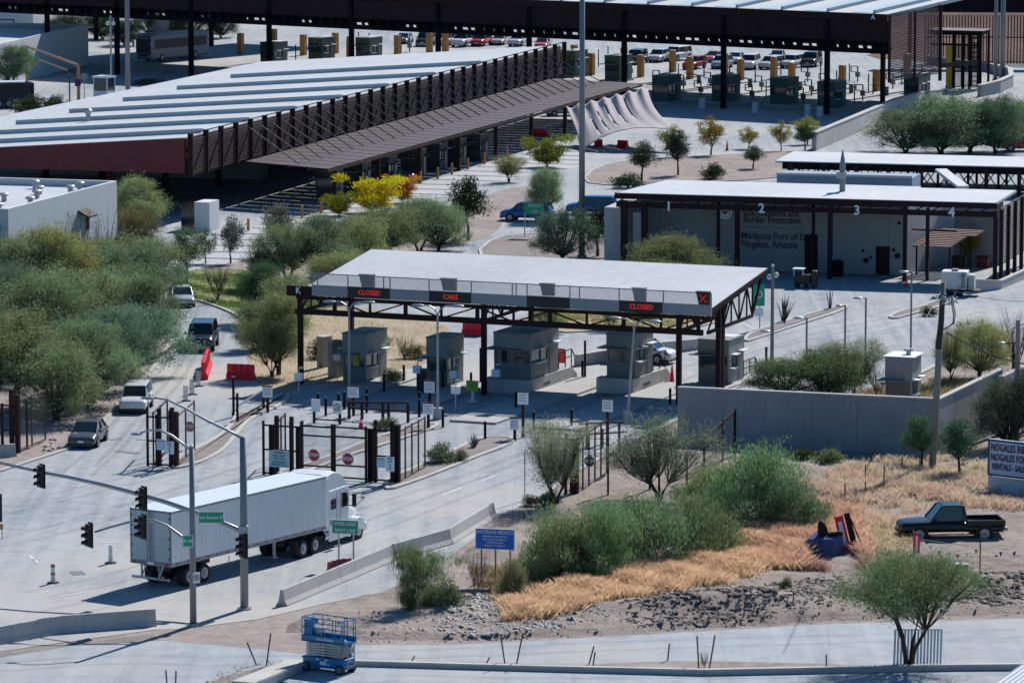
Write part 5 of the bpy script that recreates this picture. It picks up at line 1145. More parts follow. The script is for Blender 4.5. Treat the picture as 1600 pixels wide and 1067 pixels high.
for x in (x0+.3, -.05, x1-.3): a.box(x-.04,x+.04,.08,Wl-.08,.74,1.40)
a.build('scissor_stack', M_gal, sl_)
a = MB(); a.box(x0-.05,x1+.05,-.02,Wl+.02,1.42,1.52); a.box(x0-.05,x1+.05,-.02,.02,1.42,1.72); a.box(x0-.05,x1+.05,Wl-.02,Wl+.02,1.42,1.72); a.box(x0-.05,x0,-.02,Wl,1.42,1.72); o = a.build('platform', M_lift, sl_)
txt(o, 'Genie Rentals', .12, -.03, 1.60, .17, M_signw, sx=1.0, bold=.003)
a = MB()
for y in (0, Wl):
    for x in (x0-.03, x0+.5, x1-.62, x1-.45, x1-.1, x1+.03): a.tube([(x,y,1.5),(x,y,2.55)],.025,6)
    a.tube([(x0-.03,y,2.55),(x1+.03,y,2.55)],.028,6); a.tube([(x0-.03,y,2.1),(x1+.03,y,2.1)],.022,6)
for x in (x0-.03, x1+.03): a.tube([(x,0,2.55),(x,Wl,2.55)],.028,6); a.tube([(x,0,2.1),(x,Wl,2.1)],.022,6)
a.tube([(.1,0,1.5),(.1,0,2.0),(-.1,0,2.4)],.022,6); a.build('guard_rail', M_lift, sl_)
a = MB(); a.box(x0+.02,x0+.45,.1,.35,1.55,2.45); a.box(x0+.5,x0+.85,-.06,.1,2.35,2.6); a.build('control_box', M_lift, sl_, bevel=.02)
a = MB(); a.box(x0+.35,x0+1.0,.3,.75,2.0,2.06); a.box(x0+.4,x0+.9,.3,.34,1.52,2.0); a.build('tool_tray', M_gal, sl_)
a = MB(); a.ball((x1-.55,.2,1.6),.07,8); a.ball((x1-.35,.3,1.6),.07,8); a.ball((x1+.0,.1,1.62),.08,8); a.build('white_bag', M_signw, sl_)
a = MB()
for x in (.2, Wl-.2): a.bar((x1+.08,x,.3),(x1+.08,x,1.4),.04)
for k in range(5): a.bar((x1+.08,.2,.4+k*.22),(x1+.08,Wl-.2,.4+k*.22),.035)
a.box(x1+.02,x1+.14,.3,.65,1.0,1.25); a.build('ladder', M_gal, sl_)
# ================================================================ concrete barriers and walls
def jersey(pts, label, h=.82, w0=.62, seg=6.1, z=0, name='concrete_barrier', group=None, fence=None):
    P_ = [Vector(gp(*p)[:2]) for p in pts]; t = thing(name, label, 'barrier', loc=(P_[0].x, P_[0].y, 0), ang=0, group=group)
    for A, B in zip(P_, P_[1:]):
        L_ = (B-A).length; n = max(1, round(L_/seg)); ang = -math.atan2(B.x-A.x, B.y-A.y); M = Matrix.Translation((A.x-P_[0].x, A.y-P_[0].y, 0)) @ Matrix.Rotation(ang, 4, 'Z')
        for i in range(n):
            a = MB(M); a.exty([(-w0/2,0),(-w0/2,.08),(-w0*.28,.30),(-w0*.13,h),(w0*.13,h),(w0*.28,.30),(w0/2,.08),(w0/2,0)], L_*i/n+.02, L_*(i+1)/n-.02); a.build('segment', M_cwall, t)
    return t
jersey([(440,947),(610,876)], 'near half of the long concrete barrier ending beside the curb', .85)
jersey([(614,874),(700,850),(770,808)], 'far half of the long concrete barrier running up behind the blue sign', .85)
jersey([(-60,1016),(95,988),(243,977)], 'concrete barrier across the lower left road', .85)
jersey([(-50,718),(24,712)], 'short concrete barrier end at the left photo edge', .75)
def wall(name, label, cat, pts, ztop, m, cap=True, thick=.3, z0=-.3, capm=None, group=None, joints=False):
    """pts world xy list with top z each"""
    t = thing(name, label, cat, loc=(pts[0][0], pts[0][1], 0), group=group); o = pts[0]
    a = MB(); c_ = MB()
    for (A, zA), (B, zB) in zip([(Vector(p[:2]), p[2]) for p in pts], [(Vector(p[:2]), p[2]) for p in pts[1:]]):
        A2 = A-Vector(o[:2]); B2 = B-Vector(o[:2]); d = (B-A).normalized(); n = Vector((-d.y, d.x))*thick/2; e = n*1.25
        a.hexa([(A2.x-n.x,A2.y-n.y,z0),(B2.x-n.x,B2.y-n.y,z0),(B2.x+n.x,B2.y+n.y,z0),(A2.x+n.x,A2.y+n.y,z0)], [(A2.x-n.x,A2.y-n.y,zA),(B2.x-n.x,B2.y-n.y,zB),(B2.x+n.x,B2.y+n.y,zB),(A2.x+n.x,A2.y+n.y,zA)])
        c_.hexa([(A2.x-e.x,A2.y-e.y,zA),(B2.x-e.x,B2.y-e.y,zB),(B2.x+e.x,B2.y+e.y,zB),(A2.x+e.x,A2.y+e.y,zA)], [(A2.x-e.x,A2.y-e.y,zA+.1),(B2.x-e.x,B2.y-e.y,zB+.1),(B2.x+e.x,B2.y+e.y,zB+.1),(A2.x+e.x,A2.y+e.y,zA+.1)])
    a.build('wall_face', m, t)
    if joints:
        j_ = MB()
        for A, B in zip(pts, pts[1:]):
            A2 = Vector(A[:2])-Vector(o[:2]); B2 = Vector(B[:2])-Vector(o[:2]); d = (B2-A2).normalized(); n = Vector((-d.y, d.x))*(thick/2+.004); L_ = (B2-A2).length
            for k in range(1, int(L_/3.0)):
                P0 = A2+d*k*3.0; zt_ = A[2]+(B[2]-A[2])*k*3.0/L_
                for s in (-1, 1): j_.add([(P0.x+n.x*s-d.x*.02,P0.y+n.y*s-d.y*.02,0),(P0.x+n.x*s+d.x*.02,P0.y+n.y*s+d.y*.02,0),(P0.x+n.x*s+d.x*.02,P0.y+n.y*s+d.y*.02,zt_-.02),(P0.x+n.x*s-d.x*.02,P0.y+n.y*s-d.y*.02,zt_-.02)],[(0,1,2,3)])
        j_.build('form_joint', M_grey, t)
    if cap: c_.build('coping', capm or M_kerb, t)
    return t
def wp(px, py, top): x, y, _ = gp(px, py); return (x, y, zat(y, top))
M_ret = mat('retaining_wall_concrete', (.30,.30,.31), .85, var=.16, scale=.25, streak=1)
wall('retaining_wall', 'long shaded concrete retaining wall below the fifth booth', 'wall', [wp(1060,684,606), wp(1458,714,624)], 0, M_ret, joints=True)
wall('retaining_wall', 'sunlit sloping retaining wall climbing to the right photo edge', 'wall', [wp(1462,714,626), wp(1562,672,578)], 0, M_cwall, joints=True)
wall('retaining_wall', 'short last step of the sloping wall at the right photo edge', 'wall', [wp(1563,680,590), wp(1640,650,555)], 0, M_cwall)
wall('curving_wall', 'pale curving wall sweeping up beside the far canopy booths', 'wall', [wp(1272,236,208), wp(1340,207,180), wp(1400,178,155), wp(1445,158,143), wp(1478,146,140)], 0, M_cwall, thick=.5)
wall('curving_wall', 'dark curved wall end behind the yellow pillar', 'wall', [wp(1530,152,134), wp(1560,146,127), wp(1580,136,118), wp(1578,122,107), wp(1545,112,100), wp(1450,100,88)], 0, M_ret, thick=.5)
wall('low_wall', 'low pale wall in front of the brown louvre screen on the right', 'wall', [wp(1520,458,438), wp(1562,452,440), wp(1620,428,414)], 0, M_cwall)
wall('low_wall', 'low concrete barrier wall behind the fourth booth', 'wall', [wp(900,572,556), wp(1010,558,538), wp(1100,544,530)], 0, M_cwall, thick=.4)
wall('low_wall', 'raised kerb wall edging the lower street', 'wall', [wp(556,1040,1034), wp(800,1047,1041), wp(1100,1055,1048), wp(1500,1047,1040), wp(1700,1046,1038)], 0, M_cwall, thick=.25)
wall('low_wall', 'thick white wall stub beside the scissor lift', 'wall', [wp(380,1085,1068), wp(468,1042,1033)], 0, M_white, thick=.9)
wall('low_wall', 'low brown planter wall beside the first booth', 'wall', [wp(500,575,528), wp(514,572,526)], 0, M_booth, thick=.5)
wall('low_wall', 'second low brown planter wall touching the first booth', 'wall', [wp(516,590,534), wp(533,588,533)], 0, M_booth, thick=.5)
# kiosk behind wall
kb = booth(1383, 640, 20, 1.75, 2.2, 3.4, 'small grey kiosk with rooftop vent behind the retaining wall')
a = MB(); a.tube([(1.2,1.2,3.45),(1.2,1.2,3.75)],.16,10); a.tube([(1.2,1.2,3.75),(1.2,1.2,3.9)],.3,12); a.build('roof_vent', M_gal, kb)
a = MB(); a.box(-.15,1.95,-.15,2.5,3.47,3.53); a.build('overhanging_roof', M_signw, kb)
# ================================================================ utility poles and wires
up = thing('utility_pole', 'tall leaning utility pole with tangled equipment near its top', 'utility pole', 1456, 738); Yp = FRM[up.name][1]
tp = rel(up, at(1474,441,Yp)); a = MB(); a.tube([(0,0,-.2),(tp[0]*.6,0,tp[2]*.6),tp], [.22,.19,.14], 12); a.build('pole_shaft', M_wood, up, smooth=True)
a = MB(); q = rel(up, at(1471,500,Yp-.15)); a.tube([(rel(up,at(1466,545,Yp-.2))),(rel(up,at(1471,500,Yp-.2))),(rel(up,at(1473,460,Yp-.2)))],[.2,.17,.15],10); a.build('cable_riser', M_plast, up)
a = MB(); e = rel(up, at(1473,462,Yp-.2))
a.bar((e[0]-.5,e[1],e[2]-.1),(e[0]+.9,e[1]-.3,e[2]-.35),.09); a.bar((e[0]-.1,e[1]-.5,e[2]+.1),(e[0]+.3,e[1]+.7,e[2]-.5),.08)
for k in range(9): x = e[0]+random.uniform(-.15,.85); z = e[2]-random.uniform(.1,.75); a.tube([(x,e[1]-.2,z),(x+.05,e[1]-.2,z+.2)],random.choice([.05,.08]),8)
a.build('crossarm_gear', M_gal, up)
a = MB(); e2 = rel(up, at(1463,470,Yp-.3)); a.hexa([(e2[0]-.45,e2[1],e2[2]-.25),(e2[0]+.3,e2[1],e2[2]+.0),(e2[0]+.3,e2[1]+.3,e2[2]+0),(e2[0]-.45,e2[1]+.3,e2[2]-.25)],[(e2[0]-.45,e2[1],e2[2]-.17),(e2[0]+.3,e2[1],e2[2]+.1),(e2[0]+.3,e2[1]+.3,e2[2]+.1),(e2[0]-.45,e2[1]+.3,e2[2]-.17)]); a.build('lamp_head', M_signw, up)
a = MB()
for dx in (0, .12): a.tube([rel(up,at(1486+dx*22,470,Yp-.2)),rel(up,at(1490+dx*22,492,Yp-.2)),rel(up,at(1489+dx*12,505,Yp-.2)),rel(up,at(1480,512,Yp-.2)),rel(up,at(1473,515,Yp-.2))],[.035]*5,6)
a.build('hanging_cable', M_plast, up)
p2_ = thing('utility_pole', 'second utility pole cut by the right photo edge behind the billboard', 'utility pole', 1588, 700); zt = zat(FRM[p2_.name][1], 500); a = MB(); a.tube([(0,0,0),(0,0,zt)],[.17,.14],10); a.build('pole_shaft', M_wood, p2_)
def wire(a_, b_, sag, label, r=.022):
    A = Vector(a_); B = Vector(b_); t = thing('overhead_wire', label, 'wire', loc=(A.x, A.y, 0)); pts = []
    for i in range(13): f = i/12; p = A.lerp(B, f); pts.append((p.x-A.x, p.y-A.y, p.z-sag*4*f*(1-f)))
    q = MB(); q.tube(pts, r, 5); q.build('strand', M_plast, t)
wire(at(1481,521,Yp-.5), at(1660,575,Yp+6), .5, 'thick black wire sagging from the utility pole to the right edge', .05)
wire(at(1474,450,Yp), at(1660,468,Yp+14), .4, 'thin upper wire from the utility pole to the right edge', .015)
wire(at(1470,456,Yp), at(1434,520,Yp-40), 0, 'thin guy wire slanting down left from the utility pole', .02)
# ================================================================ numbered canopy and building
A2 = 15
nc = thing('canopy_building', 'port building with numbered front canopy and dark lettered facade', 'building', 963, 426, A2)
xr = LX(nc, 1556, 6.3); xl = LX(nc, 963, 6.4)
xmid = LX(nc, 1416, 6.5, 3)
a = MB(); a.hexa([(xl,0,6.3),(xmid,0,6.3),(xmid,10.0,6.43),(xl+1.75,10.0,6.43)], [(xl,0,6.5),(xmid,0,6.5),(xmid,10.0,6.63),(xl+1.75,10.0,6.63)])
a.hexa([(xmid+.01,0,6.3),(xr,0,6.3),(xr+.6,6.6,6.68),(xmid+.01,6.6,6.68)], [(xmid+.01,0,6.5),(xr,0,6.5),(xr+.6,6.6,6.88),(xmid+.01,6.6,6.88)]); a.build('roof', M_white, nc)
a = MB(); a.box(xl-.12,xr+.12,-.12,.0,6.02,6.46); a.bar((xl-.06,0,6.3),(xl+1.7,10,6.45),.14,.4); a.build('fascia', M_brown, nc)
a = MB(); a.bar((xl,.1,5.55),(xr,.1,5.55),.3,.42)
n = 24
for i in range(n): x = xl+(xr-xl)*i/n; a.bar((x,.1,5.7),(x+(xr-xl)/n*.5,.1,6.05),.10)
a.build('front_beam', M_brown, nc)
for px, w_, dy in ((975,.5,0),(1007,.5,0),(1116,.22,1.5),(1152,.36,0),(1265,.22,1.5),(1297,.36,0),(1414,.3,0),(1446,.22,1.0),(1555,.3,0)): x = LX(nc, px, 3); a = MB(); a.bar((x,dy,0),(x,dy,5.9-dy*.04),w_,.35); a.build('column', M_brown, nc)
wl, wr_ = LX(nc, 968, 3, 4.2), LX(nc, 1416, 3, 4.2)
a = MB(); a.box(wl, wr_, 4.2, 16.5, 0, 5.45); o = a.build('wall', M_stucco, nc)
for i in range(5): x = wl+(wr_-wl)*(i+.7)/5; q = MB(); q.box(x-.02,x+.02,4.185,4.199,0,5.4); q.build('wall_joint', M_grey, nc)
for px, h, w_ in ((1267,3.1,1.05),(1379,2.3,1.1)): x = LX(nc, px, 1, 4.1); q = MB(); q.box(x-w_/2,x+w_/2,4.1,4.19,0,h); q.build('door', M_brown, nc)
for px, py, r in ((1348,392,.13),(1353,407,.22),(1360,402,.12),(1396,391,.14),(1402,400,.24),(1404,349,.14)):
    x = LX(nc, px, 2, 4.1); z = LZ(nc, x, 4.1, py); q = MB(); q.tube([(x,4.12,z),(x,4.19,z)],r,14); q.build('wall_medallion', M_brown, nc)
for s, px, py, sz in (('U.S. Customs and',1161,332,.80),('Border Protection',1161,343,.80),('Mariposa Port of Entry',1158,368,.85),('Nogales, Arizona',1158,381,.85)):
    x = LX(nc, px, 4, 4.15); z = LZ(nc, x, 4.15, py); txt(nc, s, x, 4.15, z, sz, M_let, name='wall_lettering', ax='LEFT', sx=.80, bold=.012)
q = MB(); x = LX(nc, 1160, 3.6, 4.15); q.box(x,x+5.2,4.16,4.19,LZ(nc,x,4.15,354.5),LZ(nc,x,4.15,354)); q.build('wall_rule', M_signk, nc)
x = LX(nc, 1132.5, 4, 4.1); z = LZ(nc, x, 4.1, 331); q = MB(); q.tube([(x,4.1,z),(x,4.19,z)],.62,28); se = q.build('seal', M_signw, nc)
q = MB(Matrix.Translation((x,4.09,z))); ring(q,(0,0),.46,.04,-.003,28)
q.exty([(-.34,.16),(-.22,-.05),(-.08,-.16),(0,-.28),(.08,-.16),(.22,-.05),(.34,.16),(.16,.04),(.05,.03),(0,.16),(-.05,.03),(-.16,.04)],-.02,-.006); q.ball((0,-.01,.19),(.07,.01,.07),10); q.build('seal_emblem', M_navy, se)
for s, px in (('1',1045),('2',1190),('3',1339),('4',1487)): x = LX(nc, px, 5.2, -.1); z = LZ(nc, x, -.1, 323+(px-1045)*.021); txt(nc, s, x, -.16, z, 1.05, M_signw, name='bay_number', bold=.03)
q = MB(); q.box(xl-1.2, xl+.4, .8, 6, 0, 5.2); q.build('side_block', M_cwall, nc)
q = MB(); a0, a1_ = LX(nc, 989, 3, .6), LX(nc, 1003, 3, .6); q.box(a0, a1_, .6, .7, 2.0, 4.9); q.build('grey_panel', M_cwall, nc)
# right bay
wx0 = wr_+.0; x2 = LX(nc, 1478, 3, 9)
q = MB(); q.hexa([(wr_,4.4,0),(wr_+1.6,13,0),(wr_+1.6,13.3,0),(wr_,4.7,0)],[(wr_,4.4,5.4),(wr_+1.6,13,5.4),(wr_+1.6,13.3,5.4),(wr_,4.7,5.4)]); q.box(wr_+1.6,x2,13,13.3,0,5.4); q.build('recess_wall', M_whitew, nc)
q = MB(); q.box(x2,xr-1.5,13.2,13.5,0,5.4); q.build('recess_wall', M_stucco, nc)
for px in (1434,1449,1462): x = LX(nc, px, 1.5, 12.9); q = MB(); q.box(x-.3,x+.3,12.88,12.99,0.1,2.4); q.build('window', M_glass, nc)
# louvre screen, its own slats
q = MB(); xs = LX(nc, 1560, 4)+.15
for i in range(23): z = 1.55+i*.205; q.bar((xs,0,z),(xs,14,z-.2),.06,.13)
q.build('louvre_screen', M_slat, nc)
for y in (0,3.5,7,10.5,14): q = MB(); q.bar((xs+.1,y,0),(xs+.1,y,6.0),.3); q.build('screen_post', M_brown, nc)
pg = thing('pergola', 'slatted red brown pergola under the bay numbered four', 'pergola', loc=gp(1425,430), ang=24)
q = MB()
for i in range(11): y = i*.62; z = 2.45+y*.11; q.bar((0,y,z),(3.3 if i < 7 else 4.0,y,z),.34,.06)
q.build('slat', mat('pergola_slat', (.30,.18,.15), .7), pg); pg.children[0].name = 'slat'
q = MB(); q.bar((.1,0,2.35),(.1,6.3,3.05),.12); q.bar((3.1,0,2.35),(3.1,6.3,3.05),.12); q.bar((-.4,1.0,3.6),(3.4,1.0,3.6),.13)
for x, y in ((.3,.2),(3.1,.2),(3.1,3),(3.1,5.5)): q.bar((x,y,0),(x,y,2.4+y*.11),.12)
q.bar((.9,1.0,0),(.9,1.0,5.2),.2); q.build('frame', M_brown, pg)
plant('round2', 1527, 412, 46, 341, 'orange flowering vine hanging beside the pergola', (.42,.15,.06), 'bougainvillea', 'plant')
plant('round1', 1512, 418, 30, 358, 'green yellow creeper draped at the end of the pergola', (.22,.22,.06), 'creeper', 'plant')
for px, lb in ((1536,'maroon planter box below the orange vine'),(1497,'dark bin beside the pergola posts')): t = thing('planter_box', lb, 'planter', px, 418, A2); q = MB(); q.box(-.45,.45,-.4,.4,0,.85); q.build('box', M_maroon if px > 1500 else M_plast, t, bevel=.03); q = MB(); q.box(-.5,.5,-.45,.45,.85,.92); q.build('rim', M_brown, t)
t = thing('rubbish_bin', 'dark square bin against the facade left of the round medallions', 'bin', 1309, 432, A2); q = MB(); q.box(-.4,.4,-.4,.4,0,1.25); q.build('body', M_black, t, bevel=.04); q = MB(); q.ball((0,0,1.25),(.4,.4,.15),10); q.build('lid', M_plast, t)
t = thing('utility_cart', 'dark cart with white top parked at the lettered facade', 'cart', 1259, 450, A2); q = MB(); q.box(-.9,.4,-.4,.4,.35,1.1); q.box(.5,.9,-.35,.35,0.1,1.4); q.build('body', M_plast, t, bevel=.05); q = MB(); q.box(-1.0,-.1,-.45,.45,1.5,1.56); q.box(-.9,-.85,-.4,-.35,1,1.5); q.box(-.2,-.15,-.4,-.35,1,1.5); q.build('canopy_top', M_signw, t)
for sx_ in (-.6,.1): w_ = MB(Matrix.Translation((sx_,-.4,.22))); w_.tube([(0,-.06,0),(0,.06,0)],.22,10); w_.build('wheel', M_rubber, t)
t = thing('equipment_trailer', 'white boxy trailer with metal rails in the shade by the low wall', 'trailer', 1493, 462, 12)
q = MB(); q.box(-1.05,.95,-.7,.9,.55,1.95); q.build('box_body', M_wplast, t, bevel=.05); q = MB(); q.box(.55,.62,-.78,-.70,.7,1.9); q.box(.72,.78,-.78,-.70,.7,1.9); q.box(.3,1.2,-.8,-.70,.75,.82); q.box(.3,1.2,-.8,-.7,1.6,1.66); q.build('rail', M_grey, t)
q = MB(); q.box(-.3,.2,-.3,.3,1.95,2.1); q.build('roof_unit', M_grey, t); q = MB(); q.box(1.0,1.5,-.6,.7,.5,1.7); q.build('tarp', M_kerb, t, bevel=.08); q = MB(); q.box(-.9,1.9,-.75,.8,.40,.52); q.build('chassis', M_plast, t)
for x in (-.3, .4): w_ = MB(Matrix.Translation((x,-.75,.3))); w_.tube([(0,-.1,0),(0,.1,0)],.3,12); w_.build('wheel', M_rubber, t)
# back roof behind the numbered canopy
bc = thing('truss_canopy', 'long low white roofed canopy on dark trusses behind the numbered one', 'canopy', 1232, 300, 15); xe = LX(bc, 1640, 5)
zt = LZ(bc, 0, 0, 252)
q = MB(); q.hexa([(-1.3,0,zt-.2),(xe,0,zt-.2),(xe,8.5,zt-.1),(-1.3,8.5,zt-.1)],[(-1.3,0,zt),(xe,0,zt),(xe,8.5,zt+.15),(-1.3,8.5,zt+.15)]); q.build('roof', M_white, bc)
q = MB(); q.box(-.6,xe,-.1,.0,zt-.75,zt-.1); q.bar((0,0,zt-2.2),(xe,0,zt-2.2),.2); n = 26
for yy in (0, 5):
    for i in range(n):
        x = xe*i/n; x2_ = xe*(i+1)/n
        q.bar((x,yy,zt-2.2),(x2_,yy,zt-.8),.10) if i % 2 else q.bar((x,yy,zt-.8),(x2_,yy,zt-2.2),.10)
        if i % 3 == 0: q.bar((x,yy,zt-2.2),(x,yy,zt-.7),.22)
q.build('truss', M_black, bc)
for i in range(8): x = .3+xe*i/8; q = MB(); q.bar((x,0,0),(x,0,zt-.2),.35); q.build('column', M_brown, bc)
q = MB(); q.box(3,xe,9,14,zt-1.3,zt-.9); q.build('rear_parapet', M_maroon, bc)
q = MB(); q.box(4,xe,3,8,0,zt-2.9); q.build('back_wall', M_stucco, bc)
t = thing('access_hatch', 'long white slanting panel on the roof of the numbered building', 'hatch', loc=gp(1493, 430)); yy = 384; A = at(1470,266,yy+4); B = at(1505,293,yy-2); 
q = MB(); q.bar((A[0]-t.location.x,A[1]-t.location.y,A[2]),(B[0]-t.location.x,B[1]-t.location.y,B[2]),1.0,.25); q.build('panel', M_white, t); q = MB(); q.bar((A[0]-t.location.x+.3,A[1]-t.location.y,A[2]-.1),(A[0]-t.location.x+.3,A[1]-t.location.y,5.4),.1); q.build('leg', M_gal, t)
t = thing('shade_blue_roof', 'shaded flat roof strip with blue tint behind the numbered canopy', 'roof', loc=gp(1170,415), ang=15); xe = LX(t, 1560, 6); q = MB(); q.box(0,xe-9,11,15,0,6.45); q.build('roof_block', mat('shaded_roof', (.20,.30,.42), .7), t); q = MB(); q.box(0,xe-9,10.8,11.0,6.45,6.65); q.build('parapet', M_white, t)  # bluish tint of shade put into the roof block's colour
t = thing('spire_pole', 'short tapering grey mast rising through the numbered canopy roof', 'mast', 1315, 425); z = zat(FRM[t.name][1], 234); q = MB(); q.tube([(0,0,0),(0,0,z-1.2),(0,0,z)],[.24,.24,.04],8); q.build('shaft', M_galp, t); q = MB(); q.box(-.5,.3,-.4,.2,z-2.3,z-1.8); q.build('junction_box', M_gal, t)
# ================================================================ inspection canopy (left)
A3 = 16.2
M_rod = mat('rod_steel', (.30,.24,.22), .6)
ic = thing('inspection_canopy', 'huge left canopy with white ribbed roof, brown louvre wall and cable hung awning', 'canopy', 290, 346, A3)
e = Lc(ic, 870, 172.8); LEN = e[1]; WD = 36.5; zr, zl = 7.5, 4.85
def rzz(x): return zr+(zr-zl)*x/WD     # x negative to the left
q = MB(); q.hexa([(-WD,0,zl-.3),(0,0,zr-.3),(0,LEN,zr-.3),(-WD,LEN,zl-.3)],[(-WD,0,zl),(0,0,zr),(0,LEN,zr),(-WD,LEN,zl)]); q.build('roof', M_white, ic)
for i in range(7):
    y = 6.5+i*14.8 if i else 6.5; y = [5,17.5,31,45,60,76,93][i]; xa = -WD*(.93-.055*i*0)+5.0
    if i == 0: xa = -WD-0.0
    q = MB(); q.hexa([(xa,y,rzz(xa)),(-.3,y,rzz(-.3)),(-.3,y+.9,rzz(-.3)),(xa,y+.9,rzz(xa))],[(xa,y,rzz(xa)+.42),(-.3,y,rzz(-.3)+.42),(-.3,y+.9,rzz(-.3)+.30),(xa,y+.9,rzz(xa)+.30)]); q.build('roof_rib', M_bluer, ic)
    q = MB(); q.hexa([(xa+2,y+1.0,rzz(xa+2)+.01),(-.3,y+1.0,rzz(-.3)+.01),(-.3,y+5.0,rzz(-.3)+.01),(xa+5,y+5.0,rzz(xa+5)+.01)],[(xa+2,y+1.0,rzz(xa+2)+.03),(-.3,y+1.0,rzz(-.3)+.03),(-.3,y+5.0,rzz(-.3)+.03),(xa+5,y+5.0,rzz(xa+5)+.03)]); q.build('skylight_strip', mat('skylight_blue', (.42,.52,.57), .5, var=.05) if i == 0 else MT['skylight_blue'], ic)
q = MB(); q.tube([(-21,30,rzz(-21)+.1),(-21,30,rzz(-21)+.9)],.25,8); q.ball((-21,30,rzz(-21)+1),(.45,.45,.3),10); q.build('roof_vent', M_gal, ic)
q = MB(); q.hexa([(-WD,-.15,4.3),(0,-.15,4.3),(0,0,4.3),(-WD,0,4.3)],[(-WD,-.15,zl-.05),(0,-.15,zr-.05),(0,0,zr-.05),(-WD,0,zl-.05)]); q.build('gable_panel', M_maroon, ic)
zb = 4.2
NP = 31; sp = LEN/NP
q = MB()
for i in range(16): z = zb+.1+i*.2; q.bar((.55,0,z),(.55,LEN,z),.10,.085)
q.build('louvre_wall', M_slat, ic)
q = MB()
for i in range(NP+1): y = i*sp; q.box(.3,.78,y-.11,y+.11,zb-.15,zr+.40); q.bar((.7,y+.2,zb+.2),(.7,y+sp*.8,zr-.5),.09)
q.box(.15,.3,0,LEN,zb-.25,zb); q.box(.4,.5,0,LEN,zr+.30,zr+.38); q.box(-.02,.1,0,LEN,zb,zr-.1); q.build('louvre_fin', M_brown, ic)
# awning
o1 = Lc(ic, 512, 331.6); o2 = Lc(ic, 1003, 185)
ya0 = Lc(ic, 370, 322)[1]; N = 36
def aw(f): return (o1[0]+(o2[0]-o1[0])*f, o1[1]+(o2[1]-o1[1])*f, 3.95)
y_in1 = o2[1]+1
def yi(f): return ya0+(y_in1-ya0)*f
q = MB()
for i in range(N):
    f = (i+.03)/N; g_ = (i+.95)/N; A_ = aw(f); B_ = aw(g_)
    ia = (.8, yi(f), zb-.05); ib = (.8, yi(g_), zb-.05)
    q.hexa([(ia[0],ia[1],ia[2]-.07),(A_[0],A_[1],A_[2]-.07),(B_[0],B_[1],B_[2]-.07),(ib[0],ib[1],ib[2]-.07)],[ia,A_,B_,ib])
q.build('awning_slat', M_awn, ic)
q = MB()
for k in range(5):
    w_ = k/4; A_ = aw(0); B_ = aw(1)
    q.bar((.8+(A_[0]-.8)*w_, yi(0)*(1-w_)+A_[1]*w_, zb-.25+(A_[2]-zb)*w_), (.8+(B_[0]-.8)*w_, yi(1)*(1-w_)+B_[1]*w_, zb-.25+(B_[2]-zb)*w_), .14, .2)
q.build('awning_beam', M_brown, ic)
NR = 34
for i in range(NR):
    q = MB();
    f = (i+.3)/NR; A_ = aw(f); zi = zb-.05; q.tube([(.95,min(yi(f),LEN-.2+i*.02),zr-.35),(.8+(A_[0]-.8)*.62, yi(f)*.38+A_[1]*.62, zi+(A_[2]-zi)*.62+.1)],.06,5); q.build('stay_rod', M_rod, ic)
for i in range(9): f = (i+.3)/8.6; A_ = aw(min(f,1)); q = MB(); q.bar((A_[0]-.6,A_[1],0),(A_[0]-.6,A_[1],A_[2]-.2),.36); q.build('column', M_brown, ic)
for i in range(9):
    y = 2+i*LEN/8.6
    for x in (-8, -20, -32): q = MB(); q.bar((x,y,0),(x,y,rzz(x)-.35),.5); q.build('column', M_brown, ic)
q = MB()
for y in (2, 30, 60, 90, 115): q.bar((-WD+1,y,zl-.6),(-.5,y,zr-.9),.3,.5)
q.build('roof_girder', M_brown, ic)
q = MB(); q.box(-34,-6,LEN*.30,LEN*.32,0,4); q.build('inner_wall', M_boothd, ic); q = MB(); q.box(-30,-5,LEN*.75,LEN*.77,0,4.2); q.build('inner_wall', M_boothd, ic)
for i, (px, py) in enumerate([(556,310),(600,298),(642,287),(688,276),(722,265),(752,258),(786,250)]):
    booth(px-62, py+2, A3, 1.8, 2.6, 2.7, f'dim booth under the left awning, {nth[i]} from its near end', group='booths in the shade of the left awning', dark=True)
# small blue-white utility block under canopy
t = thing('utility_shed', 'pale blue shed wall in the shadow behind the young round trees', 'shed', 304, 362, A3); q = MB(); q.box(0,1.4,0,2.5,0,2.6); q.build('wall', M_whitew, t); q = MB(); q.box(-1.4,-.1,.4,2.5,0,2.4); q.build('dark_doorway', M_glass, t)
# bollards along paving
YB = thing('bollard', 'ochre bollard in the row along the striped paving', 'bollard', 388, 361, 0, 'ochre bollards along the striped paving')
q = MB(); q.tube([(0,0,0),(0,0,1.05)],.12,10); q.build('post', M_yel, YB); q = MB(); q.ball((0,0,1.05),(.12,.12,.08),8); q.build('cap', M_yel2, YB); tb = [(c, kids(c)) for c in kids(YB)]
for px, py in [(472,340),(502,334),(657,287),(684,280),(706,273),(731,265),(757,257),(776,250),(792,246)]: dup(YB, loc=gp(px, py), tree=tb)
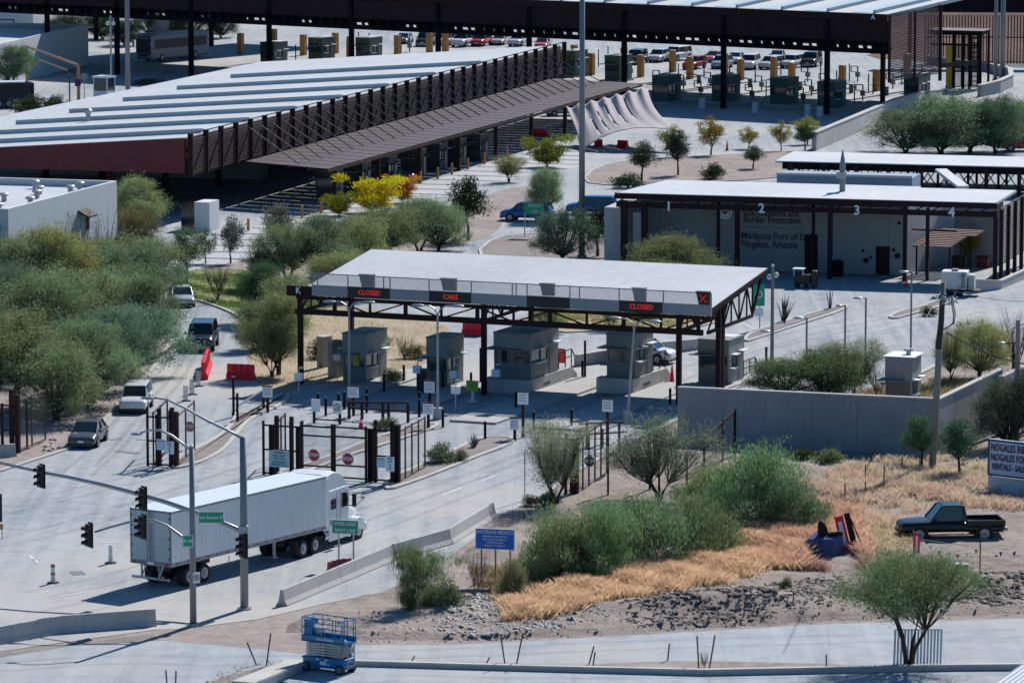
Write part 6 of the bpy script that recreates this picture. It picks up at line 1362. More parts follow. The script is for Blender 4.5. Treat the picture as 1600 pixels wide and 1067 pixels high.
# sail
sa = thing('shade_sail', 'grey hanging fabric sail with long dark slots beside the tall mast', 'sail', 975, 236)
Ys = FRM[sa.name][1]; nu, nv = 60, 40
TLp, TRp, BRp, BLp = at(884,166,Ys+9), at(1012,134,Ys+13), at(1062,206,Ys-1), at(906,238,Ys-1)
V = []; 
for j in range(nv+1):
    v_ = j/nv
    for i in range(nu+1):
        u_ = i/nu
        p = [TLp[k]*(1-u_)*(1-v_)+TRp[k]*u_*(1-v_)+BRp[k]*u_*v_+BLp[k]*(1-u_)*v_ for k in range(3)]
        p[2] += 1.9*4*u_*(1-u_)*v_**2*.85*(1-.35*u_); p[2] -= .35*abs(sin(u_*pi*6.5))*(1-v_)**3*1.2; p[2] -= .3*sin(pi*v_)
        p[0] -= .9*sin(pi*v_)*(u_-.35)*1.2; p[1] += .28*sin(u_*38)*(1-v_*.5)
        V.append((p[0]-FRM[sa.name][0], p[1]-FRM[sa.name][1], p[2]))
Fq = []
slots = {13:(.32,.88),19:(.22,.82),26:(.16,.74),33:(.12,.72),41:(.08,.62)}
for j in range(nv):
    for i in range(nu):
        v_ = (j+.5)/nv
        if i in slots and slots[i][0] < v_ < slots[i][1]: continue
        b_ = j*(nu+1)+i; Fq.append((b_, b_+1, b_+nu+2, b_+nu+1))
q = MB(); q.v = V; q.f = Fq; q.m = [0]*len(Fq); o = q.build('fabric', M_sail, sa, smooth=True); so_ = o.modifiers.new('s', 'SOLIDIFY'); so_.thickness = .05
q = MB()
for (A_, px, py) in ((BLp,912,252),(BRp,1068,214)): G_ = gp(px, py); q.tube([(A_[0]-FRM[sa.name][0],A_[1]-FRM[sa.name][1],A_[2]),(G_[0]-FRM[sa.name][0],G_[1]-FRM[sa.name][1],0)],.03,5)
q.build('tie_cable', M_gal, sa)
# ================================================================ far canopy
A4 = 35
fc = thing('inspection_canopy', 'long far canopy across the top with dark screen front and orange pillars below', 'canopy', 1385, 185, A4)
xw = LX(fc, -60, 8); xk = LX(fc, 745, 11)
q = MB(); q.hexa([(xw,0,11.3),(0,0,11.3),(0,34,13.6),(xw,34,13.6)],[(xw,0,11.7),(0,0,11.7),(0,34,14.0),(xw,34,14.0)]); q.build('roof', M_white, fc)
xq = LX(fc, 350, 13, 34)
q = MB(); q.box(xw,xq,34.05,70,13.6,14.0); q.build('added_shade_roof', M_black, fc)  # unseen roof added out of frame to throw shade over the coach
for yy in (48, 68):
    for px in (150, 330): xx = LX(fc, px, 2, yy); q = MB(); q.bar((xx,yy,0),(xx,yy,13.6),.5); q.build('column', M_black, fc)  # columns carrying the added shade roof
i = 0; x = -2.0
while x > xw:
    q = MB(); q.hexa([(x-3.0,.3,11.72),(x,.3,11.72),(x,33,13.94),(x-3.0,33,13.94)],[(x-3.0,.3,11.76),(x,.3,11.76),(x,33,13.98),(x-3.0,33,13.98)]); q.build('skylight_strip', MT['skylight_blue'], fc)
    q = MB(); q.bar((x+.1,.3,11.9),(x+.1,33,14.1),.3,.35); q.build('roof_rib', M_bluer, fc); x -= 6.1; i += 1
q = MB(); q.box(xw,0,-.1,.05,10.9,11.7); q.build('fascia', M_brown, fc)
q = MB(); q.box(xw,0,.3,.45,8.35,10.95); q.build('screen_front', M_brown, fc)
q = MB(); q.box(xw,0,.0,.4,7.2,7.75); q.box(xw,0,.3,.42,8.02,8.5); n = 96
for k in range(n): xx = xw*k/n; q.bar((xx,.2,7.6),(xx+xw/n*.2,.2,8.4),[1.5,1.5,.5,1.5,1.5,1.5,1.5,.25,.9,1.5,1.5][k % 11],.3)
q.build('lower_truss', M_black, fc)
q = MB()
for k in range(40): z = 4.2+k*.19; q.bar((.2,0,z+.0),(.2,11.5,z+.2),.05,.13)
q.build('side_louvre', M_slat, fc)
q = MB(); q.bar((.3,0,4),(.3,0,11.6),.25); q.bar((.3,11.5,3.5),(.3,11.5,12.2),.3); q.bar((.35,11.5,5.2),(.35,20,5.2),.2,.5); q.bar((.3,5.7,4),(.3,5.7,11.8),.2); q.build('side_frame', M_brown, fc)
for yy in (.3, 14, 30):
    for k in range(14):
        xx = LX(fc, 1292-k*165*(1-.02*k), 2, yy) if k else LX(fc, 1292, 2, yy)
        if xx < xw: break
        q = MB(); q.bar((xx,yy,0),(xx,yy,11.2),.5); q.build('column', M_black, fc)
xx = LX(fc, 1379, 1, 8); q = MB(); q.bar((xx,8,0),(xx,8,11.5),.45); q.build('column', M_brown, fc)
q = MB(); q.box(LX(fc,1360,8,-.12),LX(fc,1366,8,-.12),-.14,-.11,10.9+.1,11.6); fa = fc
txt(fc, 'A', LX(fc, 1364, 11, -.15), -.15, 11.3, .7, M_signw, name='bay_letter', bold=.02)
BX = [('far',px,py) for px, py in [(1412,160),(1277,172),(1203,166),(1112,162),(1019,162),(945,128),(876,120),(556,98),(482,98),(407,106)]]
for i, (_, px, py) in enumerate(BX):
    booth(px, py, 30, 2.1 if px < 1400 else 1.9, 3.2, 3.0, f'green panelled booth under the far canopy, {nth[i]} counting from the right', green=True, group='booths under the far canopy', plinth=(.25,0))
OP = thing('guard_pillar', 'orange square pillar at a far canopy lane', 'pillar', 1390, 120, 30, 'orange pillars at the far canopy lanes')
q = MB(); q.box(-.36,.36,-.36,.36,0,2.75); q.build('shaft', M_yel, OP, bevel=.03); q = MB(); q.box(-.33,.33,-.33,.33,2.75,2.83); q.build('cap', M_kerb, OP); tb = [(c, kids(c)) for c in kids(OP)]
OP.location = gp(1369, 145)
for px, py in [(1316,138),(1237,134),(1157,128),(1078,124),(1001,121),(924,118),(1417,119),(1209,124),(1132,118),(1051,113),(975,109),(897,104),(547,90),(474,87),(376,85),(524,84),(621,88),(671,84),(696,82),(428,78)]: dup(OP, loc=gp(px, py), tree=tb)
LR = thing('lane_reader', 'small dark reader frame on a far canopy lane island', 'reader', 1395, 150, 30, 'reader frames on the far canopy lanes')
q = MB(); q.bar((0,0,0),(0,0,1.9),.12); q.bar((0,0,1.9),(-.9,0,1.9),.1); q.bar((-.9,0,1.2),(0,0,1.2),.08); q.bar((-.9,0,1.2),(-.9,0,1.9),.1); q.build('frame', M_black, LR); q = MB(); q.box(-.25,.25,-.2,.2,.6,1.2); q.build('box', M_grey, LR); tb = [(c, kids(c)) for c in kids(LR)]; LR.location = gp(1348, 158)
for px, py in [(1268,150),(1190,144),(1110,138),(1175,158),(1255,163),(1095,152),(1262, 128),(1225, 150),(1140, 128),(1068, 142),(985, 122),(1030,135),(960,128),(1395,140),(590,84),(500,90),(640,82),(1340,128),(1290,140)]: dup(LR, loc=gp(px, py), tree=tb)
SP = thing('steel_post', 'thin dark post on a far canopy lane island', 'post', 1440, 130, 0, 'thin posts on the far canopy lanes'); q = MB(); q.bar((0,0,0),(0,0,2.2),.14); q.build('shaft', M_black, SP); q = MB(); q.box(-.1,.1,-.1,.1,2.2,2.26); q.build('cap', M_grey, SP); tb = [(c, kids(c)) for c in kids(SP)]
for px, py in [(1428,122),(1282,130),(1327,128),(1335,162),(1364,150),(1220,118),(1180,130),(1100,120),(935,105),(950,100),(1060,128),(560,76),(1297,152),(1310,150),(1245,150),(1145,142),(577,78),(1357, 145),(1409, 133),(1307, 139),(1197, 157),(1127, 153),(1047, 123),(627, 83),(462, 97),(542, 91)]: dup(SP, loc=gp(px, py), tree=tb)
for i, (px, py) in enumerate([(1330,146),(1250,142),(1172,137),(1092,131),(1385,150)]):
    t = thing('lane_gate_arm', f'raised dark lane gate on the far canopy lanes, {nth[i]} listed', 'gate', px, py, 30, 'lane gates of the far canopy'); q = MB(); q.box(-.2,.2,-.2,.2,0,1.1); q.build('motor_box', M_boothg, t); q = MB(); q.bar((0,0,1.0),(-1.0,.4,1.1),.12); q.bar((-1.0,.4,1.1),(-2.6,1.0,1.15),.08); q.build('arm', M_black, t)
relabel_g = [o for o in bpy.data.objects if o.get('group') == 'lane gates of the far canopy']; relabel_g.sort(key=lambda o: o.location.x/o.location.y)
for i, o in enumerate(relabel_g): o['label'] = 'dark lane gate with a level arm on the far canopy lanes, ' + nth[i] + ' from the left'
SB = thing('stone_bin', 'white square bin at the shaded front of the far canopy', 'bin', 1097, 171, 20, 'white bins in front of the far canopy'); q = MB(); q.box(-.3,.3,-.3,.3,0,1.15); q.build('body', M_wplast, SB, bevel=.04); q = MB(); q.box(-.33,.33,-.33,.33,1.15,1.22); q.build('lid', M_gal, SB); tb = [(c, kids(c)) for c in kids(SB)]
for px, py in [(1180,177),(1262,181),(1281,183)]: dup(SB, loc=gp(px, py), tree=tb)
for i, (px, py, w_) in enumerate([(1395,158,3.4),(1255,166,3.0),(1170,160,3.0),(1090,156,3.0),(1010,150,3.0),(930,140,3.0)]):
    o = MB(); o.box(-w_/2,w_/2,-4,26,0,.18); q = o.build('booth_island', M_side); q.location = gp(px, py); q.rotation_euler = (0,0,-R(30)); q['kind'] = 'structure'
yp = thing('guard_pillar', 'tall yellow square pillar in front of the dark gate frame', 'pillar', 1483, 141, 20); z = zat(FRM[yp.name][1], 73); q = MB(); q.box(-.34,.34,-.34,.34,0,z); q.build('shaft', M_yel2, yp); q = MB(); q.box(-.36,.36,-.36,.36,z,z+.12); q.build('cap', M_kerb, yp); q = MB(); q.box(-.4,.4,-.4,.4,0,.6); q.build('foot', M_cwall, yp)
gf = thing('gate_frame', 'dark multi storey steel gate frame right of the yellow pillar', 'gate', 1490, 141, 20); q = MB(); xe = LX(gf, 1532, 4); zt = zat(FRM[gf.name][1], 52)
for x in (0, xe*.35, xe*.6, xe): q.bar((x,0,0),(x,0,zt),.3); q.bar((x,4,0),(x,4,zt),.25)
for k in range(12): z = zt*k/12; q.bar((xe*.6,0,z),(xe,0,z),.12)
q.bar((-3,0,zt),(xe+.2,0,zt),.4,.5); q.bar((-3,4,zt),(xe,4,zt),.3); q.bar((-3,0,zt-1.4),(xe,0,zt-1.4),.25); q.bar((-3,0,zt),(-3,4,zt),.3); q.bar((xe,0,zt),(xe,4,zt),.3); q.build('frame', M_black, gf)
q = MB(); q.box(.1,xe-.05,.15,.2,.3,zt-1.5); q.build('mesh_infill', M_meshd, gf)
q = MB(); q.box(-3.4,xe+.4,-.3,4.3,zt+.26,zt+.34); q.build('top_plate', M_slat, gf)
# hill behind right
hp = thing('wire_fence', 'long ribbed brown fence below the slope at the upper right', 'fence', 1445, 100, 60); 
Afn = at(1450,98,520); 
q = MB(); hb = gp(1440, 96); xe = 60
for k in range(150): q.bar((k*.4,0,0),(k*.4,0,6.4),.16)
q.bar((0,-.05,3.5),(60,-.05,3.5),.10,.16); q.bar((0,-.05,.3),(60,-.05,.3),.12)
q.build('picket_panel', M_slat, hp)
hp.rotation_euler = (0,0,R(-3))
hv = []; hf = []; nx, ny = 40, 14
for j in range(ny):
    for i in range(nx):
        X = 40+i*4.0; Y = 600+j*9; z = max(0, min(1, (i-2)/6))*(j*1.9)+random.uniform(-.5,.5)-.2; hv.append((X, Y, z if j else -.3))
for j in range(ny-1):
    for i in range(nx-1): b_ = j*nx+i; hf.append((b_, b_+1, b_+nx+1, b_+nx))
q = MB(); q.v = hv; q.f = hf; q.m = [0]*len(hf); o = q.build('hill', groundmat('red_slope', (.11,.055,.045), (.26,.15,.11), .12, 1.0, .95, .8)); o['kind'] = 'structure'
t = thing('footbridge', 'dark overhead steel bridge crossing the upper right corner', 'bridge', 1530, 105, 5); Yb = FRM[t.name][1]; z0_, z1_ = zat(Yb, 20), zat(Yb, -6); q = MB(); q.box(-10,12,0,2.5,z0_,z1_); q.build('deck_panel', M_black, t); q = MB(); 
for x in (-9, 11): q.bar((x,1,0),(x,1,z0_),.5)
q.build('column', M_brown, t); 
# ================================================================ left buildings and upper left corner
def bldg(label, px, py, ang, w_, l_, h_, m=M_whitew, name='flat_roof_building', inset=True):
    t = thing(name, label, 'building', px, py, ang); q = MB(); q.box(-w_,0,0,l_,0,h_); q.build('wall', m, t)
    q = MB(); q.box(-w_,0,0,.3,h_,h_+.6); q.box(-w_,0,l_-.3,l_,h_,h_+.6); q.box(-w_,-w_+.3,.3,l_-.3,h_,h_+.6); q.box(-.3,0,.3,l_-.3,h_,h_+.6); q.build('parapet', m, t)
    q = MB(); q.box(-w_+.3,-.3,.3,l_-.3,h_,h_+.05); q.build('roof', M_white, t); return t
B1 = bldg('white flat roofed building below the maroon canopy end', 15, 492, 16.4, 26, 22.4, 7.4)
for i in range(9): x, y = [(-2,3),(-3.5,5.5),(-1.5,8),(-4.5,10),(-3,13),(-4,16),(-1.8,17),(-6,20),(-2.2,20)][i]; q = MB(); q.tube([(x,y,7.4),(x,y,7.95)],.22,8); q.ball((x,y,8.0),(.42,.42,.16),10); q.build('roof_vent', M_gal, B1)
q = MB(); q.hexa([(.02,14,6.3),(.9,14,5.9),(.9,16,5.9),(.02,16,6.3)],[(.02,14,6.5),(.9,14,6.0),(.9,16,6.0),(.02,16,6.5)]); q.bar((.1,15.8,6.3),(.1,15.8,4.8),.25); q.build('door_canopy', M_brown, B1)
q = MB(); q.ball((-.9,-.2,6.6),(.25,.25,.3),8); q.build('wall_camera', M_wplast, B1); q = MB(); q.box(-14,-12.8,8,9.2,7.4,8.3); q.build('roof_unit', M_gal, B1)
bldg('pale building with slanting roofline behind the orange frame', -5, 138, 11, 30, 40, 4.7)
bldg('pale building cut by the upper left corner of the photo', 52, 62, 12, 30, 20, 6.5)
t = thing('pipe_portal', 'dark pipe frame in front of the upper left corner building', 'frame', 22, 72); q = MB(); q.bar((-3,0,3.6),(0,0,3.6),.16); q.bar((0,0,0),(0,0,3.6),.16); q.build('pipe', M_brown, t)
t = thing('height_frame', 'orange pipe height frame over the road at the upper left', 'frame', 42, 128); q = MB(); e = Lc(t, 123, 160); zf = zat(FRM[t.name][1], 73); q.tube([(0,0,0),(0,0,zf),(e[0],e[1],zf)],.16,8); q.tube([(e[0],e[1],0),(e[0],e[1],zf+.1)],.2,8); q.tube([(e[0]*.25,e[1]*.25,zf-1.1),(e[0]*.8,e[1]*.8,zf-1.1)],.07,6); q.build('pipe', M_orange, t)
q = MB(); q.box(e[0]-.4,e[0]+.3,e[1]-.3,e[1]-.25,1.9,2.7); q.build('sign_panel', M_mar, t)
t = thing('road_sign', 'round backed tan sign beside the orange frame post', 'sign', 132, 157); q = MB(); q.bar((0,0,0),(0,0,2.4),.08); q.build('post', M_gal, t); q = MB(); q.tube([(0,-.05,2.8),(0,0,2.8)],.42,12); q.build('panel', M_stucco, t)
t = thing('steel_post', 'plain brown post left of the orange frame leg', 'post', 109, 162); q = MB(); q.bar((0,0,0),(0,0,3.4),.16); q.build('shaft', M_slat, t); q = MB(); q.ball((0,0,3.4),.12,8); q.build('cap', M_grey, t)
t = thing('guard_kiosk', 'white glazed guard kiosk beside the camera pole', 'kiosk', 146, 154, 25); q = MB(); q.box(0,1.9,0,1.9,0,.9); q.box(-.1,2.0,-.1,2.0,2.45,2.65)
for x in (0,1.8): 
    for y in (0,1.8): q.box(x,x+.1,y,y+.1,.9,2.45)
q.build('frame', M_wpaint, t); q = MB(); q.box(.06,1.84,.06,1.84,.9,2.45); q.build('window', M_glassb, t)
def bus(px, py, ang, label, col, L_=12.5, H_=3.6, name='coach_bus'):
    t = thing(name, label, 'bus', px, py, ang); q = MB(); q.box(-1.27,1.27,-L_/2,L_/2,.35,H_); o = q.build('body', M_paintv, t, bevel=.15); o.color = (*col, 1)
    q = MB(); q.box(-1.2,1.2,L_/2-.05,L_/2+.03,1.25,3.0); q.build('windscreen', M_glass, t); q = MB(); q.box(-1.29,1.29,-L_/2+.6,L_/2-.9,1.7,2.9); q.build('side_window', M_plast, t)
    q = MB(); q.box(-1.2,1.2,-L_/2+1,L_/2-1,H_,H_+.12); q.build('roof_panel', M_booth if L_ > 9 else M_wpaint, t)
    for s in (-1,1):
        q = MB(); q.box(s*.95-.2,s*.95+.2,L_/2,L_/2+.04,.65,.9); q.build('headlight', M_lampw, t); q = MB(); q.box(s*1.5-.12,s*1.5+.12,L_/2+.1,L_/2+.25,2.0,2.7); q.build('side_mirror', M_wplast, t)
        for y in (L_/2-2.4,-L_/2+3): wheel(t, s*1.15, y, .5, .3, s)
    q = MB(); q.box(-.9,.9,L_/2+.01,L_/2+.04,.75,1.05); q.build('grille', M_plast, t); return t
bus(270, 93, 214, 'blue white coach facing the camera in shade at the upper left', (.13,.20,.30)); bus(8, 168, 255, 'dark blue bus with pale roof at the left photo edge', (.012,.02,.05), 6.5, 2.9)
bldg('beige block behind the coach under the far canopy', 264, 60, 30, 3.6, 4, 2.2, M_stucco)
# ================================================================ right foreground: stall wreck, flags, bits, sheds
t = thing('market_stall', 'collapsed blue covered stall with dark umbrella top in the red grass', 'stall', 1283, 872, 25)
q = MB(); q.hexa([(-1.3,-.6,0),(.9,-.6,0),(1.1,.7,0),(-1.1,.8,0)],[(-.75,-.3,1.0),(.9,-.3,1.15),(1.0,.6,1.35),(-.45,.7,1.45)]); q.build('cover', M_navy, t, bevel=.08)
q = MB(); q.tube([(.0,.3,1.15),(-.05,.3,1.5),(-.1,.3,1.75),(-.16,.3,1.92),(-.2,.3,1.98)],[.27,.27,.23,.15,.02],12); q.tube([(.3,.2,1.25),(1.1,.2,1.42)],[.10,.14],8); q.build('umbrella', M_brown, t, smooth=True)
t = thing('feather_flag', 'red and white leaning banner fixed on dark boards beside the blue stall', 'flag', 1325, 868, 0); M = Matrix.Rotation(R(16),4,'Y').inverted()
M = Matrix.Shear if False else Matrix.Rotation(R(-14),4,'Y')
q = MB(M); q.box(-.24,.24,-.03,.03,.35,2.2); p = q.build('banner', M_red, t); q = MB(M); q.box(-.12,.10,-.05,-.031,.6,1.9); q.build('white_marks', M_signw, p)
q = MB(M); q.box(.30,.62,.05,.15,.0,2.25); q.bar((.95,.1,-.1),(.55,.1,2.2),.07); q.build('dark_board', M_brown, t)
t = thing('feather_flag', 'small red and white upright flag before the pickup front wheel', 'flag', 1432, 870, 0); q = MB(); q.exty([(-.17,.2),(.17,.2),(.17,1.0),(.05,1.3),(-.17,1.4)],-.02,.02); p = q.build('banner', M_red, t); q = MB(); q.box(-.06,.06,-.04,-.021,.35,1.15); q.build('white_marks', M_signw, p); q = MB(); q.tube([(-.18,0,0),(-.18,0,1.45)],.02,6); q.build('pole', M_gal, t)
t = thing('pennant_string', 'string of small coloured pennants hung before the pickup', 'bunting', 1531, 906, 0); q = MB(); q.tube([(0,0,0),(0,0,2.5)],.035,6); q.build('stake', M_steelr, t)
e = rel(t, at(1440,842,FRM[t.name][1]-.3)); q = MB(); q.tube([e,(e[0]*.5,e[1],e[2]*.5+.85),(0,0,1.75)],.012,5); q.build('cord', M_signw, t)
for i in range(7): f = i/6.5; x = e[0]*(1-f); z = e[2]*(1-f)**2+1.7*f*(1-f)+1.75*f*f; q = MB(); q.add([(x-.11,e[1]*.5,z),(x+.11,e[1]*.5,z),(x,e[1]*.5-.05,z-.24)],[(0,1,2)]); q.build('pennant', [M_red,M_signw,M_yel2,M_signw][i % 4], t)
t = thing('pennant_heap', 'tangle of pink and blue pennants on the dirt at the right edge', 'bunting', 1580, 875, 0); 
for k in range(9): 
    q = MB(); x = -.9+k*.24; z = .25+.18*sin(k*1.9); q.add([(x,0,z),(x+.2,.05,z+.05),(x+.1,-.05,z-.24)],[(0,1,2)]); q.build('pennant', [M_redd,M_navy,M_signw][k % 3], t)
t = thing('storage_tub', 'dark tub with white lid behind the palo verde crown', 'tub', 1502, 898, 0); q = MB(); q.tube([(0,0,0),(0,0,.55)],[.3,.36],12); q.build('tub', M_plast, t); q = MB(); q.tube([(0,0,.55),(0,0,.62)],.4,12); q.build('lid', M_signw, t)
t = thing('refuse_sack', 'black sack lying on the dirt right of the stake', 'sack', 1556, 908, 0); q = MB(); q.ball((0,0,.2),(.42,.35,.26),12); q.ball((.5,-.1,.12),(.3,.25,.18),10); q.build('bag', M_plast, t, smooth=True); q = MB(); q.ball((.25,-.25,.25),.06,6); q.build('knot', M_signw, t)
t = thing('shed_roof', 'pale corrugated roof corner at the bottom right edge', 'roof', 1620, 1100, 0); A_ = at(1540,1080,FRM[t.name][1]); 
pts = [(1548,1072),(1610,1030),(1680,1060),(1600,1130)]; q = MB(); P_ = [rel(t, gp(*p, 2.4)) for p in pts]; q.hexa([(p[0],p[1],2.3) for p in P_],[(p[0],p[1],2.4) for p in P_]); q.build('sheet', M_whitew, t)
d0 = Vector(P_[0]); d1 = Vector(P_[1]); d2 = Vector(P_[3]); q = MB()
for k in range(14): f = k/13; A_ = d0.lerp(d2, f); B_ = d1.lerp(Vector(P_[2]), f); q.bar((A_.x,A_.y,2.42),(B_.x,B_.y,2.42),.05,.04)
q.build('corrugation', M_bluer, t); q = MB(); q.box(-.5,.2,-.2,.5,0,2.3); q.build('wall', M_whitew, t)
# slatted grating panel by the palo verde
t = thing('steel_grating', 'pale slatted steel panel standing behind the palo verde trunk', 'grating', 1397, 1040, 0); e = Lc(t, 1468, 1037); zt = zat(FRM[t.name][1], 978); q = MB()
for k in range(15): x = e[0]*k/14; q.bar((x,0,.05),(x+.12,.9,zt*.82),.10,.04)
q.build('slat', M_signw, t); q = MB(); q.bar((0,0,.06),(e[0],0,.06),.05); q.bar((.12,.92,zt*.82),(e[0]+.12,.92,zt*.82),.05); q.build('frame', M_grey, t)
# stakes
def stake(px, py, tx, ty, label, r=.035, m=None):
    t = thing('garden_stake', label, 'stake', px, py); e = rel(t, at(tx, ty, FRM[t.name][1])); q = MB(); q.tube([(0,0,-.05),e], r, 6); q.build('rod', m or M_steelr, t); return t
for (a_, b_, c_, d_, lb) in [(416,1040,423,989,'right one of the two stakes left of the scissor lift'),(402,1040,386,1003,'left one of the two stakes left of the scissor lift'),(262,1082,259,1046,'left stub stake at the bottom edge'),(274,1080,275,1048,'right stub stake at the bottom edge'),(640,1037,648,1024,'first short tilted stake right of the lift'),(757,1040,765,1026,'second short tilted stake right of the lift'),(790,1042,782,990,'left stake of the pair below the rock patch'),(806,1041,817,989,'right stake of the pair below the rock patch'),
    (920,1037,928,1009,'left of the twin thin stakes in the middle verge'),(926,1040,930,1018,'right of the twin thin stakes in the middle verge'),(1043,1032,1046,1005,'lone short stake at the verge middle'),(1092,1046,1089,993,'left stake supporting the dead sapling'),(1108,1045,1117,992,'right stake supporting the dead sapling'),(1291,1042,1291,1022,'short stake left of the palo verde'),
    (1093,965,1093,930,'thin rebar in the dark mound'),(1161,972,1165,930,'thin rebar right of the dark mound'),(1238,963,1240,925,'rebar left of the palo verde on the bank'),(1322,698,1374,687,'slanting pole leaning at the retaining wall') if False else (1350,740,1374,686,'slanting pole leaning near the retaining wall')]: stake(a_, b_, c_, d_, lb)
plant('bare', 1100, 1046, 22, 1015, 'dead twiggy sapling tied between two stakes', (.12,.16,.09), 'bare_shrub', 'bush')
wf = thing('wire_fence', 'thin rusty post fence through the dry grass below the wall', 'fence', 1352, 788); q = MB()
for px, py, top in [(1320,790,755),(1352,786,752),(1381,772,727),(1409,742,714),(1437,737,710),(1352,757,725)]: e = rel(wf, gp(px, py)); z = zat(gp(px, py)[1], top); b_ = MB(); b_.bar((e[0],e[1],0),(e[0],e[1],z),.07); b_.build('post', M_steelr, wf)
for i, (px, py, lb) in enumerate([(515,1040,'')]): pass
# ================================================================ loose ground cover (stuff)
def inpoly(x, y, P):
    c = np.zeros(len(x), bool); n = len(P)
    for i in range(n):
        x1, y1 = P[i]; x2, y2 = P[(i+1) % n]
        m = ((y1 > y) != (y2 > y)) & (x < (x2-x1)*(y-y1)/((y2-y1) if y2 != y1 else 1e-9)+x1); c ^= m
    return c
def scatter(poly, n):
    P_ = [gp(*p)[:2] for p in poly]; xs = [p[0] for p in P_]; ys = [p[1] for p in P_]
    out = np.zeros((0,2))
    while len(out) < n:
        k = n*3; x = RNG.uniform(min(xs), max(xs), k); y = RNG.uniform(min(ys), max(ys), k); m = inpoly(x, y, P_); out = np.concatenate([out, np.stack([x, y], 1)[m]])
    return out[:n]
def tnoise(x, y, f, ph): return .5+.25*(np.sin(x*f+ph)*np.cos(y*f*1.3+ph*2)+np.sin(x*f*2.3+y*f*1.7+ph))+.12*np.sin(x*f*5.1-y*f*4.3+ph)
# uneven dirt bank as relief
bx = [(560,1004),(430,985),(500,950),(600,925),(690,884),(740,846),(830,800),(900,760),(1000,735),(1100,720),(1458,722),(1700,690),(1750,955),(1300,973),(1000,990),(800,1001)]
Pb = [gp(*p)[:2] for p in bx]; xs = np.arange(min(p[0] for p in Pb), max(p[0] for p in Pb), .45); ys = np.arange(min(p[1] for p in Pb), max(p[1] for p in Pb), .6)
XX, YY = np.meshgrid(xs, ys); ins = inpoly(XX.ravel(), YY.ravel(), Pb).reshape(XX.shape)
ZZ = .05+.10*tnoise(XX, YY, .35, 1)+.08*tnoise(XX, YY, 1.3, 2)+.13*RNG.random(XX.shape)*(YY < gp(800,900)[1])+.03*RNG.random(XX.shape)+.06*tnoise(XX, YY, 4.1, 5)
def bump(px, py, rx, ry, h):
    x, y, _ = gp(px, py); return h*np.exp(-((XX-x)/rx)**2-((YY-y)/ry)**2)
ZZ += bump(1080,958,4.5,1.8,.55)+bump(1185,954,4,1.6,.5)+bump(1540,920,4,1.5,.5)+bump(1270,940,5,2.5,.2)+bump(720,960,4,2,.2)-bump(1080,985,6,1,.08)
er = ins.copy(); er[1:] &= ins[:-1]; er[:-1] &= ins[1:]; er[:, 1:] &= ins[:, :-1]; er[:, :-1] &= ins[:, 1:]
ZZ = np.where(er, ZZ, -.05)
idx = np.arange(XX.size).reshape(XX.shape); keep = ins[:-1,:-1] | ins[1:,:-1] | ins[:-1,1:] | ins[1:,1:]
Q = np.stack([idx[:-1,:-1][keep], idx[:-1,1:][keep], idx[1:,1:][keep], idx[1:,:-1][keep]], 1)
used, inv = np.unique(Q.ravel(), return_inverse=True); V = np.stack([XX.ravel(), YY.ravel(), ZZ.ravel()], 1)[used]
o = npmesh('dirt_bank', V, inv.reshape(Q.shape), groundmat('bank_dirt', (.19,.15,.125), (.43,.36,.305), .14, 1.6, .95, .9, None, 0, None, (.32,.265,.225))); o['kind'] = 'structure'
def zrel(x, y):
    i = np.clip(((x-xs[0])/.45).round().astype(int), 0, len(xs)-1); j = np.clip(((y-ys[0])/.6).round().astype(int), 0, len(ys)-1)
    return np.where(er[j, i], ZZ[j, i], 0.0)
_ex = gp(1290,874)
def grass(name, poly, n, h, col, clump=.9, wd=.02, feather=.35, dens=1.5, off=0.0):
    p = scatter(poly, n)+RNG.normal(0, feather, (n, 2)); p = p[((p[:,0]-_ex[0]-.3)/1.5)**2+((p[:,1]-_ex[1]+1.2)/3.2)**2 > 1]; n = len(p); k = tnoise(p[:,0], p[:,1], clump, n % 7); p = p[RNG.random(n) < np.clip((k-off)*dens, .05, 1)]; k = tnoise(p[:,0], p[:,1], clump, n % 7); m = len(p)
    a = RNG.uniform(0, 2*pi, m); H_ = h*(.55+.55*k)*RNG.uniform(.5, 1.1, m); ln = RNG.normal(0, .45, (m, 2))*H_[:, None]
    dx, dy = np.cos(a)*wd, np.sin(a)*wd; z = zrel(p[:,0], p[:,1])
    v = np.stack([np.stack([p[:,0]-dx, p[:,1]-dy, z], 1), np.stack([p[:,0]+dx, p[:,1]+dy, z], 1), np.stack([p[:,0]+ln[:,0]*.45+dx*.8, p[:,1]+ln[:,1]*.45+dy*.8, z+H_*.6], 1), np.stack([p[:,0]+ln[:,0], p[:,1]+ln[:,1], z+H_], 1)], 1).reshape(-1, 3)
    Q = np.arange(m*4).reshape(m, 4); o = npmesh(name, v, Q, M_dry); o.color = (*col, 1); o['kind'] = 'stuff'
    return o
BAND = [(790,974),(800,955),(850,938),(920,918),(1000,900),(1060,885),(1110,876),(1160,850),(1200,830),(1250,815),(1300,815),(1340,850),(1330,880),(1290,892),(1200,895),(1140,915),(1060,930),(960,945),(880,965),(800,978)]
grass('dry_grass', BAND, 190000, .66, (.86,.60,.38), .7, .0075)
grass('dry_grass', [(1180,850),(1250,800),(1330,800),(1350,880),(1280,892),(1200,890)], 40000, .75, (.76,.47,.33), .9, .008)
grass('dry_grass', [(1250,770),(1330,740),(1440,745),(1600,770),(1600,800),(1500,795),(1430,800),(1380,830),(1340,850),(1290,815),(1250,810)], 46000, .55, (.76,.57,.42), .5, .0085, .6, 3.0, .34)
grass('dry_grass', [(1300,745),(1420,715),(1600,745),(1600,775),(1450,765),(1330,790)], 22000, .5, (.74,.60,.42), .6, .0085, .6, 3.0, .34)
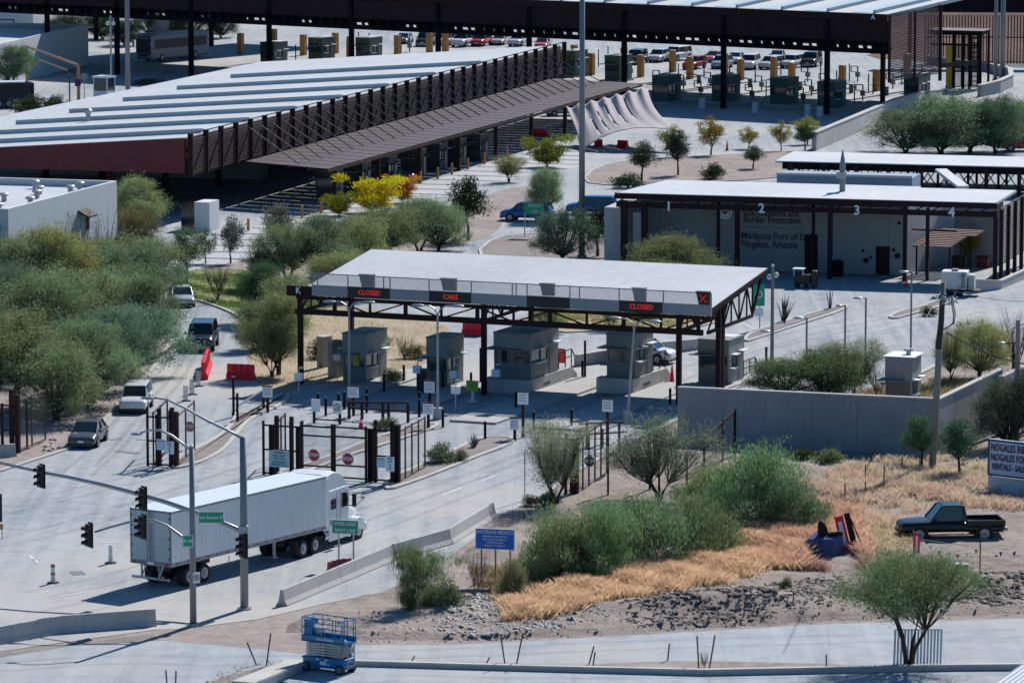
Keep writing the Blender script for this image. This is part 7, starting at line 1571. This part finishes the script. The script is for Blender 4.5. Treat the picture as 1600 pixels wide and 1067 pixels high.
grass('dry_grass', [(1330,880),(1340,840),(1400,825),(1420,860),(1400,885),(1350,895)], 14000, .35, (.72,.60,.38), .8, .009, .4, 2, .2)
grass('dry_grass', [(1240,880),(1320,872),(1340,890),(1280,898)], 14000, .6, (.50,.28,.23), .8, .008)
grass('dry_grass', [(740,900),(860,880),(900,900),(850,935),(780,950)], 6000, .5, (.36,.28,.16), .9, .02)
grass('green_grass', [(262,476),(268,445),(300,430),(400,430),(445,450),(440,540),(405,560),(395,520),(375,496),(345,482),(300,466)], 26000, .32, (.13,.20,.05), .6, .03)
grass('dry_grass', [(395,530),(450,470),(560,480),(700,508),(690,550),(640,578),(560,598),(440,600),(400,590)], 9000, .28, (.50,.43,.30), .6, .012)
grass('dry_grass', [(810,500),(900,484),(1010,482),(1100,494),(1060,516),(960,514)], 9000, .35, (.36,.34,.14), .6, .03)
grass('dry_grass', [(1180,640),(1300,620),(1440,600),(1500,590),(1600,600),(1600,640),(1450,640)], 9000, .5, (.34,.27,.15), .6, .025)
for k, (x, y, s) in enumerate([(655,962,70),(1000,905,150),(1180,830,150)]): pass
def rocks(name, poly, n, s0, s1, m, msk=0):
    p = scatter(poly, n)
    if msk: k = tnoise(p[:,0], p[:,1], 1.1, 3)*.6+tnoise(p[:,0], p[:,1], 3.1, 1)*.4; p = p[RNG.random(n) < np.clip((k-.3)*2.6, .03, 1)]; n = len(p)
    base = np.array([(-1,-1,-.6),(1,-1,-.6),(1,1,-.6),(-1,1,-.6),(-.7,-.7,.5),(.7,-.7,.7),(.7,.7,.4),(-.7,.7,.6)], float); f = np.array([(4,5,6,7),(0,1,5,4),(1,2,6,5),(2,3,7,6),(3,0,4,7)])
    s = s0+(s1-s0)*RNG.random(n)**3; v = base[None]*(s[:,None,None]*RNG.uniform(.6,1.4,(n,8,1))); a = RNG.uniform(0, 6.28, n); c_, s_ = np.cos(a)[:,None], np.sin(a)[:,None]
    x = v[:,:,0]*c_-v[:,:,1]*s_; y = v[:,:,0]*s_+v[:,:,1]*c_; v[:,:,0] = x+p[:,0:1]; v[:,:,1] = y+p[:,1:2]; v[:,:,2] = v[:,:,2]*.8+s[:,None]*.2+zrel(p[:,0], p[:,1])[:,None]
    Q = (f[None]+8*np.arange(n)[:,None,None]).reshape(-1, 4); o = npmesh(name, v.reshape(-1,3), Q, m); o['kind'] = 'stuff'
M_rockl = mat('pale_rock', (.44,.42,.40), .9, var=.35, scale=3)
rocks('loose_rocks', [(680,985),(700,955),(760,930),(800,945),(790,975),(900,965),(900,985),(800,1000),(690,1003)], 4200, .015, .10, M_rockl, 1)
rocks('loose_rocks', [(480,975),(600,960),(700,950),(800,975),(1000,950),(1200,920),(1320,895),(1600,920),(1600,962),(1300,972),(1000,988),(800,1000),(560,1004)], 7000, .012, .08, M_rock, 1)
rocks('loose_rocks', [(360,1040),(430,1030),(460,1040),(400,1067),(320,1067)], 400, .03, .09, M_rock)
M_clod = mat('soil_clods', (.17,.14,.12), .95, var=.4, scale=2)
M_shadesoil = mat('shade_dark_soil', (.12,.10,.09), .95, var=.4, scale=2)  # darker soil bits, shade of the mound's far-lit side put into the colour
rocks('loose_soil', [(975,976),(1010,960),(1060,952),(1110,946),(1200,952),(1250,958),(1200,974),(1100,980),(1000,984)], 4500, .012, .075, M_shadesoil, 1)
rocks('loose_soil', [(960,960),(1100,930),(1320,905),(1320,960),(1200,975),(1000,985)], 7000, .015, .10, M_clod, 1)
rocks('loose_soil', [(1490,902),(1600,900),(1600,950),(1550,955),(1470,945)], 6000, .02, .13, M_clod, 1)
rocks('loose_rocks', [(130,700),(215,610),(262,550),(262,525),(200,560),(100,660),(60,712)], 500, .04, .16, M_rock)
sheet('verge', [(640,1037),(740,1034),(900,1040),(1000,1034),(1120,1033),(1330,1039),(1400,1041),(1300,1047),(1000,1047),(800,1041)], .03, M_dirt, smooth=1)
sheet('verge', [(300,1090),(335,1062),(370,1052),(420,1040),(455,1030),(440,1050),(380,1100)], .03, M_dirt, smooth=1)

relabel('black steel bollard standing in the shaded booth lanes', 'black steel bollard around the booth lanes, {}')
relabel('ochre bollard in the row along the striped paving', 'ochre bollard in the row along the striped paving, {}')
relabel('white square bin at the shaded front of the far canopy', 'white square bin before the far canopy, {}')
relabel('thin dark post on a far canopy lane island', 'thin dark post on the far canopy lanes, {}')
relabel('small dark reader frame on a far canopy lane island', 'small dark reader frame on the far canopy lanes, {}')
relabel('orange square pillar at a far canopy lane', 'orange square pillar at the far canopy, {}')

tm_ = mat('tyre_mark', (.10,.10,.11), .9, var=.3, scale=2); tm_.node_tree.nodes['Principled BSDF'].inputs['Alpha'].default_value = .11
tq = MB(); zz = .044
for pts in ([(60,930),(200,900),(330,860),(470,815),(620,770),(800,705)],[(85,960),(250,922),(400,882),(560,830),(720,770),(850,718)],[(0,800),(120,770),(250,740),(330,712),(395,680),(440,655)],[(0,850),(150,812),(300,765),(420,725),(520,695),(600,665)],[(175,730),(250,640),(300,575),(330,530),(325,500)],[(120,745),(205,660),(265,590),(300,540),(302,505)],[(-20,1045),(150,1030),(400,1035),(700,1020),(1100,1005),(1600,990)],[(600,1062),(900,1068),(1300,1065),(1600,1060)],[(900,660),(1010,612),(1100,570),(1250,520),(1450,480)],[(960,668),(1060,625),(1180,560),(1330,520),(1560,480)],[(700,640),(800,590),(870,555)]):
    for off in (-.95, .95):
        P_ = [Vector(gp(*p)[:2]) for p in pts]
        for _ in range(3):
            Q_ = [P_[0]]
            for A_, B_ in zip(P_, P_[1:]): Q_ += [A_*.75+B_*.25, A_*.25+B_*.75]
            P_ = Q_+[P_[-1]]
        zz += .0012; vs = []; fs = []
        for i, p in enumerate(P_):
            dd = (P_[min(i+1, len(P_)-1)]-P_[max(i-1, 0)]).normalized(); nn_ = Vector((-dd.y, dd.x)); w_ = .16+.05*sin(i*1.7); cc = p+nn_*(off+.08*sin(i*.6))
            vs += [(cc.x-nn_.x*w_, cc.y-nn_.y*w_, zz), (cc.x+nn_.x*w_, cc.y+nn_.y*w_, zz)]
        fs = [(2*i, 2*i+1, 2*i+3, 2*i+2) for i in range(len(P_)-1)]; tq.add(vs, fs)
o = tq.build('tyre_marks', tm_); o['kind'] = 'structure'
